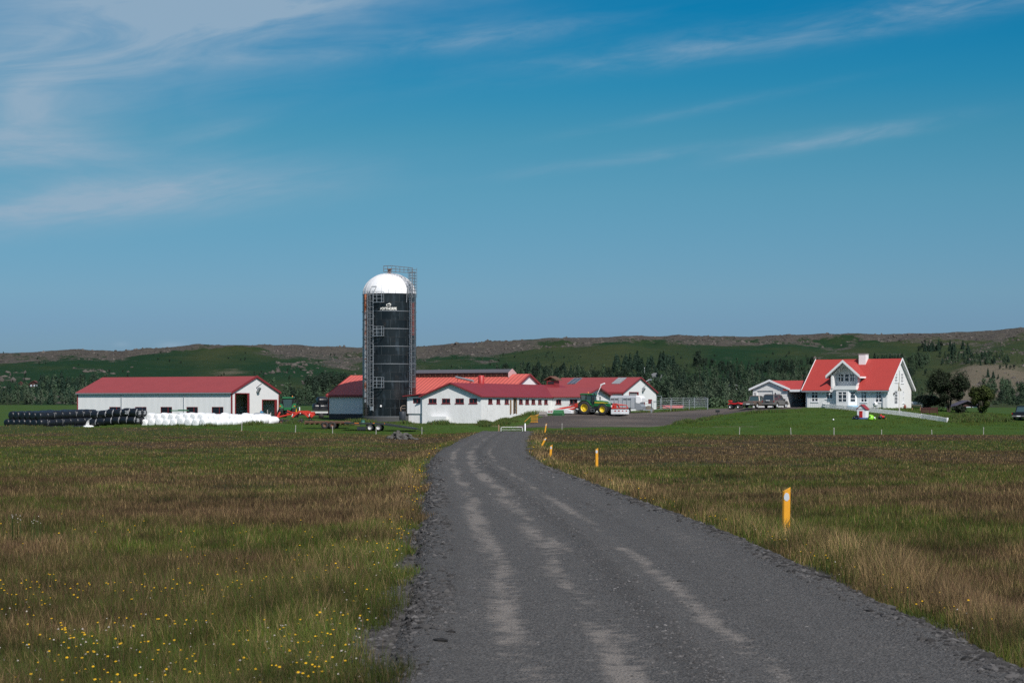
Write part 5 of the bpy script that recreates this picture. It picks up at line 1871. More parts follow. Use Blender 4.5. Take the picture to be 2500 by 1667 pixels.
# ---------------------------------------------------------------- wheels and vehicles
def wheel(parent, x, y, r, w, rimm, rim_r=0.62, n=28, lugs=0, dish=0.3, side=-1):
    """tyre (part) with its rim (sub-part); axle along Y"""
    M = Matrix.Rotation(math.pi / 2, 3, 'X')
    rr = r * rim_r
    prof = [(rr, -w / 2 * .8), (r * .86, -w / 2), (r * .96, -w * .42), (r, -w * .25), (r, w * .25), (r * .96, w * .42), (r * .86, w / 2), (rr, w / 2 * .8)]
    mb = MB().lathe(prof, n, M, o=(x, y, r))
    if lugs:
        for k in range(lugs):
            for sg in (-1, 1):
                a = 2 * math.pi * (k + (0.5 if sg > 0 else 0)) / lugs
                C_ = Vector((x + (r + .01) * math.cos(a), y + sg * w * .24, r + (r + .01) * math.sin(a)))
                M2 = Matrix.Rotation(-a, 3, 'Y') @ Matrix.Rotation(sg * .6, 3, 'X')
                mb.box(C_, (.07, w * .5, .07), M2)
    t = mb.build('wheel', BLACK, parent)
    d = w * dish
    rm = MB().lathe([(rr, -w * .40), (rr * .92, -w * .40), (rr * .80, -w * .40 + d), (rr * .35, -w * .40 + d), (rr * .30, -w * .40 + d * .6), (0.0, -w * .40 + d * .6)], n, Matrix.Rotation(math.pi / 2 * -side, 3, 'X'), o=(x, y, r))
    rm.lathe([(rr, -w * .40), (rr * .92, -w * .40), (rr * .80, -w * .40 + d), (0.0, -w * .40 + d)], n, Matrix.Rotation(math.pi / 2 * side, 3, 'X'), o=(x, y, r))
    rm.build('rim', rimm, t)
    return t


def glazed(parent, bot, top, z0, z1, name, mt_):
    """tapered glass house: bot and top are 4 corners (x, y)"""
    vs = [(x, y, z0) for x, y in bot] + [(x, y, z1) for x, y in top]
    return MB().add(vs, [(3, 2, 1, 0), (4, 5, 6, 7), (0, 1, 5, 4), (1, 2, 6, 5), (2, 3, 7, 6), (3, 0, 4, 7)]).build(name, mt_, parent, bevel=0.03)


def tractor(name, label, loc, rz):
    t = thing(name, label, 'tractor', loc, rz)
    for y, sd in ((-.93, -1), (.93, 1)):
        wheel(t, 0, y, .93, .58, TYEL, .56, 32, 20, .42, sd)
        wheel(t, 2.72, y * .97, .71, .48, TYEL, .56, 28, 18, .3, sd)
    # bonnet: rounded, falling a little to the nose
    sec = [(-.42, 0), (-.44, .45), (-.36, .72), (-.15, .82), (.15, .82), (.36, .72), (.44, .45), (.42, 0)]
    st = [(1.05, 1.16, 1.02, 1.0), (2.2, 1.12, 1.0, .98), (3.1, 1.08, .92, .94), (3.55, 1.05, .78, .85), (3.68, 1.05, .62, .75)]
    vs, fs = [], []
    for x, z0, sz, sy in st:
        vs += [(x, y * sy, z0 + z * sz) for y, z in sec]
    n = len(sec)
    for k in range(len(st) - 1):
        fs += [(k * n + i, k * n + (i + 1) % n, (k + 1) * n + (i + 1) % n, (k + 1) * n + i) for i in range(n)]
    fs += [tuple(range(n - 1, -1, -1)), tuple(range((len(st) - 1) * n, len(st) * n))]
    ho_ = MB().add(vs, fs).build('bonnet', TGREEN, t, bevel=.04)
    for sg in (-1, 1):
        mb = MB().add([(1.15, sg * .452, 1.72), (2.6, sg * .44, 1.70), (3.3, sg * .42, 1.62), (3.3, sg * .42, 1.58), (2.6, sg * .445, 1.60), (1.15, sg * .455, 1.62)], [(0, 1, 2, 3, 4, 5)])
        o = mb.build('stripe', TYEL, ho_, fix=False)
        o.modifiers.new('thickness', 'SOLIDIFY').thickness = .03
        MB().b2((2.35, sg * .43, 1.2), (3.2, sg * .46, 1.5)).build('grille', BLACKP, ho_)
        MB().b2((3.36, sg * .2, 1.60), (3.60, sg * .39, 1.70)).build('headlight', TRIMW, ho_)
    MB().b2((3.60, -.3, 1.15), (3.70, .3, 1.55)).build('nose_grille', BLACKP, ho_)
    mb = MB().b2((-.55, -.35, .55), (3.4, .35, 1.15)).b2((2.5, -.7, .55), (2.95, .7, .80)).b2((-.3, -.75, .72), (.3, .75, 1.1)).b2((3.3, -.45, .5), (3.9, .45, 1.1))
    mb.build('chassis', DARKST, t, bevel=.03)
    mb = MB().b2((.75, -.88, .62), (1.75, -.45, 1.05)).b2((.75, .45, .62), (1.75, .88, 1.05))
    mb.build('fuel_tank', BLACKP, t, bevel=.06)
    mb = MB().b2((.95, -.98, .40), (1.45, -.75, .44)).b2((.95, -.95, .70), (1.4, -.75, .74)).b2((.93, -.97, .4), (.97, -.93, 1.15)).b2((1.43, -.97, .4), (1.47, -.93, .75))
    mb.build('step', GREYT, t)
    # cab
    b0 = [(-.62, -.62), (1.12, -.56), (1.12, .56), (-.62, .62)]
    t0 = [(-.70, -.74), (.92, -.70), (.92, .70), (-.70, .74)]
    cab = glazed(t, b0, t0, 1.42, 2.68, 'cab', CABG)
    fr = MB()
    for (x0_, y0_), (x1_, y1_) in zip(b0, t0):
        fr.bar((x0_, y0_, 1.15), (x1_, y1_, 2.72), .10)
    for sg in (-1, 1):
        fr.bar((.10, sg * .63, 1.2), (.12, sg * .75, 2.72), .09)
        fr.bar((-.66, sg * .645, 1.45), (1.14, sg * .585, 1.45), .08)
    fr.build('cab_frame', BLACKP, cab)
    MB().b2((-.72, -.6, 1.0), (1.1, .6, 1.42)).build('cab_base', TGREEN, cab, bevel=.04)
    MB().b2((-.30, -.28, 1.45), (.18, .28, 1.62)).b2((-.38, -.28, 1.6), (-.24, .28, 2.25)).build('seat', BLACKP, cab, bevel=.05)
    MB().lathe([(.19, -.02), (.22, 0), (.19, .02)], 14, Matrix.Rotation(.6, 3, 'Y'), o=(.62, 0, 1.95)).tube((.62, 0, 1.95), (.85, 0, 1.45), .04).build('steering_wheel', BLACKP, cab)
    rf = MB().prism([(-.86, 2.70), (1.12, 2.70), (1.14, 2.80), (.95, 2.92), (-.6, 2.95), (-.86, 2.86)], -.80, .80, 'y').build('cab_roof', TGREEN, cab, bevel=.05)
    MB().lathe([(.07, 0), (.08, .05), (.07, .17), (0, .2)], 10, o=(.35, -.55, 2.93)).build('beacon', LAMPO, rf)
    for sg in (-1, 1):
        MB().bar((1.0, sg * .7, 2.55), (1.35, sg * 1.1, 2.5), .04).box((1.38, sg * 1.14, 2.25), (.08, .22, .48)).build('mirror', BLACKP, cab)
        # rear mudguard: arc over the wheel
        vs, fs = [], []
        for k in range(10):
            a = R_(20 + k * 15.5)
            for yy in (sg * .62, sg * 1.20):
                vs.append((1.02 * math.cos(a), yy, .93 + 1.04 * math.sin(a)))
        for k in range(9):
            fs.append((2 * k, 2 * k + 1, 2 * k + 3, 2 * k + 2))
        o = MB().add(vs, fs).build('rear_mudguard', TGREEN, t, fix=False)
        o.modifiers.new('thickness', 'SOLIDIFY').thickness = .06
        MB().b2((-1.0, sg * .95, 1.55), (-.9, sg * 1.15, 1.68)).build('tail_lamp', LAMPO, o)
        vs, fs = [], []
        for k in range(8):
            a = R_(35 + k * 16)
            for yy in (sg * .68, sg * 1.12):
                vs.append((2.72 + .80 * math.cos(a), yy, .71 + .80 * math.sin(a)))
        for k in range(7):
            fs.append((2 * k, 2 * k + 1, 2 * k + 3, 2 * k + 2))
        o = MB().add(vs, fs).build('front_mudguard', TGREEN, t, fix=False)
        o.modifiers.new('thickness', 'SOLIDIFY').thickness = .04
    MB().tube((1.25, -.55, 1.6), (1.25, -.55, 2.75), .07).tube((1.25, -.55, 2.75), (1.32, -.58, 2.95), .06).build('exhaust', BLACKP, t)
    mb = MB()
    for sg in (-1, 1):
        mb.bar((-.5, sg * .35, .62), (-1.35, sg * .42, .55), .08)
    mb.bar((-.6, 0, 1.15), (-1.35, 0, .95), .07)
    mb.build('rear_linkage', DARKST, t)
    return t


pt = on_ground(1434.5, 284.5, -0.02)
rzT = R_(-27)
tr = tractor('tractor', 'green tractor with yellow wheel rims parked side on, mowers at both ends', pt, rzT)
mw = thing('front_mower', 'red mower with white canvas skirt carried on the front of the green tractor', 'mower', pt, rzT)
MB().b2((4.25, -1.5, .08), (4.32, 1.5, .72)).b2((5.55, -1.5, .08), (5.62, 1.5, .72)).b2((4.32, -1.5, .08), (5.55, -1.44, .72)).b2((4.32, 1.44, .08), (5.55, 1.5, .72)).build('canvas_skirt', mat('white_canvas', (0.72, 0.73, 0.75), .7, nscale=3, amount=.6, col2=(.58, .6, .63), bump=.02, bscale=4), mw)
MB().b2((4.28, -1.46, .735), (5.58, 1.46, .78)).build('deck', DARKST, mw)
fr = MB()
for y in (-1.35, -.45, .45, 1.35):
    fr.bar((4.3, y, .85), (5.5, y, .85), .12)
for x in (4.3, 5.5):
    fr.bar((x, -1.4, .88), (x, 1.4, .88), .12, .10)
fr.bar((4.35, -1.3, .9), (4.15, -.5, 1.5), .12).bar((4.35, 1.3, .9), (4.15, .5, 1.5), .12).bar((4.15, -.5, 1.5), (4.15, .5, 1.5), .12)
fr.bar((4.15, -.5, 1.48), (5.3, -1.25, 1.30), .09).bar((4.15, .5, 1.48), (5.3, 1.25, 1.30), .09).bar((5.3, -1.25, 1.30), (5.3, 1.25, 1.30), .1).bar((5.3, -1.3, 1.32), (5.5, -1.4, .9), .1).bar((5.3, 1.3, 1.32), (5.5, 1.4, .9), .1)
fr.b2((3.85, -.5, .6), (4.2, .5, 1.35)).b2((4.5, -1.3, .80), (5.4, -.6, .95)).b2((4.5, .6, .8), (5.4, 1.3, .95))
fr.build('frame', IMPRED, mw, bevel=.015)
mk = MB()
for y in (-.9, .35):
    mk.b2((5.62, y, .45), (5.635, y + .42, .58))
for x in (4.75, 5.3):
    mk.b2((x, -1.515, .45), (x + .25, -1.5, .58))
mk.build('maker_mark', LAMPR, mw)
wp = MB()
for y in (-1.0, -.6):
    wp.b2((4.02, y, 1.0), (4.08, y + .25, 1.3))
wp.build('warning_board', TRIMW, mw)
rm = thing('rear_mower', 'long red and white disc mower trailing behind the green tractor', 'mower', pt, rzT)
a = MB().bar((-1.2, -.2, 1.30), (-3.9, -.7, .80), .30, .24).bar((-3.9, -.7, .80), (-5.2, -.9, .55), .22, .18).b2((-1.75, -.55, .85), (-1.1, .55, 1.55)).bar((-1.6, -.5, .9), (-2.9, -.7, .6), .2)
a.build('arm', IMPRED, rm, bevel=.02)
MB().prism([(-5.7, .12), (-1.75, .12), (-1.75, .55), (-2.6, .75), (-4.6, .72), (-5.7, .5)], -1.45, -.75, 'y').build('canvas_skirt', MATS['white_canvas'], rm, bevel=.06)
MB().prism([(-2.9, .15), (-1.3, .15), (-1.2, .45), (-2.2, .8), (-2.9, .6)], -.6, .7, 'y').build('cutter_bar', mat('dull_grey_steel', (.3, .29, .27), .7, nscale=5, amount=.8, col2=(.2, .15, .11)), rm, bevel=.05)
mk = MB()
for x in (-5.4, -5.0, -3.7, -3.3):
    mk.b2((x, -1.47, .35), (x + .28, -1.452, .48))
mk.build('maker_mark', LAMPR, rm)

# livestock trailer
pl = on_ground(1551, 290, -.02)
lt_ = thing('livestock_trailer', 'silver aluminium livestock trailer with a white nose standing beside the tractor', 'trailer', pl, R_(-22))
s_ = FPX / 290
Lt = 59 / s_ / math.cos(R_(24))
zr0, zr1 = .62, wz(965, 290) - pl.z
bd = MB().prism([(0, zr0), (1.9, zr0), (1.9, zr1 - .3), (1.72, zr1 - .08), (1.4, zr1), (.5, zr1), (.18, zr1 - .08), (0, zr1 - .3)], -Lt, 0, 'x').build('body', ALU, lt_, bevel=.02)
n = 6
for k in range(n + 1):
    x = -Lt + Lt * k / n
    MB().b2((x - .04, -.05, zr0), (x + .04, -.004, zr1 - .32)).build('rib', GALV, bd)
for k in range(n):
    x0_, x1_ = -Lt + Lt * k / n + .08, -Lt + Lt * (k + 1) / n - .08
    if k in (0, 1, 3, 4):
        MB().b2((x0_, -.03, zr1 - .62), (x1_, -.003, zr1 - .48)).build('air_slot', DARKST, bd)
MB().b2((-Lt, -.035, zr0), (0, -.003, zr0 + .18)).build('sill', GALV, bd)
MB().prism([(.003, 1.45), (.55, 1.35), (.9, 1.6), (.95, zr1 - .35), (.6, zr1 - .04), (.003, zr1 + .02)], .05, 1.85, 'y').build('nose', TRIMW, lt_, bevel=.1)
MB().prism([(.003, .5), (.95, .5), (1.0, 1.0), (.72, 1.36), (.003, 1.44)], .1, 1.8, 'y').build('front_panel', GREYT, lt_, bevel=.04)
MB().bar((0, .5, .5), (2.2, .95, .5), .1).bar((0, 1.4, .5), (2.2, .95, .5), .1).b2((2.0, .9, .08), (2.1, 1.0, .5)).build('drawbar', GALV, lt_)
for x in (-1.0, -1.75):
    wheel(lt_, x, -.02, .36, .22, GALV, .6, 20)
MB().prism([(-2.15, .62), (-.6, .62), (-.6, .82), (-2.15, .82)], -.22, -.04, 'y').build('mudguard', BLACKP, lt_)

# loader tools lying along the wing wall
p = on_ground(1299, 274)
gf = thing('loader_grab', 'yellow bale grab with tines lying at the edge of the gravel yard', 'loader tool', p, R_(-20))
mb = MB()
for x in np.linspace(-.1, .75, 6):
    mb.bar((x, 0, 0), (x, .05, .95), .06).bar((x, 0, .05), (x, -.5, .05), .05)
for z in (.08, .5, .92):
    mb.bar((-.2, .02, z), (.85, .02, z), .09)
mb.bar((-.15, 0, .9), (-1.0, -.2, .1), .09).bar((.5, 0, .95), (.9, .2, 1.1), .1)
mb.build('frame', mat('yellow_steel', (.55, .27, .02), .6, nscale=6, amount=.7, col2=(.3, .14, .03)), gf)


def bucket(px, Y, w, h, m, label, rz=R_(-26), d=.75):
    p = on_ground(px, Y)
    b = thing('loader_bucket', label, 'loader bucket', p, rz)
    mb = MB()
    pr = [(0, 0), (d, 0), (d * .95, .06), (.12, .08), (d * .55, h - .02), (d * .42, h), (0, h * .45)]
    mb.prism(pr, -w / 2, w / 2, 'x')
    mb.prism([(0, 0), (d, 0), (d * .5, h)], -w / 2 - .04, -w / 2, 'x').prism([(0, 0), (d, 0), (d * .5, h)], w / 2, w / 2 + .04, 'x')
    mb.build('shell', m, b)
    MB().b2((-w / 2, -.06, h * .25), (w / 2, -.003, h * .38)).build('stiffener', m, b)
    return b


bucket(1323, 281, 1.0, .68, mat('worn_grey_bucket', (.30, .29, .28), .75, nscale=3, col2=(.12, .08, .06), amount=.8), 'worn grey loader bucket resting on the grass, between the yellow grab and the green bucket')
bucket(1361, 282, 1.45, .80, mat('green_bucket', (.03, .16, .06), .5, nscale=3, col2=(.05, .08, .04), amount=.6), 'green loader bucket with rusty ends on the grass beside the rear mower')


# ---------------------------------------------------------------- cars
def car(name, label, cat, loc, rz, paint, kind='suv', L=4.7, W=1.85, Hh=1.85):
    c = thing(name, label, cat, loc, rz)
    hw = W / 2
    xr, xf = -L / 2, L / 2
    belt = Hh * .58
    if kind == 'suv':
        prof = [(xr, .42), (xr, belt - .05), (xr + .05, belt), (.75, belt + .02), (1.0, belt - .02), (xf - .15, belt - .16), (xf, belt - .35), (xf, .42)]
        gb, gt = (xr + .06, 1.05), (xr + .35, .35)
    else:
        prof = [(xr, .50), (xr, belt - .12), (xr + .03, belt - .08), (-.75, belt - .08), (-.70, belt), (.95, belt), (1.15, belt - .03), (xf - .15, belt - .17), (xf, belt - .35), (xf, .46)]
        gb, gt = (-.68, 1.12), (-.50, .45)
    # wheel arches cut out of the side outline
    def arch(cx, r):
        return [(cx + r * math.cos(a), .36 + r * math.sin(a)) for a in np.linspace(math.pi * .02, math.pi * .98, 9)]
    wr = .37
    cxr, cxf = xr + 1.05, xf - .85
    low = [(xf, prof[-1][1])] + arch(cxf, .46) + arch(cxr, .46) + [(xr, prof[0][1])]
    poly = prof[1:-1] + low
    # rounded in plan: three slices across the width
    mb = MB()
    ys_ = [-hw, -hw + .10, hw - .10, hw]
    sc_ = [.985, 1.0, 1.0, .985]
    n = len(poly)
    vs, fs = [], []
    for y, s in zip(ys_, sc_):
        vs += [(x * s, y, z * (1 if s == 1 else .995)) for x, z in poly]
    for k in range(3):
        fs += [(k * n + i, k * n + (i + 1) % n, (k + 1) * n + (i + 1) % n, (k + 1) * n + i) for i in range(n)]
    fs += [tuple(range(n - 1, -1, -1)), tuple(range(3 * n, 4 * n))]
    bo = mb.add(vs, fs).build('body', paint, c, bevel=.035)
    gl = [(gb[0], -hw + .06), (gb[1], -hw + .10), (gb[1], hw - .10), (gb[0], hw - .06)]
    gtp = [(gt[0], -hw + .22), (gt[1], -hw + .24), (gt[1], hw - .24), (gt[0], hw - .22)]
    z0, z1 = belt - .01, Hh - .09
    g = glazed(c, gl, gtp, z0, z1, 'windows', CABG if kind != 'suv' else GLASSH)
    pm = MB()
    for (a, b), (d_, e) in zip(gl, gtp):
        pm.bar((a, b, z0), (d_, e, z1 + .02), .09)
    xm_ = (-.55, .55) if kind == 'suv' else (.25,)
    for x in xm_:
        for sg in (-1, 1):
            f = (x - gb[0]) / (gb[1] - gb[0])
            pm.bar((x, sg * (hw - .07), z0), (gt[0] + (gt[1] - gt[0]) * f, sg * (hw - .225), z1 + .02), .07)
    pm.build('pillar', paint, g)
    MB().add([(gt[0] - .08, -hw + .18, z1), (gt[1] + .06, -hw + .20, z1), (gt[1] + .06, hw - .20, z1), (gt[0] - .08, hw - .18, z1),
              (gt[0] + .02, -hw + .26, Hh), (gt[1] - .12, -hw + .28, Hh), (gt[1] - .12, hw - .28, Hh), (gt[0] + .02, hw - .26, Hh)],
             [(3, 2, 1, 0), (4, 5, 6, 7), (0, 1, 5, 4), (1, 2, 6, 5), (2, 3, 7, 6), (3, 0, 4, 7)]).build('roof', paint, c, bevel=.04)
    if kind == 'suv':
        mb = MB()
        for sg in (-1, 1):
            mb.bar((gt[0] + .1, sg * (hw - .30), Hh + .05), (gt[1] - .2, sg * (hw - .30), Hh + .05), .04)
        mb.build('roof_rail', BLACKP, c)
    else:
        MB().b2((xr + .08, -hw + .14, .75), (-.85, hw - .14, .80)).build('bed_floor', BLACKP, c)
        mb = MB().b2((xr + .10, -hw + .1, belt - .075), (-.8, hw - .1, belt - .06))
        mb.build('bed_cover', BLACKP, c)
    MB().b2((xr - .12, -hw + .04, .44), (xr + .06, hw - .04, .64)).build('rear_bumper', mat('grey_bumper', (.16, .155, .15), .5), c, bevel=.03)
    MB().b2((xf - .06, -hw + .04, .42), (xf + .10, hw - .04, .66)).build('front_bumper', MATS['grey_bumper'], c, bevel=.03)
    for sg in (-1, 1):
        MB().b2((xr - .02, sg * (hw - .03) - (.09 if sg > 0 else -.09), .82), (xr + .10, sg * (hw + .006), belt - .12 if kind == 'suv' else belt - .16)).build('tail_lamp', LAMPR, c, bevel=.01)
        MB().b2((xf - .16, sg * (hw - .08) - (.28 if sg > 0 else -.28), .78), (xf + .012, sg * (hw - .08), .95)).build('headlight', TRIMW, c, bevel=.02)
        MB().b2((.72, sg * hw, belt - .02), (.92, sg * (hw + .2), belt + .17)).build('mirror', BLACKP, c, bevel=.03)
        for cx in (cxr, cxf):
            wheel(c, cx, sg * (hw - .13), wr, .24, ALU, .66, 22, side=sg)
    MB().b2((xr - .135, -.26, .50 if kind != 'suv' else .98), (xr - .12, .26, .62 if kind != 'suv' else 1.08) if kind != 'suv' else (xr - .012, .26, 1.08)).build('number_plate', TRIMW, c)
    MB().b2((cxr - .2, -hw + .25, .30), (cxf + .3, hw - .25, .52)).build('underbody', BLACKP, c)
    return c


BRNP = mat('grey_brown_car_paint', (.17, .135, .115), .4, .2, amount=.3, coat=.5)
GRYP = mat('warm_grey_car_paint', (.125, .115, .11), .35, .25, amount=.3, coat=.6)
car('pickup_truck', 'dusty brown double cab pickup in front of the garage door, left of the other car', 'pickup', on_ground(1846, 288.5, .03), R_(57), BRNP, 'pickup', 4.9, 1.8, 1.75)
car('estate_car', 'dark grey four wheel drive car with roof rails, right of the brown pickup', 'car', on_ground(1893, 286.5, .03), R_(57), GRYP, 'suv', 4.7, 1.88, 1.86)
car('pickup_truck', 'black pickup seen from behind at the right edge of the picture', 'pickup', on_ground(2499, 281, 0.0), R_(62), mat('black_car_paint', (.010, .011, .016), .25, .2, coat=.8), 'pickup', 5.2, 1.95, 1.95)

# quad bike
p = on_ground(1796, 292, .02)
q = thing('quad_bike', 'red quad bike parked beside the brown pickup', 'quad bike', p, R_(-30))
for x in (-.62, .62):
    for y, sd in ((-.42, -1), (.42, 1)):
        wheel(q, x, y, .30, .24, ALU, .5, 16, 10, side=sd)
MB().prism([(-.95, .55), (-.55, .72), (-.2, .62), (.2, .62), (.55, .75), (.98, .62), (.9, .85), (.5, .92), (.2, .80), (-.2, .80), (-.6, .88), (-.98, .74)], -.50, .50, 'y').build('fairing', mat('quad_red', (.55, .02, .02), .35), q, bevel=.04)
MB().prism([(-.55, .86), (.1, .82), (.15, .95), (-.5, 1.02)], -.17, .17, 'y').build('seat', BLACKP, q, bevel=.04)
MB().bar((.45, 0, .85), (.3, 0, 1.15), .06).bar((.3, -.42, 1.16), (.3, .42, 1.16), .05).build('handlebar', BLACKP, q)
MB().b2((-.5, -.25, .3), (.5, .25, .62)).build('engine', DARKST, q)
mb = MB()
for y in (-.35, 0, .35):
    mb.bar((-1.0, y, .93), (-.5, y, .97), .03)
mb.bar((-1.0, -.38, .93), (-1.0, .38, .93), .03)
mb.build('rack', BLACKP, q)
MB().b2((-1.02, -.3, .98), (-.6, .3, 1.2)).build('carrier_box', mat('quad_red', (1, 1, 1)), q, bevel=.04)

# ---------------------------------------------------------------- second tractor (from behind), tedder and old trailers left of the silo
p = on_ground(704, 300, 0)
t2 = copy_tree(tr)
t2.location = (p.x, p.y, wz(1018, 300))
t2.rotation_euler = (0, 0, R_(88))
tag(t2, 'green tractor seen from behind, between the white shed and the grey barn', 'tractor')
lf = thing('front_loader', 'raised green loader frame standing above the rear tractor between shed and barn', 'loader', (p.x, p.y + 1.0, wz(1018, 300)), R_(-2))
zz0, zz1 = 2.75, wz(969, 300) - wz(1018, 300)
mb = MB()
for x in (-.55, .55):
    mb.bar((x, 0, 1.0), (x, 1.2, zz0 + .2), .14).bar((x, 1.2, zz0), (x, 1.3, zz1), .12)
mb.bar((-.6, 1.25, zz0 + .15), (.6, 1.25, zz0 + .15), .14).bar((-.6, 1.28, zz1 - .55), (.6, 1.28, zz1 - .55), .12)
mb.build('loader_arm', TGREEN, lf)
MB().b2((-.45, 1.22, zz1 - .5), (.45, 1.34, zz1 - .3)).bar((-.7, 1.3, zz1), (.7, 1.3, zz1), .04).build('carriage', GALV, lf)

p = on_ground(728, 283, 0)
td = thing('hay_tedder', 'red folding hay tedder with white striped arms parked before the rear tractor', 'hay tedder', (p.x, p.y, wz(1035, 283)), R_(-8))
mb = MB()
arc = [(-1.1 + 2.3 * k / 8, .95 + .72 * math.sin(math.pi * k / 8)) for k in range(9)]
for (x0_, z0_), (x1_, z1_) in zip(arc[:-1], arc[1:]):
    mb.bar((x0_ + .4, -.4, z0_), (x1_ + .4, -.4, z1_), .26, .26)
mb.bar((-.9, .3, 1.35), (1.7, .3, 1.6), .4, .34).bar((-3.0, 0, .95), (-.6, -.2, 1.45), .2).bar((-3.0, 0, .9), (-2.6, .1, 1.65), .24).bar((1.5, -.2, 1.6), (2.1, -.2, .95), .34, .3).bar((-1.6, 0, 1.45), (1.5, .1, 1.7), .26).b2((.1, -.2, 1.35), (1.5, .5, 1.85)).b2((1.75, -.1, 1.15), (2.3, .5, 1.7)).bar((-.5, -.3, 1.5), (-1.5, -.2, 1.85), .14)
mb.build('frame', IMPRED, td, bevel=.02)
mb = MB()
for x, z in ((-.75, 1.25), (1.65, 1.25)):
    for k in range(3):
        mb.box((x + .05 * k, -.52, z - .14 + .13 * k), (.10, .02, .12), Matrix.Rotation(.5, 3, 'Y'))
mb.lathe([(0, 0), (.1, 0), (.1, .02), (0, .02)], 10, Matrix.Rotation(math.pi / 2, 3, 'X'), o=(.42, -.5, 1.5))
mb.build('warning_stripe', TRIMW, td)
rt = MB()
for cx in (-2.3, -.9, .5, 1.7):
    for k in range(7):
        a = 2 * math.pi * k / 7
        rt.bar((cx, 0, .62), (cx + .75 * math.cos(a), .75 * math.sin(a), .42), .04)
    rt.lathe([(.0, .5), (.22, .5), (.2, .72), (0, .75)], 10, o=(cx, 0, 0))
rt.build('rotor', DARKST, td)
for x in (-2.3, -1.4, .4):
    wheel(td, x, -.35, .34, .26, RUST, .5, 16)
p = on_ground(805, 266, 0)
ot = thing('old_farm_trailer', 'rusty ribbed old trailer on fat tyres in front of the grey barn', 'trailer', (p.x, p.y, H(p.x, p.y)), R_(-9))
MB().b2((-3.2, -.8, .72), (2.6, .9, .84)).build('bed', RUST, ot)
mb = MB()
for k in range(9):
    x = -3.1 + k * .68
    mb.box((x + .3, -.82, .93), (.66, .10, .13), Matrix.Rotation(.12, 3, 'Y'))
    mb.b2((x - .03, -.78, .55), (x + .03, .85, .72))
mb.build('side_boards', mat('rusty_planks', (.20, .085, .055), .85, nscale=3, amount=.7, col2=(.11, .06, .05)), ot)
for x in (-.45, .55):
    for y in (-.7, .8):
        wheel(ot, x, y, .46, .36, RUST, .5, 20, 14)
MB().bar((2.6, 0, .72), (4.0, 0, .45), .12).build('drawbar', RUST, ot)
p = on_ground(905, 260.5, 0)
ft = thing('flatbed_trailer', 'long black low flatbed trailer with two pale-rimmed wheels on the grass before the silo', 'trailer', (p.x, p.y, p.z), R_(-6))
s_ = FPX / 260.5
zl, zrr = wz(1030.5, 260.5) - p.z, wz(1044.5, 259) - p.z
xl_, xr_ = (842 - 905) / s_, (1017 - 905) / s_
mb = MB().prism([(xl_, zl - .18), (-.2, zl - .26), (1.6, zl - .34), (xr_, zrr - .20), (xr_, zrr), (1.7, zl - .10), (xl_, zl)], -1.0, 1.2, 'y')
mb.build('deck', DARKST, ft, bevel=.02)
for x in (0.05, 1.15):
    for y in (-.92, 1.05):
        wheel(ft, x, y, .40, .24, mat('pale_rim', (.5, .49, .47), .5), .58, 24)
MB().b2((-.45, -.85, .25), (-.35, 1.0, .8)).b2((-1.6, -.9, .12), (-.5, -.75, .52)).build('underframe', DARKST, ft)
mb = MB()
for x, w_ in ((-1.9, .55), (.45, .25), (1.9, .12)):
    mb.b2((x, -1.015, zl - .13 - max(0, x) * .03), (x + w_, -1.002, zl - .06 - max(0, x) * .03))
mb.build('reflector_strip', LAMPO, ft)
MB().bar((xr_, 0, zrr - .1), (xr_ + 1.1, 0, zrr - .38), .10).build('drawbar', DARKST, ft)
MB().b2((xl_ - .02, -.98, zl - .2), (xl_, -.75, zl - .1)).build('tail_lamp', LAMPR, ft)

# tank, barrels, planks
p = on_ground(635, 284, 0)
tk = thing('fuel_tank', 'grey horizontal fuel tank on supports beside the small shed doorway', 'tank', (p.x, p.y, wz(1032, 284)), R_(20))
MB().lathe([(0, -1.0), (.3, -.98), (.5, -.88), (.60, -.70), (.62, -.4), (.62, .6), (.55, .8), (.35, .93), (0, .97)], 20, Matrix.Rotation(math.pi / 2, 3, 'Y'), o=(0, 0, .78)).build('tank_body', GREYT, tk)
mb = MB()
for x in (.2, .45, .62):
    mb.lathe([(.62, -.02), (.64, -.02), (.64, .02), (.62, .02)], 20, Matrix.Rotation(math.pi / 2, 3, 'Y'), o=(x, 0, .78))
mb.build('strap', DARKST, tk)
MB().b2((-.5, -.4, 0), (-.35, .4, .35)).b2((.45, -.4, 0), (.6, .4, .35)).build('support', CONC, tk)
MB().b2((.0, -.15, 1.38), (.4, .15, 1.6)).b2((.1, -.05, 1.6), (.22, .07, 1.72)).build('pump', mat('pump_blue', (.05, .22, .36), .5), tk)
MB().lathe([(0, 0), (.12, 0), (.12, .02), (0, .02)], 8, Matrix.Rotation(-math.pi / 2, 3, 'X') @ Matrix.Rotation(math.pi, 3, 'X'), o=(-.45, -.50, 1.12)).build('sticker', LAMPR, tk)
p = on_ground(652, 282, 0)
o = MB().bar((p.x - .12, p.y, p.z - .1), (p.x - .38, p.y + .5, p.z + 1.0), .16, .06).build('plank', mat('raw_timber', (.36, .24, .14), .8), bevel=.01)
tag(o, 'raw timber plank leaning by the grey fuel tank', 'plank')
p = on_ground(653, 286, 0)
tag(MB().tube((p.x, p.y, p.z - .2), (p.x, p.y, wz(1000, 286)), .07, 8).build('wooden_post', GWOOD), 'thin pale post standing in the small shed doorway', 'post')
p = on_ground(983, 276, 0)
wtank = thing('water_tank', 'dark grey upright plastic tank against the left end of the cow house', 'tank', (p.x, p.y, wz(1026, 276)))
MB().lathe([(0, 0), (.44, 0), (.46, .06), (.46, 1.05), (.42, 1.15), (.15, 1.2), (.15, 1.27), (0, 1.27)], 18).build('tank_body', mat('dark_grey_plastic', (.035, .04, .05), .45), wtank)
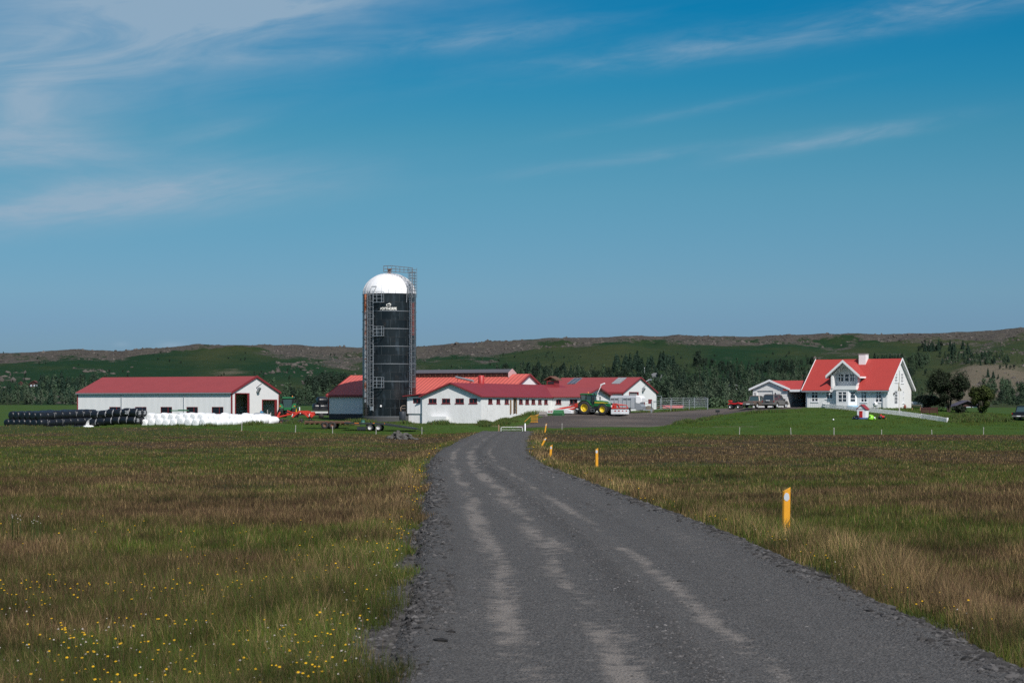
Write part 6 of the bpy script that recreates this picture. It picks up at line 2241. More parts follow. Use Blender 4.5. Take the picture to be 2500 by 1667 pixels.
MB().lathe([(0, 1.27), (.18, 1.27), (.18, 1.33), (0, 1.33)], 12).build('lid', BLACKP, wtank)
mb = MB()
hoop = [(-.25, 1.25), (-.3, 1.7), (-.05, 1.98), (.35, 1.98)]
for yy in (.1, .5):
    mb.path([(x, yy, z) for x, z in hoop], .035)
for x, z in hoop + [(.3, 1.6), (.3, 1.3)]:
    mb.tube((x, .1, z), (x, .5, z), .03)
mb.path([(-.28, .1, 1.6), (.4, .1, 1.6)], .03)
mb.build('cage', mat('rusty_pale_cage', (.34, .25, .19), .7), wtank)
p = on_ground(886, 275, 0)
o = MB().lathe([(0, 0), (.27, 0), (.28, .03), (.28, .28), (.30, .30), (.28, .32), (.28, .56), (.3, .58), (.28, .6), (.27, .62), (0, .62)], 16, o=(p.x, p.y, H(p.x, p.y) - .03)).build('barrel', mat('dull_green_barrel', (.05, .16, .12), .5))
tag(o, 'dull green barrel standing in weeds at the silo foot', 'barrel')

# stone heap in the pasture
mb = MB()
rr = random.Random(5)
for k in range(90):
    a, d_ = rr.uniform(0, 6.28), rr.uniform(0, 1) ** .6
    hx_s = 1 - d_
    cx = wx(978, 196) + d_ * 1.5 * math.cos(a) + .1
    cy = 196 + d_ * 1.1 * math.sin(a)
    cz = land_z(np.array([cx]), np.array([cy]))[0] + rr.uniform(0, .75) * hx_s + (.35 * hx_s if cx < wx(975, 196) else 0)
    s = rr.uniform(.10, .26)
    M = Matrix.Rotation(rr.uniform(0, 3), 3, 'Z') @ Matrix.Rotation(rr.uniform(0, 3), 3, 'X') @ Matrix.Diagonal((s * rr.uniform(.7, 1.4), s, s * rr.uniform(.5, 1)))
    mb.lathe([(0.01, -1), (.75, -.6), (1, .1), (.6, .75), (.01, 1)], 6, M, smooth=False, o=(cx, cy, cz))
o = mb.build('rubble', mat('lichen_stone', (.045, .042, .038), .9, nscale=6, col2=(.13, .125, .115), amount=.8))
tag(o, 'heap of dark lichen-spotted stones in the rough pasture', None, None, 'stuff')

# ---------------------------------------------------------------- posts, gate, markers
mb = MB().lathe([(.05, -.3), (.045, .8), (.04, .95), (.0, .97)], 7)
fp = mb.build('fence_post', mat('weathered_white_post', (.38, .36, .33), .8, nscale=6, amount=.6, col2=(.22, .21, .19)))
fpos = [(590, 251, 'first white fence post from the left, in front of the white bales'), (721, 250, 'white fence post in front of the red hay tedder'), (812, 250, 'white fence post in front of the rusty old trailer'),
        (918, 250, 'white fence post in front of the black flatbed wheels'), (1030, 250, 'white fence post at the right end of the black flatbed'), (1372, 256, 'white fence post on the grass before the gravel yard'),
        (1805, 249, 'white fence post before the lawn, below the grey car'), (1931, 249, 'white fence post before the lawn, below the left end of the farmhouse'), (2036, 249, 'thick white fence post before the lawn, below the dormer'),
        (2152, 249, 'short white fence post before the lawn, below the playhouse toys'), (2275, 249, 'short white fence post before the lawn, left of the big dark tree'), (2401, 249, 'white fence post furthest right, below the two dark trees')]
for i, (a, Y, lab) in enumerate(fpos):
    o = fp if i == 0 else fp.copy()
    if i:
        COL.objects.link(o)
    o.location = on_ground(a, Y)
    o.rotation_euler = (random.uniform(-.05, .05), random.uniform(-.06, .06), i)
    sc_ = 1.0 if not lab.startswith('short') else .72
    o.scale = (1.3 if 'thick' in lab else 1, 1.3 if 'thick' in lab else 1, sc_)
    tag(o, lab, 'fence post', 'white posts of the field fence')
Yg_ = 259.5
g0, g1 = wx(1223, Yg_), wx(1276, Yg_)
zt_ = wz(1042.5, Yg_)
zg_ = H((g0 + g1) / 2, Yg_)
gt_ = thing('farm_gate', 'low white tubular gate at the top of the gravel road', 'gate', ((g0 + g1) / 2, Yg_, zg_))
hw = (g1 - g0) / 2
zt_ -= zg_
MB().path([(-hw, 0, .1), (-hw, 0, zt_ - .12), (-hw + .12, 0, zt_), (hw - .12, 0, zt_), (hw, 0, zt_ - .12), (hw, 0, .1)], .035).build('frame', TRIMW, gt_)
for k in (.33, .66):
    MB().tube((-hw, 0, .1 + (zt_ - .1) * k), (hw, 0, .1 + (zt_ - .1) * k), .016).build('rail', TRIMW, gt_)
p = on_ground(1217.5, 259.4)
tag(MB().lathe([(.09, -.2), (.085, wz(1037, 259.4) - p.z), (.0, wz(1036.5, 259.4) - p.z)], 8, o=p).build('gate_post', WOOD), 'brown timber gate post at the left of the white road gate', 'gate post')
p = on_ground(1282, 259.4)
tag(MB().lathe([(.08, -.2), (.075, wz(1033.5, 259.4) - p.z), (.0, wz(1033, 259.4) - p.z)], 8, o=p).build('gate_post', TRIMW), 'white gate post at the right of the white road gate', 'gate post')


def marker(px, Y, ytop, lean, label, w=.155, film=True):
    p = on_ground(px, Y, -.05)
    h = (wz(ytop, Y) - p.z) / math.cos(lean)
    m = thing('marker_post', label, 'marker post', p, 0, 'yellow marker posts beside the road')
    m.rotation_euler = (R_(2), lean, 0)
    hw = w / 2
    sec = [(-hw, -.02), (-hw * .6, -.055), (hw * .6, -.055), (hw, -.02), (hw, .02), (hw * .6, .055), (-hw * .6, .055), (-hw, .02)]
    vs = [(x, y, -.2) for x, y in sec] + [(x, y, h - .09 + (x + hw) / w * .09) for x, y in sec]
    n = len(sec)
    MB().add(vs, [(i, (i + 1) % n, n + (i + 1) % n, n + i) for i in range(n)] + [tuple(range(n - 1, -1, -1)), tuple(range(n, 2 * n))]).build('post', YELLOW, m, bevel=.006)
    f = MB()
    pts = []
    rr = random.Random(int(px))
    for k in range(14):
        a = 2 * math.pi * k / 14
        rd = 1 + rr.uniform(-.12, .12)
        pts.append((.055 * math.cos(a) * rd, -.059, h - .19 + .085 * math.sin(a) * rd))
    f.add([(x, y, z) for x, y, z in pts] + [(x, y + .004, z) for x, y, z in pts], [tuple(range(13, -1, -1)), tuple(range(14, 28))] + [(i, (i + 1) % 14, 14 + (i + 1) % 14, 14 + i) for i in range(14)])
    f.build('reflector', REFL, m)
    return m


marker(1918, 40, 1188, R_(.6), 'nearest yellow marker post, tall with a torn grey reflector on its slanted top')
marker(1457, 107, 1093, R_(-.5), 'second nearest yellow marker post, upright with a small round reflector')
marker(1343, 127, 1085, R_(5), 'yellow marker post leaning slightly right, third from the camera')
marker(1320, 168, 1067, R_(28), 'yellow marker post leaning far over to the right')
marker(1330, 238, 1033, R_(9), 'farthest yellow marker post, beside the crest of the road')

p = on_ground(1752, 284)
mbx = thing('letter_box', 'dark letter box on a thin post at the edge of the yard', 'letter box', p)
MB().tube((0, 0, -.2), (0, 0, .45), .03).build('post', DARKST, mbx)
MB().prism([(-.28, .42), (.28, .42), (.28, .72), (.2, .78), (-.28, .78)], -.2, .2, 'y').build('box', BLACKP, mbx, bevel=.02)

# ---------------------------------------------------------------- galvanised pen
DGALV2 = mat('dull_pen_steel', (.34, .37, .40), .5, .4, amount=.5, nscale=6)
pn = thing('livestock_pen', 'galvanised rail pen standing right of the tall white barn', 'pen', on_ground(1660, 300))
o0 = pn.location.copy()
A0, A1 = on_ground(1591.5, 295.5), on_ground(1727.5, 301)
C0, C1 = on_ground(1612, 314), on_ground(1723, 316)
D0 = on_ground(1560, 304)


def rails(P, Q, zs, npost, h):
    P, Q = Vector(P) - o0, Vector(Q) - o0
    for k in range(npost):
        a = P.lerp(Q, k / (npost - 1))
        MB().tube((a.x, a.y, a.z - .2), (a.x, a.y, a.z + h), .045, 8).build('post', DGALV2, pn)
    for z in zs:
        MB().tube(P + Vector((0, 0, z)), Q + Vector((0, 0, z)), .021, 6).build('rail', DGALV2, pn)


rails(A0, A1, (.45, .75, 1.05, 1.35, 1.62), 4, 1.68)
rails(C0, C1, (.3, .65, 1.0, 1.35, 1.65), 5, 1.7)
rails(A1 + Vector((.05, .2, 0)), C1, (.35, .75, 1.15, 1.6), 2, 1.7)
rails(D0, A0 + Vector((-.05, .2, 0)), (.35, .75, 1.15, 1.6), 2, 1.65)
a, b = C0 - o0, on_ground(1603, 312) - o0
MB().path([(b.x, b.y, b.z), (b.x, b.y, b.z + 2.05), (a.x + .2, a.y, b.z + 2.05), (a.x + .2, a.y, a.z)], .04).build('gate_frame', GALV, pn)
p = on_ground(1584, 300)
mb = MB().lathe([(.01, -.2), (.85, -.2), (.8, .2), (.45, .75), (.15, .85), (.01, .86)], 9, Matrix.Diagonal((1, .8, 1)), o=p)
tag(mb.build('boulder', mat('brown_boulder', (.13, .11, .09), .9, nscale=3, bump=.05, bscale=8)), 'brown boulder beside the red framed window of the tall barn', 'boulder')
# shed roof seen beyond the pen
p = on_ground(1640, 345)
fs = thing('field_shed', 'low shed with a pink red roof seen through the pen rails', 'shed', (p.x, p.y, wz(1000, 345)), R_(-10))
MB().b2((-1.8, 0, -1), (1.8, 3.0, .25)).build('wall', DARKC, fs)
MB().prism([(-.4, .22), (1.5, .62), (3.4, .22), (3.4, .3), (1.5, .72), (-.4, .3)], -1.5, 1.9, 'x').build('roof', mat('pink_red_roof', (.55, .14, .13), .6), fs)
p = on_ground(1617, 340)
fs = thing('field_shed', 'small dark hut with red roof edge beyond the left part of the pen', 'shed', (p.x, p.y, wz(1000, 340)), R_(-10))
MB().b2((-.9, 0, -1), (.9, 2.0, .2)).build('wall', DARKC, fs)
MB().prism([(-1.15, .12), (0, .66), (1.15, .12), (1.15, .22), (0, .76), (-1.15, .22)], -.2, 2.2, 'y').build('roof', REDTRIM, fs)

# ---------------------------------------------------------------- around the house
PICKET = mat('white_picket_paint', (.80, .80, .80), .6, amount=.2)
pf_ = thing('picket_fence', 'white picket fence running down the lawn in front of the farmhouse', 'fence', on_ground(2160, 277))
o0 = pf_.location.copy()
run = [(2017, 287.5), (2060, 284.5), (2100, 282), (2150, 279.5), (2200, 277), (2250, 274.5), (2290, 272), (2312, 270.5)]
top = [(2017, 985), (2060, 988.5), (2100, 993), (2150, 998), (2200, 1003), (2250, 1009.5), (2290, 1015.5), (2312, 1019.5)]


def fence_run(run, top):
    for (a, Ya), (b, Yb), (_, ta), (_, tb) in zip(run[:-1], run[1:], top[:-1], top[1:]):
        P = Vector((wx(a, Ya), Ya, wz(ta, Ya))) - o0
        Q = Vector((wx(b, Yb), Yb, wz(tb, Yb))) - o0
        ll = (Q - P).length
        n = max(3, int(ll / .155))
        d_ = (Q - P) / ll
        M = Matrix.Rotation(math.atan2(d_.y, d_.x), 3, 'Z')
        mb = MB()
        hgt = .68
        for k in range(n):
            c_ = P.lerp(Q, (k + .5) / n)
            q_ = [(-.043, -hgt), (.043, -hgt), (.043, -.05), (0, 0), (-.043, -.05)]
            vs = [c_ + M @ Vector((x, y, z)) for y in (-.012, .012) for x, z in q_]
            mb.add(vs, [(0, 1, 2, 3, 4), (9, 8, 7, 6, 5)] + [(i, (i + 1) % 5, 5 + (i + 1) % 5, 5 + i) for i in range(5)])
        mb.build('picket_panel', PICKET, pf_)
        off = M @ Vector((0, .035, 0))
        for z in (-.17, -.5):
            MB().bar(P + off + Vector((0, 0, z)), Q + off + Vector((0, 0, z)), .03, .07).build('rail', PICKET, pf_)
        MB().b2((P.x - .04, P.y + .05, P.z - .85), (P.x + .04, P.y + .13, P.z - .04)).build('post', PICKET, pf_)


fence_run(run, top)
fence_run([(1993.5, 292.5), (2016, 288)], [(1993.5, 982.5), (2016, 983.5)])
fence_run([(2312, 270.5), (2315.5, 273.5)], [(2312, 1019.5), (2315.5, 1019.5)])

p = on_ground(2113, 271.5)
ph = thing('playhouse', 'small white playhouse with red roof and red door on the lawn', 'playhouse', (p.x, p.y, wz(1020.5, 271.5)), R_(-34))
MB().prism([(-1.2, 0), (0, 0), (0, 1.22), (-.6, 1.72), (-1.2, 1.22)], 0, 1.0, 'y').build('wall', TRIMW, ph)
MB().prism([(-1.32, 1.10), (-.6, 1.74), (.12, 1.10), (.12, 1.18), (-.6, 1.84), (-1.32, 1.18)], -.1, 1.1, 'y').build('roof', mat('playhouse_roof_red', (.26, .03, .04), .6), ph)
dd_ = MB().b2((-.88, -.04, .08), (-.42, -.002, .95)).build('door', mat('bright_red_door', (.50, .02, .015), .5), ph)
MB().b2((-.5, -.06, .5), (-.46, -.04, .56)).build('handle', GALV, dd_)
MB().b2((-1.24, -.03, 1.18), (.04, -.002, 1.24)).build('trim', GREYT, ph)
p = on_ground(2100, 270.5)
mb = MB()
xs_ = np.linspace(-1.0, 1.0, 9)
for i in range(8):
    mb.add([(p.x + xs_[i], p.y, p.z + .10 + .05 * math.sin(i * 2.1)), (p.x + xs_[i + 1], p.y, p.z + .10 + .05 * math.sin((i + 1) * 2.1)), (p.x + xs_[i + 1] + .2, p.y + 1.2, p.z + .18), (p.x + xs_[i] + .2, p.y + 1.2, p.z + .18)], [(0, 1, 2, 3)])
o = mb.build('play_mat', mat('blue_mat', (.02, .07, .22), .7), fix=False)
o.modifiers.new('thickness', 'SOLIDIFY').thickness = .1
tag(o, 'blue mat spread on the lawn in front of the playhouse', 'play mat')
p = on_ground(2127, 269.5)
ts = thing('ride_on_toy', 'lime green plastic toy with round body right of the playhouse', 'toy', p, R_(10))
LIME = mat('lime_plastic', (.24, .60, .03), .4, amount=.2)
MB().lathe([(0.01, 0), (.42, 0), (.46, .15), (.40, .42), (.22, .60), (0.01, .66)], 14, Matrix.Diagonal((.95, .8, 1.05))).build('body', LIME, ts)
MB().lathe([(0.01, 0), (.2, 0), (.23, .1), (.16, .28), (.01, .33)], 10, o=(.38, -.12, .0)).lathe([(0.01, 0), (.16, 0), (.18, .12), (.01, .3)], 10, o=(-.25, -.2, .45)).build('head', LIME, ts)
MB().lathe([(0.01, -.02), (.12, -.02), (.12, .02), (.01, .02)], 10, Matrix.Rotation(math.pi / 2, 3, 'X'), o=(.32, -.42, .28)).build('eye', TRIMW, ts)
p = on_ground(2153, 270.5)
tt = thing('toy_tractor', 'red toy tractor with black wheels lying on the lawn by the fence', 'toy', p, R_(15))
MB().b2((-.3, -.15, .15), (.35, .15, .42)).b2((-.28, -.14, .42), (-.02, .14, .6)).build('body', mat('quad_red', (1, 1, 1)), tt, bevel=.05)
for x, r_ in ((-.25, .2), (.32, .15)):
    for y in (-.22, .22):
        MB().lathe([(.01, -.06), (r_, -.06), (r_, .06), (.01, .06)], 12, Matrix.Rotation(math.pi / 2, 3, 'X'), o=(x, y, r_)).build('wheel', BLACKP, tt)
MB().b2((.3, -.25, .0), (.5, .25, .12)).build('shovel', TYEL, tt)
p = on_ground(2091, 270.2)
tt = thing('ride_on_toy', 'dark push-along toy on the blue mat left of the playhouse', 'toy', p + Vector((0, 0, .1)), R_(-20))
MB().prism([(-.4, .1), (.35, .1), (.4, .3), (.1, .5), (-.1, .42), (-.45, .28)], -.16, .16, 'y').build('body', BLACKP, tt, bevel=.04)
for x in (-.28, .25):
    MB().lathe([(.01, -.2), (.13, -.2), (.13, .2), (.01, .2)], 10, Matrix.Rotation(math.pi / 2, 3, 'X'), o=(x, 0, .13)).build('wheel', BLACKP, tt)
p = on_ground(2034.5, 269)
tag(MB().lathe([(.11 * math.cos(a), .11 + .11 * math.sin(a)) for a in np.linspace(-1.5, 1.5, 9)], 12, o=p).build('ball', TRIMW), 'small white ball on the lawn left of the playhouse', 'ball')
p = on_ground(2081, 285.5)
o = MB().lathe([(.01, .12), (.95, .12), (.97, .34), (1.06, .38), (1.1, .25), (1.1, 0)], 24, Matrix.Diagonal((.75, .75, 1.2)), o=p).build('paddling_pool', mat('pale_blue_pool', (.25, .48, .68), .4, amount=.3))
tag(o, 'pale blue paddling pool behind the picket fence below the bay window', 'paddling pool')
p = on_ground(2137, 284)
gm = thing('cement_mixer', 'rounded white drum with dark openings under the right front window', 'mixer', p, R_(-30))
MB().lathe([(.15, -.35), (.32, -.2), (.38, 0), (.3, .22), (.2, .34)], 14, Matrix.Rotation(.7, 3, 'Y'), o=(0, 0, .62)).build('drum', TRIMW, gm)
MB().tube((-.3, -.25, 0), (0, 0, .5), .04).tube((.3, -.25, 0), (0, 0, .5), .04).tube((0, .35, 0), (0, 0, .5), .04).build('stand', GREYT, gm)
MB().box((.02, -.38, .70), (.16, .04, .12)).build('opening', BLACKP, gm)
p = on_ground(1986, 293.5)
gc = thing('garden_cart', 'small dark red garden cart at the left end of the picket fence', 'cart', p, R_(-20))
MB().b2((-.32, -.2, .12), (.32, .2, .60)).build('box', REDTRIM, gc, bevel=.03)
MB().path([(-.3, .2, .5), (-.32, .2, .95), (.28, .2, .95), (.3, .2, .5)], .03).build('handle', RUST, gc)
for x in (-.25, .25):
    MB().lathe([(.01, -.04), (.14, -.04), (.14, .04), (.01, .04)], 10, Matrix.Rotation(math.pi / 2, 3, 'X'), o=(x, -.24, .14)).build('wheel', BLACKP, gc)
# flagpole with a furled pale flag
p = Vector((wx(2195.7, 278.5), 278.5, 0))
p.z = H(p.x, p.y)
fl = thing('flagpole', 'white flagpole with a furled pale flag before the farmhouse gable', 'flagpole', p)
zt_ = wz(905.5, 278.5) - p.z
MB().lathe([(.07, -.1), (.065, .5), (.055, 3), (.035, zt_), (.07, zt_ + .02), (.07, zt_ + .1), (0, zt_ + .14)], 10).build('pole', mat('pole_white', (.74, .70, .66), .5, amount=.2), fl)
MB().lathe([(.1, -.1), (.1, .75), (.07, .8)], 8).build('pole_base', GWOOD, fl)
zf0, zf1 = wz(955, 278.5) - p.z, wz(934, 278.5) - p.z
mb = MB()
for k in range(6):
    x0_ = -.42 + k * .08
    a, b = k % 2, (k + 1) % 2
    mb.add([(-.08 - .02 * k, -.05 + .1 * a, zf1 - .02 * k), (-.08 - .02 * (k + 1), -.05 + .1 * b, zf1 - .02 * (k + 1)), (x0_ + .28 + .04 * a, -.08 + .16 * b, zf0 + .12 * a), (x0_ + .20, -.08 + .16 * a, zf0 + .1 * b)], [(0, 1, 2, 3)])
o = mb.build('flag', mat('faded_flag', (.50, .45, .36), .8, nscale=5, amount=.7, col2=(.2, .17, .14)), fl, fix=False)
o.modifiers.new('thickness', 'SOLIDIFY').thickness = .02
# terrace furniture right of the house
p = on_ground(2238, 285)
pt_ = thing('picnic_table', 'dark wooden picnic table right of the farmhouse gable', 'table', p, R_(-20))
MB().b2((-.7, -.4, .68), (.7, .4, .74)).build('table_top', WOOD, pt_)
for x in (-.55, .55):
    MB().bar((x, -.45, 0), (x, .1, .68), .08).build('leg', WOOD, pt_)
    MB().bar((x, .45, 0), (x, -.1, .68), .08).build('leg', WOOD, pt_)
p = on_ground(2268, 281)
wf = thing('wooden_fence', 'dark red wooden fence panel right of the farmhouse behind the pickets', 'fence', p, R_(-28))
for z in (.15, .4, .65):
    MB().b2((-1.15, -.02, z), (1.2, .02, z + .2)).build('board', mat('dark_red_board', (.085, .025, .025), .8), wf)
for x in (-1.1, .05, 1.15):
    MB().b2((x - .05, .021, -.2), (x + .05, .11, .9)).build('post', MATS['dark_red_board'], wf)
p = on_ground(2237, 292)
bn = thing('garden_bench', 'white slatted garden bench at the back corner of the farmhouse', 'bench', p, R_(-20))
MB().b2((-.9, -.25, .40), (.9, .2, .46)).build('seat', TRIMW, bn)
MB().b2((-.9, .2, .55), (.9, .25, .9)).build('backrest', TRIMW, bn)
for x in (-.8, .8):
    MB().b2((x - .04, -.2, 0), (x + .04, .2, .40)).build('leg', TRIMW, bn)
p = on_ground(2205, 286.5)
tag(MB().lathe([(.01, 0), (.16, 0), (.22, .2), (.17, .42), (.08, .5), (.08, .62), (.01, .62)], 10, o=p + Vector((.25, 0, 0))).build('flower_pot', mat('terracotta', (.2, .06, .04), .8)), 'dark red pot standing against the farmhouse gable', 'pot')
# stored things in the carport
p = on_ground(1944, 294)
tag(MB().b2((p.x - .5, p.y, p.z), (p.x + .4, p.y + .8, p.z + .7)).b2((p.x - .2, p.y + .1, p.z + .7), (p.x + .3, p.y + .6, p.z + 1.1)).build('storage_crate', BLACKP, bevel=.05), 'dark crate stacked in the shade of the carport', 'crate')


# ---------------------------------------------------------------- far cabins
def cabin(px, py_base, w, hw_, hr, wall, roof, label, rz=0.0, win=True, Yd=None):
    Y = Yd or ray_ground(px, py_base)
    x = wx(px, Y)
    z = H(x, Y)
    c = thing('cabin', label, 'cabin', (x, Y, z), rz, 'cabins among the far trees')
    MB().prism([(-w / 2, -1.0), (w / 2, -1.0), (w / 2, hw_), (0, hr), (-w / 2, hw_)], 0, w * .9, 'y').build('wall', wall, c)
    ov = w * .12
    sl_ = (hr - hw_) / (w / 2)
    MB().prism([(-w / 2 - ov, hw_ - sl_ * ov), (0, hr), (w / 2 + ov, hw_ - sl_ * ov), (w / 2 + ov, hw_ - sl_ * ov + .25), (0, hr + .3), (-w / 2 - ov, hw_ - sl_ * ov + .25)], -w * .12, w, 'y').build('roof', roof, c)
    if win:
        for x in (-.28, .05, .28):
            MB().b2((x * w - w * .09, -.1, hw_ * .35), (x * w + w * .09, -.02, hw_ * .95)).build('window', mat('pale_cabin_window', (.45, .5, .55), .2), c)
    return c


CABW = mat('brown_cabin_wall', (.055, .022, .018), .8)
DRK = mat('dark_cabin_roof', (.045, .03, .03), .8)
cabin(83, 946, 6.4, 1.9, 4.2, CABW, mat('brown_red_roof', (.10, .03, .025), .8), 'brown cabin with pale windows in the trees above the black bales')
cabin(50, 942, 2.6, 1.4, 2.6, CABW, MATS['brown_red_roof'], 'tiny brown hut left of the brown cabin above the black bales', win=False)
cabin(1796, 957, 5.4, 1.8, 3.7, CABW, mat('grey_white_roof', (.25, .25, .26), .7), 'dark cabin with pale roof edges in the trees above the quad bike')
cabin(1786, 953, 4.2, 1.8, 3.2, CABW, MATS['grey_white_roof'], 'cabin gable half hidden behind the dark cabin above the quad bike', win=False)
cabin(1960, 926, 4.0, 1.4, 2.4, CABW, mat('brown_pink_roof', (.2, .09, .08), .8), 'small brown roof among trees just left of the farmhouse roof', win=False)
cabin(2361, 985, 9.0, 1.2, 3.0, CABW, mat('slate_purple_roof', (.07, .06, .085), .8), 'low brown cabin with a dark roof seen between the two dark trees', Yd=690)
Y = ray_ground(1602, 931)
x = wx(1602, Y)
gh = thing('stone_house', 'grey low house on the wooded slope above the tall white barn', 'house', (x, Y, H(x, Y)), R_(-10))
GRH = mat('grey_house_wall', (.16, .17, .19), .8)
MB().b2((-6, 0, -1), (6, 6, 2.2)).build('wall', GRH, gh)
MB().prism([(-7, 2.0), (-1.5, 5.2), (0.5, 5.2), (7, 2.6), (7, 2.2), (-7, 1.8)], -.5, 6.5, 'y').build('roof', mat('grey_house_roof', (.20, .205, .22), .7), gh)
for a in (-4, -1.5, 1.0):
    MB().b2((a, -.12, .3), (a + 1.2, -.02, 1.7)).build('window', MATS['pale_cabin_window'], gh)
MB().b2((4.0, -.12, 0), (5.0, -.02, 1.5)).build('door', mat('pump_blue', (1, 1, 1)), gh)
Y2 = Y - 12
x = wx(1573.5, Y2)
fz0 = H(x, Y2)
o = MB().lathe([(.16, -.5), (.10, (wz(899, Y2) - fz0)), (.25, wz(898.5, Y2) - fz0), (0, wz(897.5, Y2) - fz0 + .2)], 8, o=(x, Y2, fz0)).build('flagpole', TRIMW)
tag(o, 'thin white flagpole beside the grey house on the wooded slope', 'flagpole')
# ---------------------------------------------------------------- plants
def quads(C, N_up, size, aspect, r, O=None):
    """leaf cards: centres C (n,3); with O (outward directions) the cards face roughly outwards"""
    n = len(C)
    if O is None:
        d = r.normal(size=(n, 3))
        d[:, 2] *= N_up
        d /= np.linalg.norm(d, axis=1)[:, None]
        e = r.normal(size=(n, 3))
        e -= d * (e * d).sum(1)[:, None]
        e /= np.linalg.norm(e, axis=1)[:, None]
    else:
        nn = O / (np.linalg.norm(O, axis=1)[:, None] + 1e-6) + np.array([0, 0, .35]) + .55 * r.normal(size=(n, 3))
        nn /= np.linalg.norm(nn, axis=1)[:, None]
        d = r.normal(size=(n, 3))
        d -= nn * (d * nn).sum(1)[:, None]
        d /= np.linalg.norm(d, axis=1)[:, None]
        e = np.cross(nn, d)
    s = size * r.uniform(.6, 1.3, n)
    a, b = d * s[:, None], e * (s * aspect)[:, None]
    V = np.stack([C - a, C - b * .9, C + a, C + b], 1).reshape(-1, 3)
    F = np.arange(4 * n).reshape(n, 4)
    return V, F


def trunk_np(h, r0, seg=5, bend=.05, seed=0):
    r = np.random.default_rng(seed)
    rings = []
    p = np.zeros(3)
    for k in range(5):
        t = k / 4
        c = np.array([r.normal() * bend * h * t, r.normal() * bend * h * t, h * t])
        rad = r0 * (1 - .85 * t)
        for i in range(seg):
            a = 2 * math.pi * i / seg
            rings.append(c + np.array([rad * math.cos(a), rad * math.sin(a), 0]))
    F = []
    for k in range(4):
        for i in range(seg):
            F.append((k * seg + i, k * seg + (i + 1) % seg, (k + 1) * seg + (i + 1) % seg, (k + 1) * seg + i))
    return np.array(rings), np.array(F)


def spruce_np(h, w, n, seed):
    r = np.random.default_rng(seed)
    t = 1 - np.sqrt(r.uniform(0, 1, n))
    t = np.clip(t, 0.0, .985)
    z = .06 * h + t * .94 * h
    lay = .78 + .22 * np.abs(np.sin(z / h * 34 + r.uniform(0, 3)))
    rad = w / 2 * (1 - t) ** .85 * lay * np.sqrt(r.uniform(.25, 1, n)) * (1 + .14 * np.sin(r.uniform(0, 6.28, n) * 3))
    a = r.uniform(0, 2 * math.pi, n)
    C = np.stack([rad * np.cos(a), rad * np.sin(a), z - rad * .22], 1)
    V, F = quads(C, .35, .36 + .03 * w, .55, r, np.stack([np.cos(a), np.sin(a), .25 + 0 * a], 1))
    col = np.array([.023, .046, .030]) * r.uniform(.7, 1.35, n)[:, None]
    T, TF = trunk_np(h * .9, h * .013, seed=seed, bend=.004)
    return np.vstack([V, T]), np.vstack([F, TF + len(V)]), np.vstack([np.repeat(col, 4, 0), np.tile([.04, .03, .025], (len(T), 1))])


def broad_np(h, w, n, seed, tone, low=.12, lobes=7, sq=1.0):
    r = np.random.default_rng(seed)
    cs = []
    for k in range(lobes):
        zz = r.uniform(low + .12, .9)
        rr = (w / 2) * (1 - abs(zz - .45) * .9) * r.uniform(.15, .75)
        a = r.uniform(0, 6.28)
        cs.append((rr * math.cos(a), rr * math.sin(a), zz * h, w * r.uniform(.2, .36)))
    cs.append((0, 0, h * .85, w * .22))
    cs = np.array(cs)
    idx = r.integers(0, len(cs), n)
    u = r.normal(size=(n, 3))
    u /= np.linalg.norm(u, axis=1)[:, None]
    rad = cs[idx, 3] * r.uniform(.35, 1.05, n)
    C = cs[idx, :3] + u * rad[:, None] * np.array([1, 1, 1.15 * sq])
    C[:, 2] = np.clip(C[:, 2], low * h * .5, None)
    V, F = quads(C, .8, .27 + .022 * w, .7, r, u + .45 * (C - np.array([0, 0, h * .45])) / w)
    base = np.array(tone)
    col = base * r.uniform(.7, 1.3, n)[:, None] * (1 + .12 * r.normal(size=(len(cs), 1))[idx])
    T, TF = trunk_np(h * .85, h * .016, seed=seed, bend=.03)
    return np.vstack([V, T]), np.vstack([F, TF + len(V)]), np.vstack([np.repeat(np.clip(col, .004, 1), 4, 0), np.tile([.075, .068, .06], (len(T), 1))])


FAR = leaf_mat('far_foliage', (1, 1, 1), .2, .3)
KINDS_ = {}
for k in range(4):
    KINDS_.setdefault('spruce_tree', []).append(spruce_np(9.4 + k * .6, 5.2 + .6 * (k % 2), 620, 20 + k))
    KINDS_.setdefault('birch_tree', []).append(broad_np(8.5 + .6 * k, 4.2 + .4 * k, 430, 40 + k, (.058, .094, .052), .06, 8, 1.3))
    KINDS_.setdefault('poplar_tree', []).append(broad_np(10 + .5 * k, 3.6, 430, 60 + k, (.084, .116, .072), .05, 9, 1.6))
    KINDS_.setdefault('willow_shrub', []).append(broad_np(3.6 + .3 * k, 5.0, 380, 80 + k, (.060, .094, .050), .0, 7, .8))
    KINDS_.setdefault('round_tree', []).append(broad_np(9 + .5 * k, 7.5, 620, 90 + k, (.026, .044, .028), .1, 10, 1.0))

PROTO = {}
NTREE = [0]


def far_tree(kind, px, Y, s, label, group, sink=.3, sz=1.0):
    v = random.randrange(4)
    key = (kind, v)
    if key not in PROTO:
        V, F, c = KINDS_[kind][v]
        PROTO[key] = np_mesh(kind, V, F, FAR, cols=c)
        o = PROTO[key]
    else:
        o = PROTO[key].copy()
        COL.objects.link(o)
    x = wx(px, Y)
    o.location = (x, Y, H(x, Y) - sink)
    o.rotation_euler = (0, 0, random.uniform(0, 6.28))
    o.scale = (s * random.uniform(.88, 1.15), s * random.uniform(.88, 1.15), s * sz * random.uniform(.9, 1.15))
    tag(o, label, kind.replace('_', ' ').split()[1], group)
    NTREE[0] += 1
    return o


def yb(px, py):
    return ray_ground(px, py)


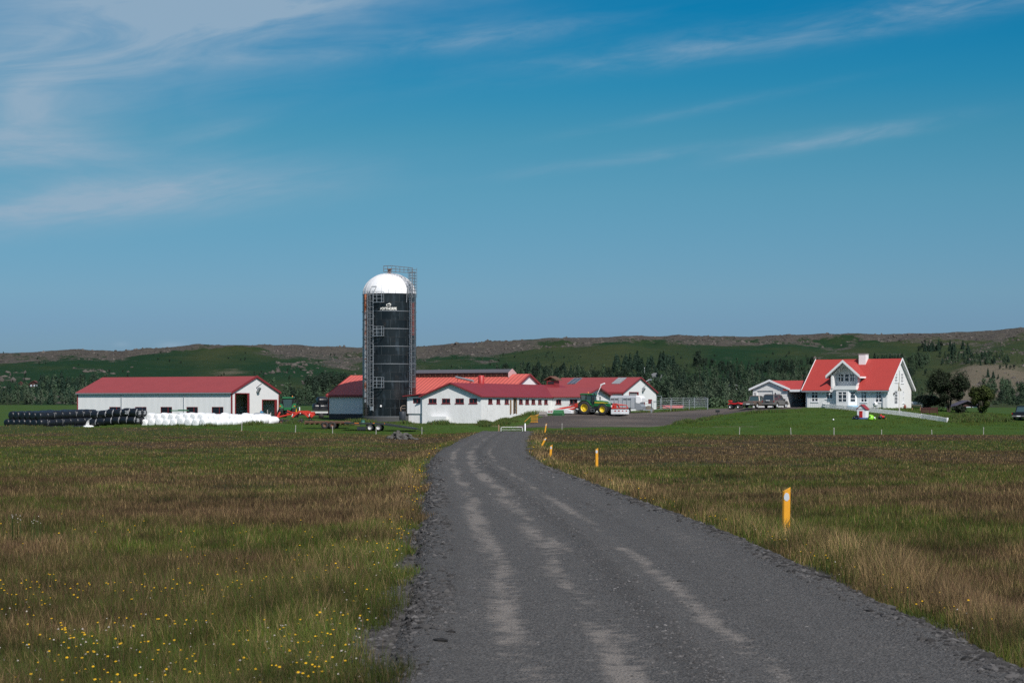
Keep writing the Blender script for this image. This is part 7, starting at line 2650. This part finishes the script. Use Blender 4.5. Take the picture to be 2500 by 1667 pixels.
def grove(kind, n, xr, yr, s, label, group, sz=1.0):
    for _ in range(n):
        px, py = random.uniform(*xr), random.uniform(*yr)
        far_tree(kind, px, yb(px, py), s * random.uniform(.8, 1.2), label, group, sz=sz)


grove('spruce_tree', 34, (1495, 1645), (893, 910), 1.12, 'dark spruce in the tall stand on the slope above the tall barn', 'dark spruce stand above the tall barn')
grove('round_tree', 4, (1700, 1748), (893, 899), 1.02, 'broad dark tree in the rounded clump on the slope left of the farmhouse', 'rounded clump left of the farmhouse')
grove('spruce_tree', 13, (2245, 2372), (852, 866), 0.95, 'dark spruce in the grove below the ridge at the far right', 'dark grove below the ridge at the right')
grove('round_tree', 6, (2243, 2300), (852, 858), 0.62, 'dark round tree in the grove below the ridge at the far right', 'dark grove below the ridge at the right')
grove('spruce_tree', 16, (1270, 1420), (905, 925), .9, 'dark spruce above the roof of the cow house', 'spruces above the cow house')
grove('spruce_tree', 14, (2125, 2215), (885, 905), .82, 'dark spruce on the slope behind the farmhouse chimney and gable', 'spruces behind the farmhouse gable')
grove('round_tree', 8, (735, 845), (945, 962), .8, 'bushy dark tree in the clump between the white shed and the grey barn', 'dark clump behind the grey barn')
grove('birch_tree', 8, (690, 760), (985, 992), .8, 'grey green birch behind the green rear tractor', 'birches behind the rear tractor')
grove('poplar_tree', 26, (-15, 195), (984, 990), .62, 'pale grey green poplar in the belt above the black bales', 'poplar belt above the black bales')
grove('spruce_tree', 12, (90, 250), (955, 975), .9, 'dark spruce in the wood behind the left end of the white shed', 'spruces behind the white shed')
grove('poplar_tree', 34, (1620, 1850), (968, 990), .75, 'pale poplar in the plantation behind the livestock pen', 'poplars behind the livestock pen')
grove('poplar_tree', 16, (1890, 1975), (925, 940), .62, 'slender pale trunked poplar above the garage roof', 'poplars above the garage')
grove('birch_tree', 9, (2225, 2265), (890, 908), .9, 'grey green birch on the slope right of the farmhouse gable', 'birches right of the farmhouse gable')
grove('birch_tree', 16, (2395, 2510), (955, 985), .9, 'green birch in the thicket at the right edge of the picture', 'birches at the right edge')
for a, b, s in ((2412, 921, .62), (2425, 923, .56), (2437, 924, .3)):
    far_tree('spruce_tree', a, yb(a, b), s, 'small lone spruce on the bare slope above the two dark trees', 'lone spruces on the bare slope')
for a in (2441, 2458, 2466, 2475):
    far_tree('round_tree', a, yb(a, 902), .36, 'small dark bush above the bare slope on the right', 'bushes above the bare slope')
grove('willow_shrub', 12, (1600, 1830), (989, 994), .75, 'grey willow shrub at the far side of the yard by the pen', 'willow shrubs beyond the yard')
grove('willow_shrub', 10, (2225, 2300), (986, 994), .8, 'grey willow shrub behind the wooden fence right of the farmhouse', 'willow shrubs right of the farmhouse')
for _ in range(9):
    px = random.uniform(1735, 1838)
    far_tree('willow_shrub', px, random.uniform(324, 345), random.uniform(.38, .55), 'leafy willow bush just behind the red quad bike', 'willow bushes behind the quad bike', sink=.5)


# everything further in: the woodland that reads as one mass
def woodland(name, label, items):
    Vs, Fs, Cs, off = [], [], [], 0
    for kind, px, Y, s, sz in items:
        V, F, c = KINDS_[kind][random.randrange(4)]
        a = random.uniform(0, 6.28)
        x = wx(px, Y)
        ca, sa = math.cos(a), math.sin(a)
        k = 1
        W_ = np.stack([(V[:, 0] * ca - V[:, 1] * sa) * s + x, (V[:, 0] * sa + V[:, 1] * ca) * s + Y, V[:, 2] * s * sz], 1)
        W_[:, 2] += H(x, Y) - .4
        Vs.append(W_)
        Fs.append(F + off)
        Cs.append(c * random.uniform(.72, 1.25))
        off += len(V)
    o = np_mesh(name, np.vstack(Vs), np.vstack(Fs), FAR, cols=np.vstack(Cs))
    return tag(o, label, None, None, 'stuff')


def scatter(kinds, n, xr, yr, s, clump=None, sz=1.0):
    out = []
    tries = 0
    while len(out) < n and tries < n * 8:
        tries += 1
        px, py = random.uniform(*xr), random.uniform(*yr)
        if clump is not None and vnoise(np.array([px / clump]), np.array([py / (clump * .35)]), 5)[0] < random.uniform(-.3, .12):
            continue
        out.append((random.choice(kinds), px, yb(px, py), s * random.uniform(.7, 1.25), sz))
    return out


def belt(kinds, n, xr, Yr, s):
    return [(random.choice(kinds), random.uniform(*xr), random.uniform(*Yr), s * random.uniform(.7, 1.25), 1.0) for _ in range(n)]


P_, B_, S_, W_k, R_t = 'poplar_tree', 'birch_tree', 'spruce_tree', 'willow_shrub', 'round_tree'
items = scatter([P_, B_, S_, B_], 110, (-60, 330), (962, 988), .72) + scatter([S_, B_, R_t], 50, (100, 330), (935, 962), .75, 60) + scatter([S_, W_k], 26, (-60, 120), (935, 965), .5, 50)
items += scatter([B_, W_k, R_t], 70, (640, 900), (955, 990), .66) + scatter([R_t, B_], 18, (735, 850), (940, 952), .8) + scatter([B_, R_t], 26, (1010, 1270), (930, 955), .6)
woodland('woodland', 'mixed wood of birch and spruce at the foot of the hill on the left', items)
items = scatter([S_, B_, R_t, P_, B_], 420, (1180, 1660), (912, 985), .74) + scatter([S_, P_, B_, B_, R_t], 330, (1620, 2010), (905, 985), .68)
items += scatter([S_, B_, R_t], 90, (1640, 2030), (888, 910), .5, 70)
items += scatter([B_, W_k, P_], 34, (1560, 1840), (985, 992), .55)
woodland('woodland', 'dense dark plantation across the slope behind the barns and the garage', items)
items = scatter([B_, S_, R_t], 40, (2130, 2270), (880, 925), .62, 80) + scatter([B_, S_, B_], 90, (2250, 2560), (868, 893), .58, 60) + scatter([B_, W_k], 36, (2200, 2275), (940, 990), .5) + scatter([B_, W_k, R_t], 60, (2420, 2580), (955, 992), .55)
items += scatter([W_k], 14, (2150, 2290), (920, 945), .4, 50)
woodland('woodland', 'scattered birch wood on the slope at the right', items)
items = scatter([W_k, W_k, R_t], 460, (-60, 2560), (862, 950), .26, 80) + scatter([W_k, B_], 150, (940, 1420), (872, 915), .32, 60)
woodland('scrub', 'low green scrub dotted over the hillside', items)

# boulders on the hill
nb = 15000
bp_, by_ = rng.uniform(-80, 2580, nb), rng.uniform(950, 2195, nb)
bt = (by_ - YR0) / (YR1 - YR0)
sc_ = .35 + .45 * sst(.78, .92, bt) + .9 * fbm(bp_ / 120., by_ / 120., 83, 4, .6) + .35 * np.exp(-((bp_ - 720) / 200.) ** 2) + .3 * np.exp(-((bp_ - 1080) / 130.) ** 2) - .8 * np.exp(-((bp_ - 540) / 100.) ** 2) - .5 * np.exp(-((bp_ - 1600) / 400.) ** 2) * (bt < .86) + .25 * np.exp(-((bp_ - 2440) / 90.) ** 2)
kp = sc_ > rng.uniform(.45, 1.1, nb)
bp_, by_ = bp_[kp], by_[kp]
bX = wx(bp_, by_)
bZ = land_z(bX, by_)
ico = bmesh.new()
bmesh.ops.create_icosphere(ico, subdivisions=1, radius=1)
IV = np.array([v.co[:] for v in ico.verts])
IF = np.array([[v.index for v in f.verts] for f in ico.faces])
ico.free()


def rocks(X, Y, Z, S, flat=.7, jag=.28, r=rng, sink=.2):
    n = len(X)
    k = r.uniform(1 - jag, 1 + jag, (n, len(IV), 1))
    st = np.stack([r.uniform(.7, 1.4, n), r.uniform(.7, 1.4, n), flat * r.uniform(.6, 1.2, n)], 1)[:, None, :]
    a = r.uniform(0, 6.28, n)
    V = IV[None] * k * st
    ca, sa = np.cos(a)[:, None], np.sin(a)[:, None]
    V = np.stack([V[..., 0] * ca - V[..., 1] * sa, V[..., 0] * sa + V[..., 1] * ca, V[..., 2]], -1) * S[:, None, None]
    V += np.stack([X, Y, Z - S * sink], 1)[:, None, :]
    F = IF[None] + (np.arange(n) * len(IV))[:, None, None]
    return V.reshape(-1, 3), F.reshape(-1, 3)


S = rng.uniform(.4, 1.0, len(bX)) ** 2.5 * np.where((by_ - YR0) / (YR1 - YR0) > .82, 2.2, 2.2)
V, F = rocks(bX, by_, bZ, S, 1.0, .35, rng, .1)
tn = np.repeat(rng.uniform(.7, 1.5, len(bX)), len(IV))[:, None] * np.array([.062, .055, .050])


def stone_mat(name):
    m = bpy.data.materials.new(name)
    m.use_nodes = True
    t = NT(m.node_tree)
    b = m.node_tree.nodes['Principled BSDF']
    c = t.mix(t.ramp(t.noise(t.coord('Object'), 2.0 if name == 'hill_boulder' else 40., 4.0, .7), [(.35, 0.0), (.65, 1.0)]), t.attr('tone')[0], t.mix(1.0, t.attr('tone')[0], (1.45, 1.43, 1.4), 'MULTIPLY'))
    t.put(b.inputs['Base Color'], c)
    b.inputs['Roughness'].default_value = .92
    b.inputs['Specular IOR Level'].default_value = .2
    return m


tag(np_mesh('boulders', V, F, stone_mat('hill_boulder'), cols=tn), 'grey brown boulders and outcrops strewn over the hillside', None, None, 'stuff')


# ---------------------------------------------------------------- two garden trees and shrubs by the fence
def garden_tree(name, label, px, Y, h, w, tone, seed, n, low=.22):
    r = np.random.default_rng(seed)
    p = on_ground(px, Y, -.05)
    t = thing(name, label, 'tree', p)
    mb = MB()
    tips = []
    rr = random.Random(seed)
    for k in range(5):
        a = 6.28 * k / 5 + rr.uniform(-.4, .4)
        b0 = Vector((.12 * math.cos(a), .12 * math.sin(a), 0))
        m1 = Vector((.35 * math.cos(a), .35 * math.sin(a), h * .28))
        m2 = Vector((w * .2 * math.cos(a), w * .2 * math.sin(a), h * .55))
        m3 = Vector((w * .33 * math.cos(a + .3), w * .33 * math.sin(a + .3), h * .8))
        for q0, q1, r0, r1 in ((b0, m1, .11, .085), (m1, m2, .085, .05), (m2, m3, .05, .02)):
            mb.tube(q0, q1, r0, 7, r1)
        tips += [m2, m3]
        for j in range(3):
            a2 = a + rr.uniform(-1, 1)
            e = m2 + Vector((math.cos(a2), math.sin(a2), rr.uniform(.1, .8))) * w * .22
            mb.tube(m2, e, .035, 5, .012)
            tips.append(e)
    mb.build('trunk', BARK, t)
    cl = []
    for q in tips:
        cl.append((q.x, q.y, q.z, w * rr.uniform(.10, .19)))
    for k in range(26):
        zz = rr.uniform(low, .93)
        rad = w / 2 * math.sqrt(max(.05, 1 - ((zz - .58) / .46) ** 2)) * rr.uniform(.35, .95)
        a = rr.uniform(0, 6.28)
        cl.append((rad * math.cos(a), rad * math.sin(a), zz * h, w * rr.uniform(.08, .17)))
    cl = np.array(cl)
    idx = r.integers(0, len(cl), n)
    u = r.normal(size=(n, 3))
    u /= np.linalg.norm(u, axis=1)[:, None]
    C = cl[idx, :3] + u * (cl[idx, 3] * r.uniform(.3, 1.1, n))[:, None]
    V, F = quads(C, .8, .125, .65, r, u + .6 * (C - np.array([0, 0, h * .5])) / w)
    col = np.array(tone) * r.uniform(.5, 1.6, n)[:, None] * np.clip(1 + .3 * r.normal(size=(len(cl), 1)), .5, 1.7)[idx]
    np_mesh('crown', V, F, leaf_mat('garden_foliage', (1, 1, 1), .3, 0), cols=np.repeat(col, 4, 0), parent=t)
    return t


garden_tree('garden_tree', 'large dark leaved tree with several stems right of the picket fence', 2316, 288, 6.1, 5.6, (.022, .032, .016), 3, 15000, .2)
garden_tree('garden_tree', 'smaller olive green tree between the big dark tree and the black pickup', 2394, 292, 4.1, 3.6, (.044, .060, .016), 4, 9000, .16)
garden_tree('garden_shrub', 'dark low shrub at the foot of the big dark tree', 2342, 286, 1.15, 2.0, (.022, .030, .018), 6, 1500, .05)
garden_tree('garden_shrub', 'grey green shrub at the back corner of the farmhouse gable', 2262, 292, 2.2, 3.2, (.05, .065, .042), 7, 2600, .03)


# ---------------------------------------------------------------- grass
def blades(X, Y, Hh, W, cb, ct, lean, r, z=None):
    """grass blades: two-step strips, base tone to tip tone; returns arrays"""
    n = len(X)
    Z = (land_z(X, Y) if z is None else z) - .02
    a = r.uniform(0, math.pi, n)
    d = np.stack([np.cos(a), np.sin(a), np.zeros(n)], 1)
    la = r.uniform(0, 2 * math.pi, n)
    ln = np.stack([np.cos(la), np.sin(la) * .6, np.zeros(n)], 1) * (lean * Hh * r.uniform(.1, 1, n))[:, None]
    b = np.stack([X, Y, Z], 1)
    up = np.array([0, 0, 1.0])
    m = b + ln * .35 + up * (Hh * .6)[:, None]
    t = b + ln + up * Hh[:, None]
    w = (W / 2)[:, None] * d
    V = np.stack([b - w, b + w, m + w * .75, m - w * .75, t], 1)
    o = np.arange(n)[:, None] * 5
    F = np.concatenate([o + np.array([[0, 1, 2]]), o + np.array([[0, 2, 3]]), o + np.array([[3, 2, 4]])], 0)
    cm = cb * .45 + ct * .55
    C = np.stack([cb, cb, cm, cm, ct], 1)
    return V.reshape(-1, 3), F, C.reshape(-1, 3)


GRASS = leaf_mat('grass_blades', (1, 1, 1), .3, 0)


def field_points(n, y0, y1, mode, r, lo=-1, hi=1):
    if mode == 'img':
        q = r.uniform(1 / y1, 1 / y0, n)
        Y = 1 / q
    else:
        Y = np.exp(r.uniform(np.log(y0), np.log(y1), n))
    X = r.uniform(lo, hi, n) * (Y * .265 + 3.0)
    return X, Y


r = np.random.default_rng(5)
Xa, Ya = field_points(520000, 15.0, 250.0, 'img', r)
Xb, Yb = field_points(560000, 22.0, 256.0, 'log', r)
_, Yc_ = field_points(190000, 15.0, 256.0, 'log', r)
Xc_ = (Yc_ * .265 + 3.0 + 20.0 * r.uniform(0, 1, len(Yc_)) ** 1.2) * np.where(r.uniform(0, 1, len(Yc_)) < .5, -1, 1)
X, Y = np.concatenate([Xa, Xb, Xc_]), np.concatenate([Ya, Yb, Yc_])
eL_, eR_ = road_edge(Y)
u = X - road_x(np.minimum(Y, 272))
dist = np.where(u < 0, -u - eL_, u - eR_)
mw_ = mown(X, Y)
keep = (dist > .12 + .75 * fbm(X / .8, Y / 1.3, 213, 3) - .3 * r.uniform(0, 1, len(X)) ** 4) & (dist > -.45) & (mw_ < .5 + .4 * r.normal(size=len(X)) * .3)
X, Y, dist = X[keep], Y[keep], dist[keep]
n = len(X)
g = field_tone(X, Y)
tuft = fbm(X / .9, Y / 1.3, 201, 3)
big = fbm(X / 5.0, Y / 8.0, 203, 3)
seed_ = np.clip(.55 + 1.4 * fbm(X / 7.0, Y / 11.0, 207, 3) + .5 * fbm(X / 1.5, Y / 2.5, 209, 2) - 1.1 * (g - .5), 0, 1)
verge = np.exp(-((dist - .9) / .75) ** 2) * np.where(u[keep] > 0, np.interp(Y, [16, 30, 60], [.55, .8, .75]), np.interp(Y, [16, 30, 60], [.22, .38, .55])) * np.clip(.75 + 1.2 * fbm(X / 2.0, Y / 4.0, 217, 3), .2, 1.3)
edge = np.exp(-(np.maximum(dist, 0) / .26) ** 2) * np.clip(.55 + 1.8 * fbm(X / 3.0 + 5, Y / 2.2, 211, 3), 0, 1)
hh = (.17 + .16 * np.clip(tuft + .5, 0, 1) + .12 * np.clip(big + .4, 0, 1) + .22 * verge) * r.uniform(.55, 1.35, n)
hh *= 1 - .62 * edge
hh *= np.interp(Y, [16, 25, 50, 100, 160, 250], [.80, .85, .72, .52, .44, .42]) * (1 + .35 * verge)
wd = np.maximum(.0045, .00021 * Y) * r.uniform(.6, 1.6, n)
green = np.stack([.046 + .040 * r.uniform(0, 1, n), .074 + .042 * r.uniform(0, 1, n), .014 + .012 * r.uniform(0, 1, n)], 1)
olive = np.array([.074, .062, .028]) * r.uniform(.7, 1.4, n)[:, None]
brown = np.array([.124, .074, .058]) * r.uniform(.6, 1.4, n)[:, None]
straw = np.array([.29, .215, .125]) * r.uniform(.7, 1.3, n)[:, None]
gg = np.clip(g + .20 * r.normal(size=n), 0, 1)[:, None]
cb = olive * (1 - gg) + green * gg
isstraw = (r.uniform(0, 1, n) < .10 + .34 * verge + .10 * seed_)[:, None]
isbrown = (r.uniform(0, 1, n) < .15 + .72 * seed_ * (1 - edge))[:, None]
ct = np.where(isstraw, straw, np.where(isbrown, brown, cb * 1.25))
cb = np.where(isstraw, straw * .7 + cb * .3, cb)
keepedge = edge[:, None] > r.uniform(.2, .9, n)[:, None]
cb = np.where(keepedge, green * .9, cb)
ct = np.where(keepedge, green * 1.2, ct)
tint = np.stack([np.interp(Y, [18, 40, 110], [1.05, .98, .98]), np.interp(Y, [18, 40, 110], [.95, .90, .90]), np.interp(Y, [18, 40, 110], [.82, .72, .72])], 1)
tint = tint * (1 + .30 * np.clip(verge, 0, 1))[:, None] * (1.06 * np.clip(1 + .55 * fbm(X / 2.2, Y / 3.0, 215, 3) + .75 * fbm(X / .55, Y / .9, 219, 2), .45, 1.6))[:, None]
cb, ct = cb * tint, ct * tint
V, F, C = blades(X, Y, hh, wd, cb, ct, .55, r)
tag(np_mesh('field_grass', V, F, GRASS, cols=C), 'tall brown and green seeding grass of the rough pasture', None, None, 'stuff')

# short mown grass beyond the fence line, and on the lawn
nl = 150000
Y = r.uniform(244, 300, nl)
X = r.uniform(-1, 1, nl) * (Y * .27 + 4)
sel = (mown(X, Y) > .5) & (yard_d(X, Y) < -.2)
ax = X / Y * FPX + 1250
bl = ~((ax > 560) & (ax < 1350) & (Y > 287))
X, Y = X[sel & bl], Y[sel & bl]
n = len(X)
bank = np.clip(fbm(X / 4.0, Y / 3.0, 221, 3) + .35, 0, 1)
rough_ = ((X / Y * FPX + 1250 > 1610) & (Y > 259.5)) * np.clip(.3 + 1.2 * fbm(X / 3.0, Y / 2.0, 225, 3), 0, 1)
hh = (.07 + .10 * bank + .22 * rough_) * r.uniform(.5, 1.4, n)
wd = .05 * r.uniform(.6, 1.5, n)
lawn = np.stack([.040 + .03 * bank + .012 * r.uniform(0, 1, n), .094 + .020 * r.uniform(0, 1, n) - .02 * bank, .009 + .006 * r.uniform(0, 1, n)], 1) * r.uniform(.65, 1.3, n)[:, None]
lawn = lawn * (1 - .35 * rough_[:, None]) + np.array([.10, .085, .03]) * .35 * rough_[:, None] * (r.uniform(0, 1, n) > .4)[:, None]
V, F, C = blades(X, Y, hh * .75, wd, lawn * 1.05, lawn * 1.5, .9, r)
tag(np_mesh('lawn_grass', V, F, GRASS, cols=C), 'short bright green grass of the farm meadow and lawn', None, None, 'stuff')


# rank weeds round the buildings and yard edge
def weed_strip(segs, n, h0, h1, spread=.6):
    xs_, ys_, hs = [], [], []
    for (a, Ya_), (b, Yb_), k in segs:
        q = r.uniform(0, 1, int(n * k))
        Yq = Ya_ + (Yb_ - Ya_) * q
        Xq = wx(a, Ya_) + (wx(b, Yb_) - wx(a, Ya_)) * q
        xs_.append(Xq + r.normal(size=len(q)) * spread * .5)
        ys_.append(Yq + r.normal(size=len(q)) * spread)
        hs.append(r.uniform(h0, h1, len(q)) * np.clip(.55 + 1.6 * fbm(Xq / 1.3, Yq * 0 + 3, 231, 3), .15, 1.3))
    return np.concatenate(xs_), np.concatenate(ys_), np.concatenate(hs)


X, Y, hh = weed_strip([((800, 289), (1035, 271.5), 1.2), ((1030, 271.3), (1176, 269.8), .8), ((1176, 269.8), (1262, 280.5), 2.0), ((1176, 270), (1260, 276), 1.6), ((1262, 280.5), (1350, 294), .7), ((560, 287), (690, 284), .3), ((690, 281), (860, 272), 1.2),
                       ((1630, 267), (1730, 278), 1.4), ((1730, 279), (1760, 284), 1.5), ((1760, 283), (1960, 280), .25), ((2318, 271), (2470, 276), 3.2), ((2318, 276), (2440, 284), 3.2), ((340, 264.5), (500, 264), .8), ((500, 264), (640, 276), .5), ((1590, 296), (1730, 301), .5), ((1560, 297), (1600, 296), .4), ((0, 272), (330, 270), 1.0)], 2600, .25, .75)
n = len(X)
gcol = np.stack([.045 + .05 * r.uniform(0, 1, n), .075 + .045 * r.uniform(0, 1, n), .02 + .015 * r.uniform(0, 1, n)], 1) * r.uniform(.8, 1.7, n)[:, None]
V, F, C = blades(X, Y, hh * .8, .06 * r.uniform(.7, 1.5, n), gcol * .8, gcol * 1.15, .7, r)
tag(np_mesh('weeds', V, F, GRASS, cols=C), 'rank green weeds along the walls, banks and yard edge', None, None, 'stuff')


# ---------------------------------------------------------------- flowers
def flowers(name, X, Y, hgt, size, colr, label, ball=False):
    n = len(X)
    Z = land_z(X, Y)
    a = r.uniform(0, 6.28, n)
    tl = r.uniform(.2, .7, n)
    k = np.arange(6) / 6 * 2 * math.pi
    ring = np.stack([np.cos(k), np.sin(k), np.zeros(6)], 1)
    ctr = np.array([[0, 0, .35 if not ball else 1.0]])
    bot = np.array([[0, 0, -.35 if not ball else -.7]])
    base = np.vstack([ring, ctr, bot])
    V = base[None] * (size * r.uniform(.7, 1.25, n))[:, None, None]
    ct_, st_ = np.cos(tl)[:, None], np.sin(tl)[:, None]
    V = np.stack([V[..., 0], V[..., 1] * ct_ - V[..., 2] * st_, V[..., 1] * st_ + V[..., 2] * ct_], -1)
    ca, sa = np.cos(a)[:, None] * 0 + 1, np.sin(a)[:, None] * 0
    V += np.stack([X, Y, Z + hgt], 1)[:, None, :]
    f = [[i, (i + 1) % 6, 6] for i in range(6)] + [[(i + 1) % 6, i, 7] for i in range(6)]
    F = np.array(f)[None] + (np.arange(n) * 8)[:, None, None]
    C = np.repeat(np.array(colr)[None] * r.uniform(.75, 1.15, n)[:, None], 8, 0)
    # stems
    b = np.stack([X, Y, Z], 1)
    t = np.stack([X, Y, Z + hgt], 1)
    w = np.array([[.0025, 0, 0]]) * np.maximum(1, Y / 18)[:, None]
    SV = np.stack([b - w, b + w, t + w * .7, t - w * .7], 1).reshape(-1, 3)
    sf = np.array([[0, 1, 2], [0, 2, 3]])
    SF = (sf[None] + (np.arange(n) * 4)[:, None, None]).reshape(-1, 3) + 8 * n
    V = np.vstack([V.reshape(-1, 3), SV])
    F = np.vstack([F.reshape(-1, 3), SF])
    C = np.vstack([C, np.tile([.05, .07, .02], (4 * n, 1))])
    return tag(np_mesh(name, V, F, leaf_mat('petals', (1, 1, 1), .15, 0), cols=C), label, None, None, 'stuff')


def patch(n, pxr, Yr, cl=.15):
    Y = 1 / r.uniform(1 / Yr[1], 1 / Yr[0], n * 5)
    X = wx(r.uniform(*pxr, n * 5), Y)
    u = np.abs(X - road_x(Y))
    ok = (u > 3.25) & (fbm(X / 1.6, Y / 3.0, 241, 3) + .25 > r.uniform(-.1, .6, n * 5))
    return X[ok][:n], Y[ok][:n]


def verge_pts(n, Yr, side, off):
    Y = 1 / r.uniform(1 / Yr[1], 1 / Yr[0], n)
    return road_x(Y) + side * (3.15 + np.abs(r.normal(size=n)) * off), Y


x1, y1 = patch(270, (-40, 900), (17, 27))
x2, y2 = patch(90, (0, 980), (26, 44))
x3, y3 = verge_pts(70, (30, 180), -1, .35)
x4, y4 = verge_pts(60, (22, 150), 1, .35)
X, Y = np.concatenate([x1, x2, x3, x4]), np.concatenate([y1, y2, y3, y4])
flowers('wildflowers', X, Y, r.uniform(.16, .34, len(X)), np.maximum(.0125, .0003 * Y), (.62, .36, .015), 'small yellow hawkbit flowers in the grass at the left and along the road edges')
x1, y1 = patch(170, (-40, 880), (16.5, 26))
x2, y2 = verge_pts(46, (18, 40), -1, .5)
x3, y3 = verge_pts(30, (18, 40), 1, .5)
yq = np.array([38.0] * 9 + [37.5] * 7)
xq = np.concatenate([wx(r.uniform(25, 55, 9), 38.), wx(r.uniform(75, 105, 7), 37.5)])
X, Y = np.concatenate([x1, x2, x3, xq]), np.concatenate([y1, y2, y3, yq])
flowers('clover', X, Y, np.concatenate([r.uniform(.10, .24, len(X) - 16), r.uniform(.4, .55, 16)]), np.maximum(.0105, .00026 * Y), (.46, .41, .37), 'pale clover heads scattered in the grass at the left and along the road', ball=True)

# ---------------------------------------------------------------- loose stones on the road
ns = 90000
Y = 1 / r.uniform(1 / 120., 1 / 15.0, ns)
u = r.uniform(-3.9, 3.85, ns)
dens = .16 + .9 * 1.2 * np.exp(-((np.abs(u) - 2.95) / .55) ** 2) + .9 * np.exp(-((u + .12) / .25) ** 2) + .35 * np.exp(-((u - 1.2) / .35) ** 2)
dens *= np.clip(.6 + 1.3 * fbm(u / 1.2 + 9, Y / 6.0, 251, 3), .1, 2)
k = r.uniform(0, 1.1, ns) < dens
Y, u = Y[k], u[k]
X = road_x(Y) + u
edge_s = np.abs(u) > 2.3
S = np.maximum(.0085, .00026 * Y) * np.exp(r.normal(size=len(X)) * .5) * np.where(np.abs(u) > 2.35, 2.3, 1.0)
S = np.minimum(S, .075)
zz_s = np.where(np.abs(u) < 3.0, road_surf(X, Y), np.maximum(road_surf(X, Y), land_z(X, Y)))
V, F = rocks(X, Y, zz_s, S, .7, .25, r, .15)
tn = np.repeat((np.clip(np.exp(r.normal(-.3, .5, len(X))), .3, 1.6) * np.where(edge_s, .72, 1.0)), len(IV))[:, None] * np.array([.078, .075, .075])
tag(np_mesh('gravel', V, F, stone_mat('road_stone'), cols=tn), 'loose grey stones scattered on the road and heaped along its edges', None, None, 'stuff')
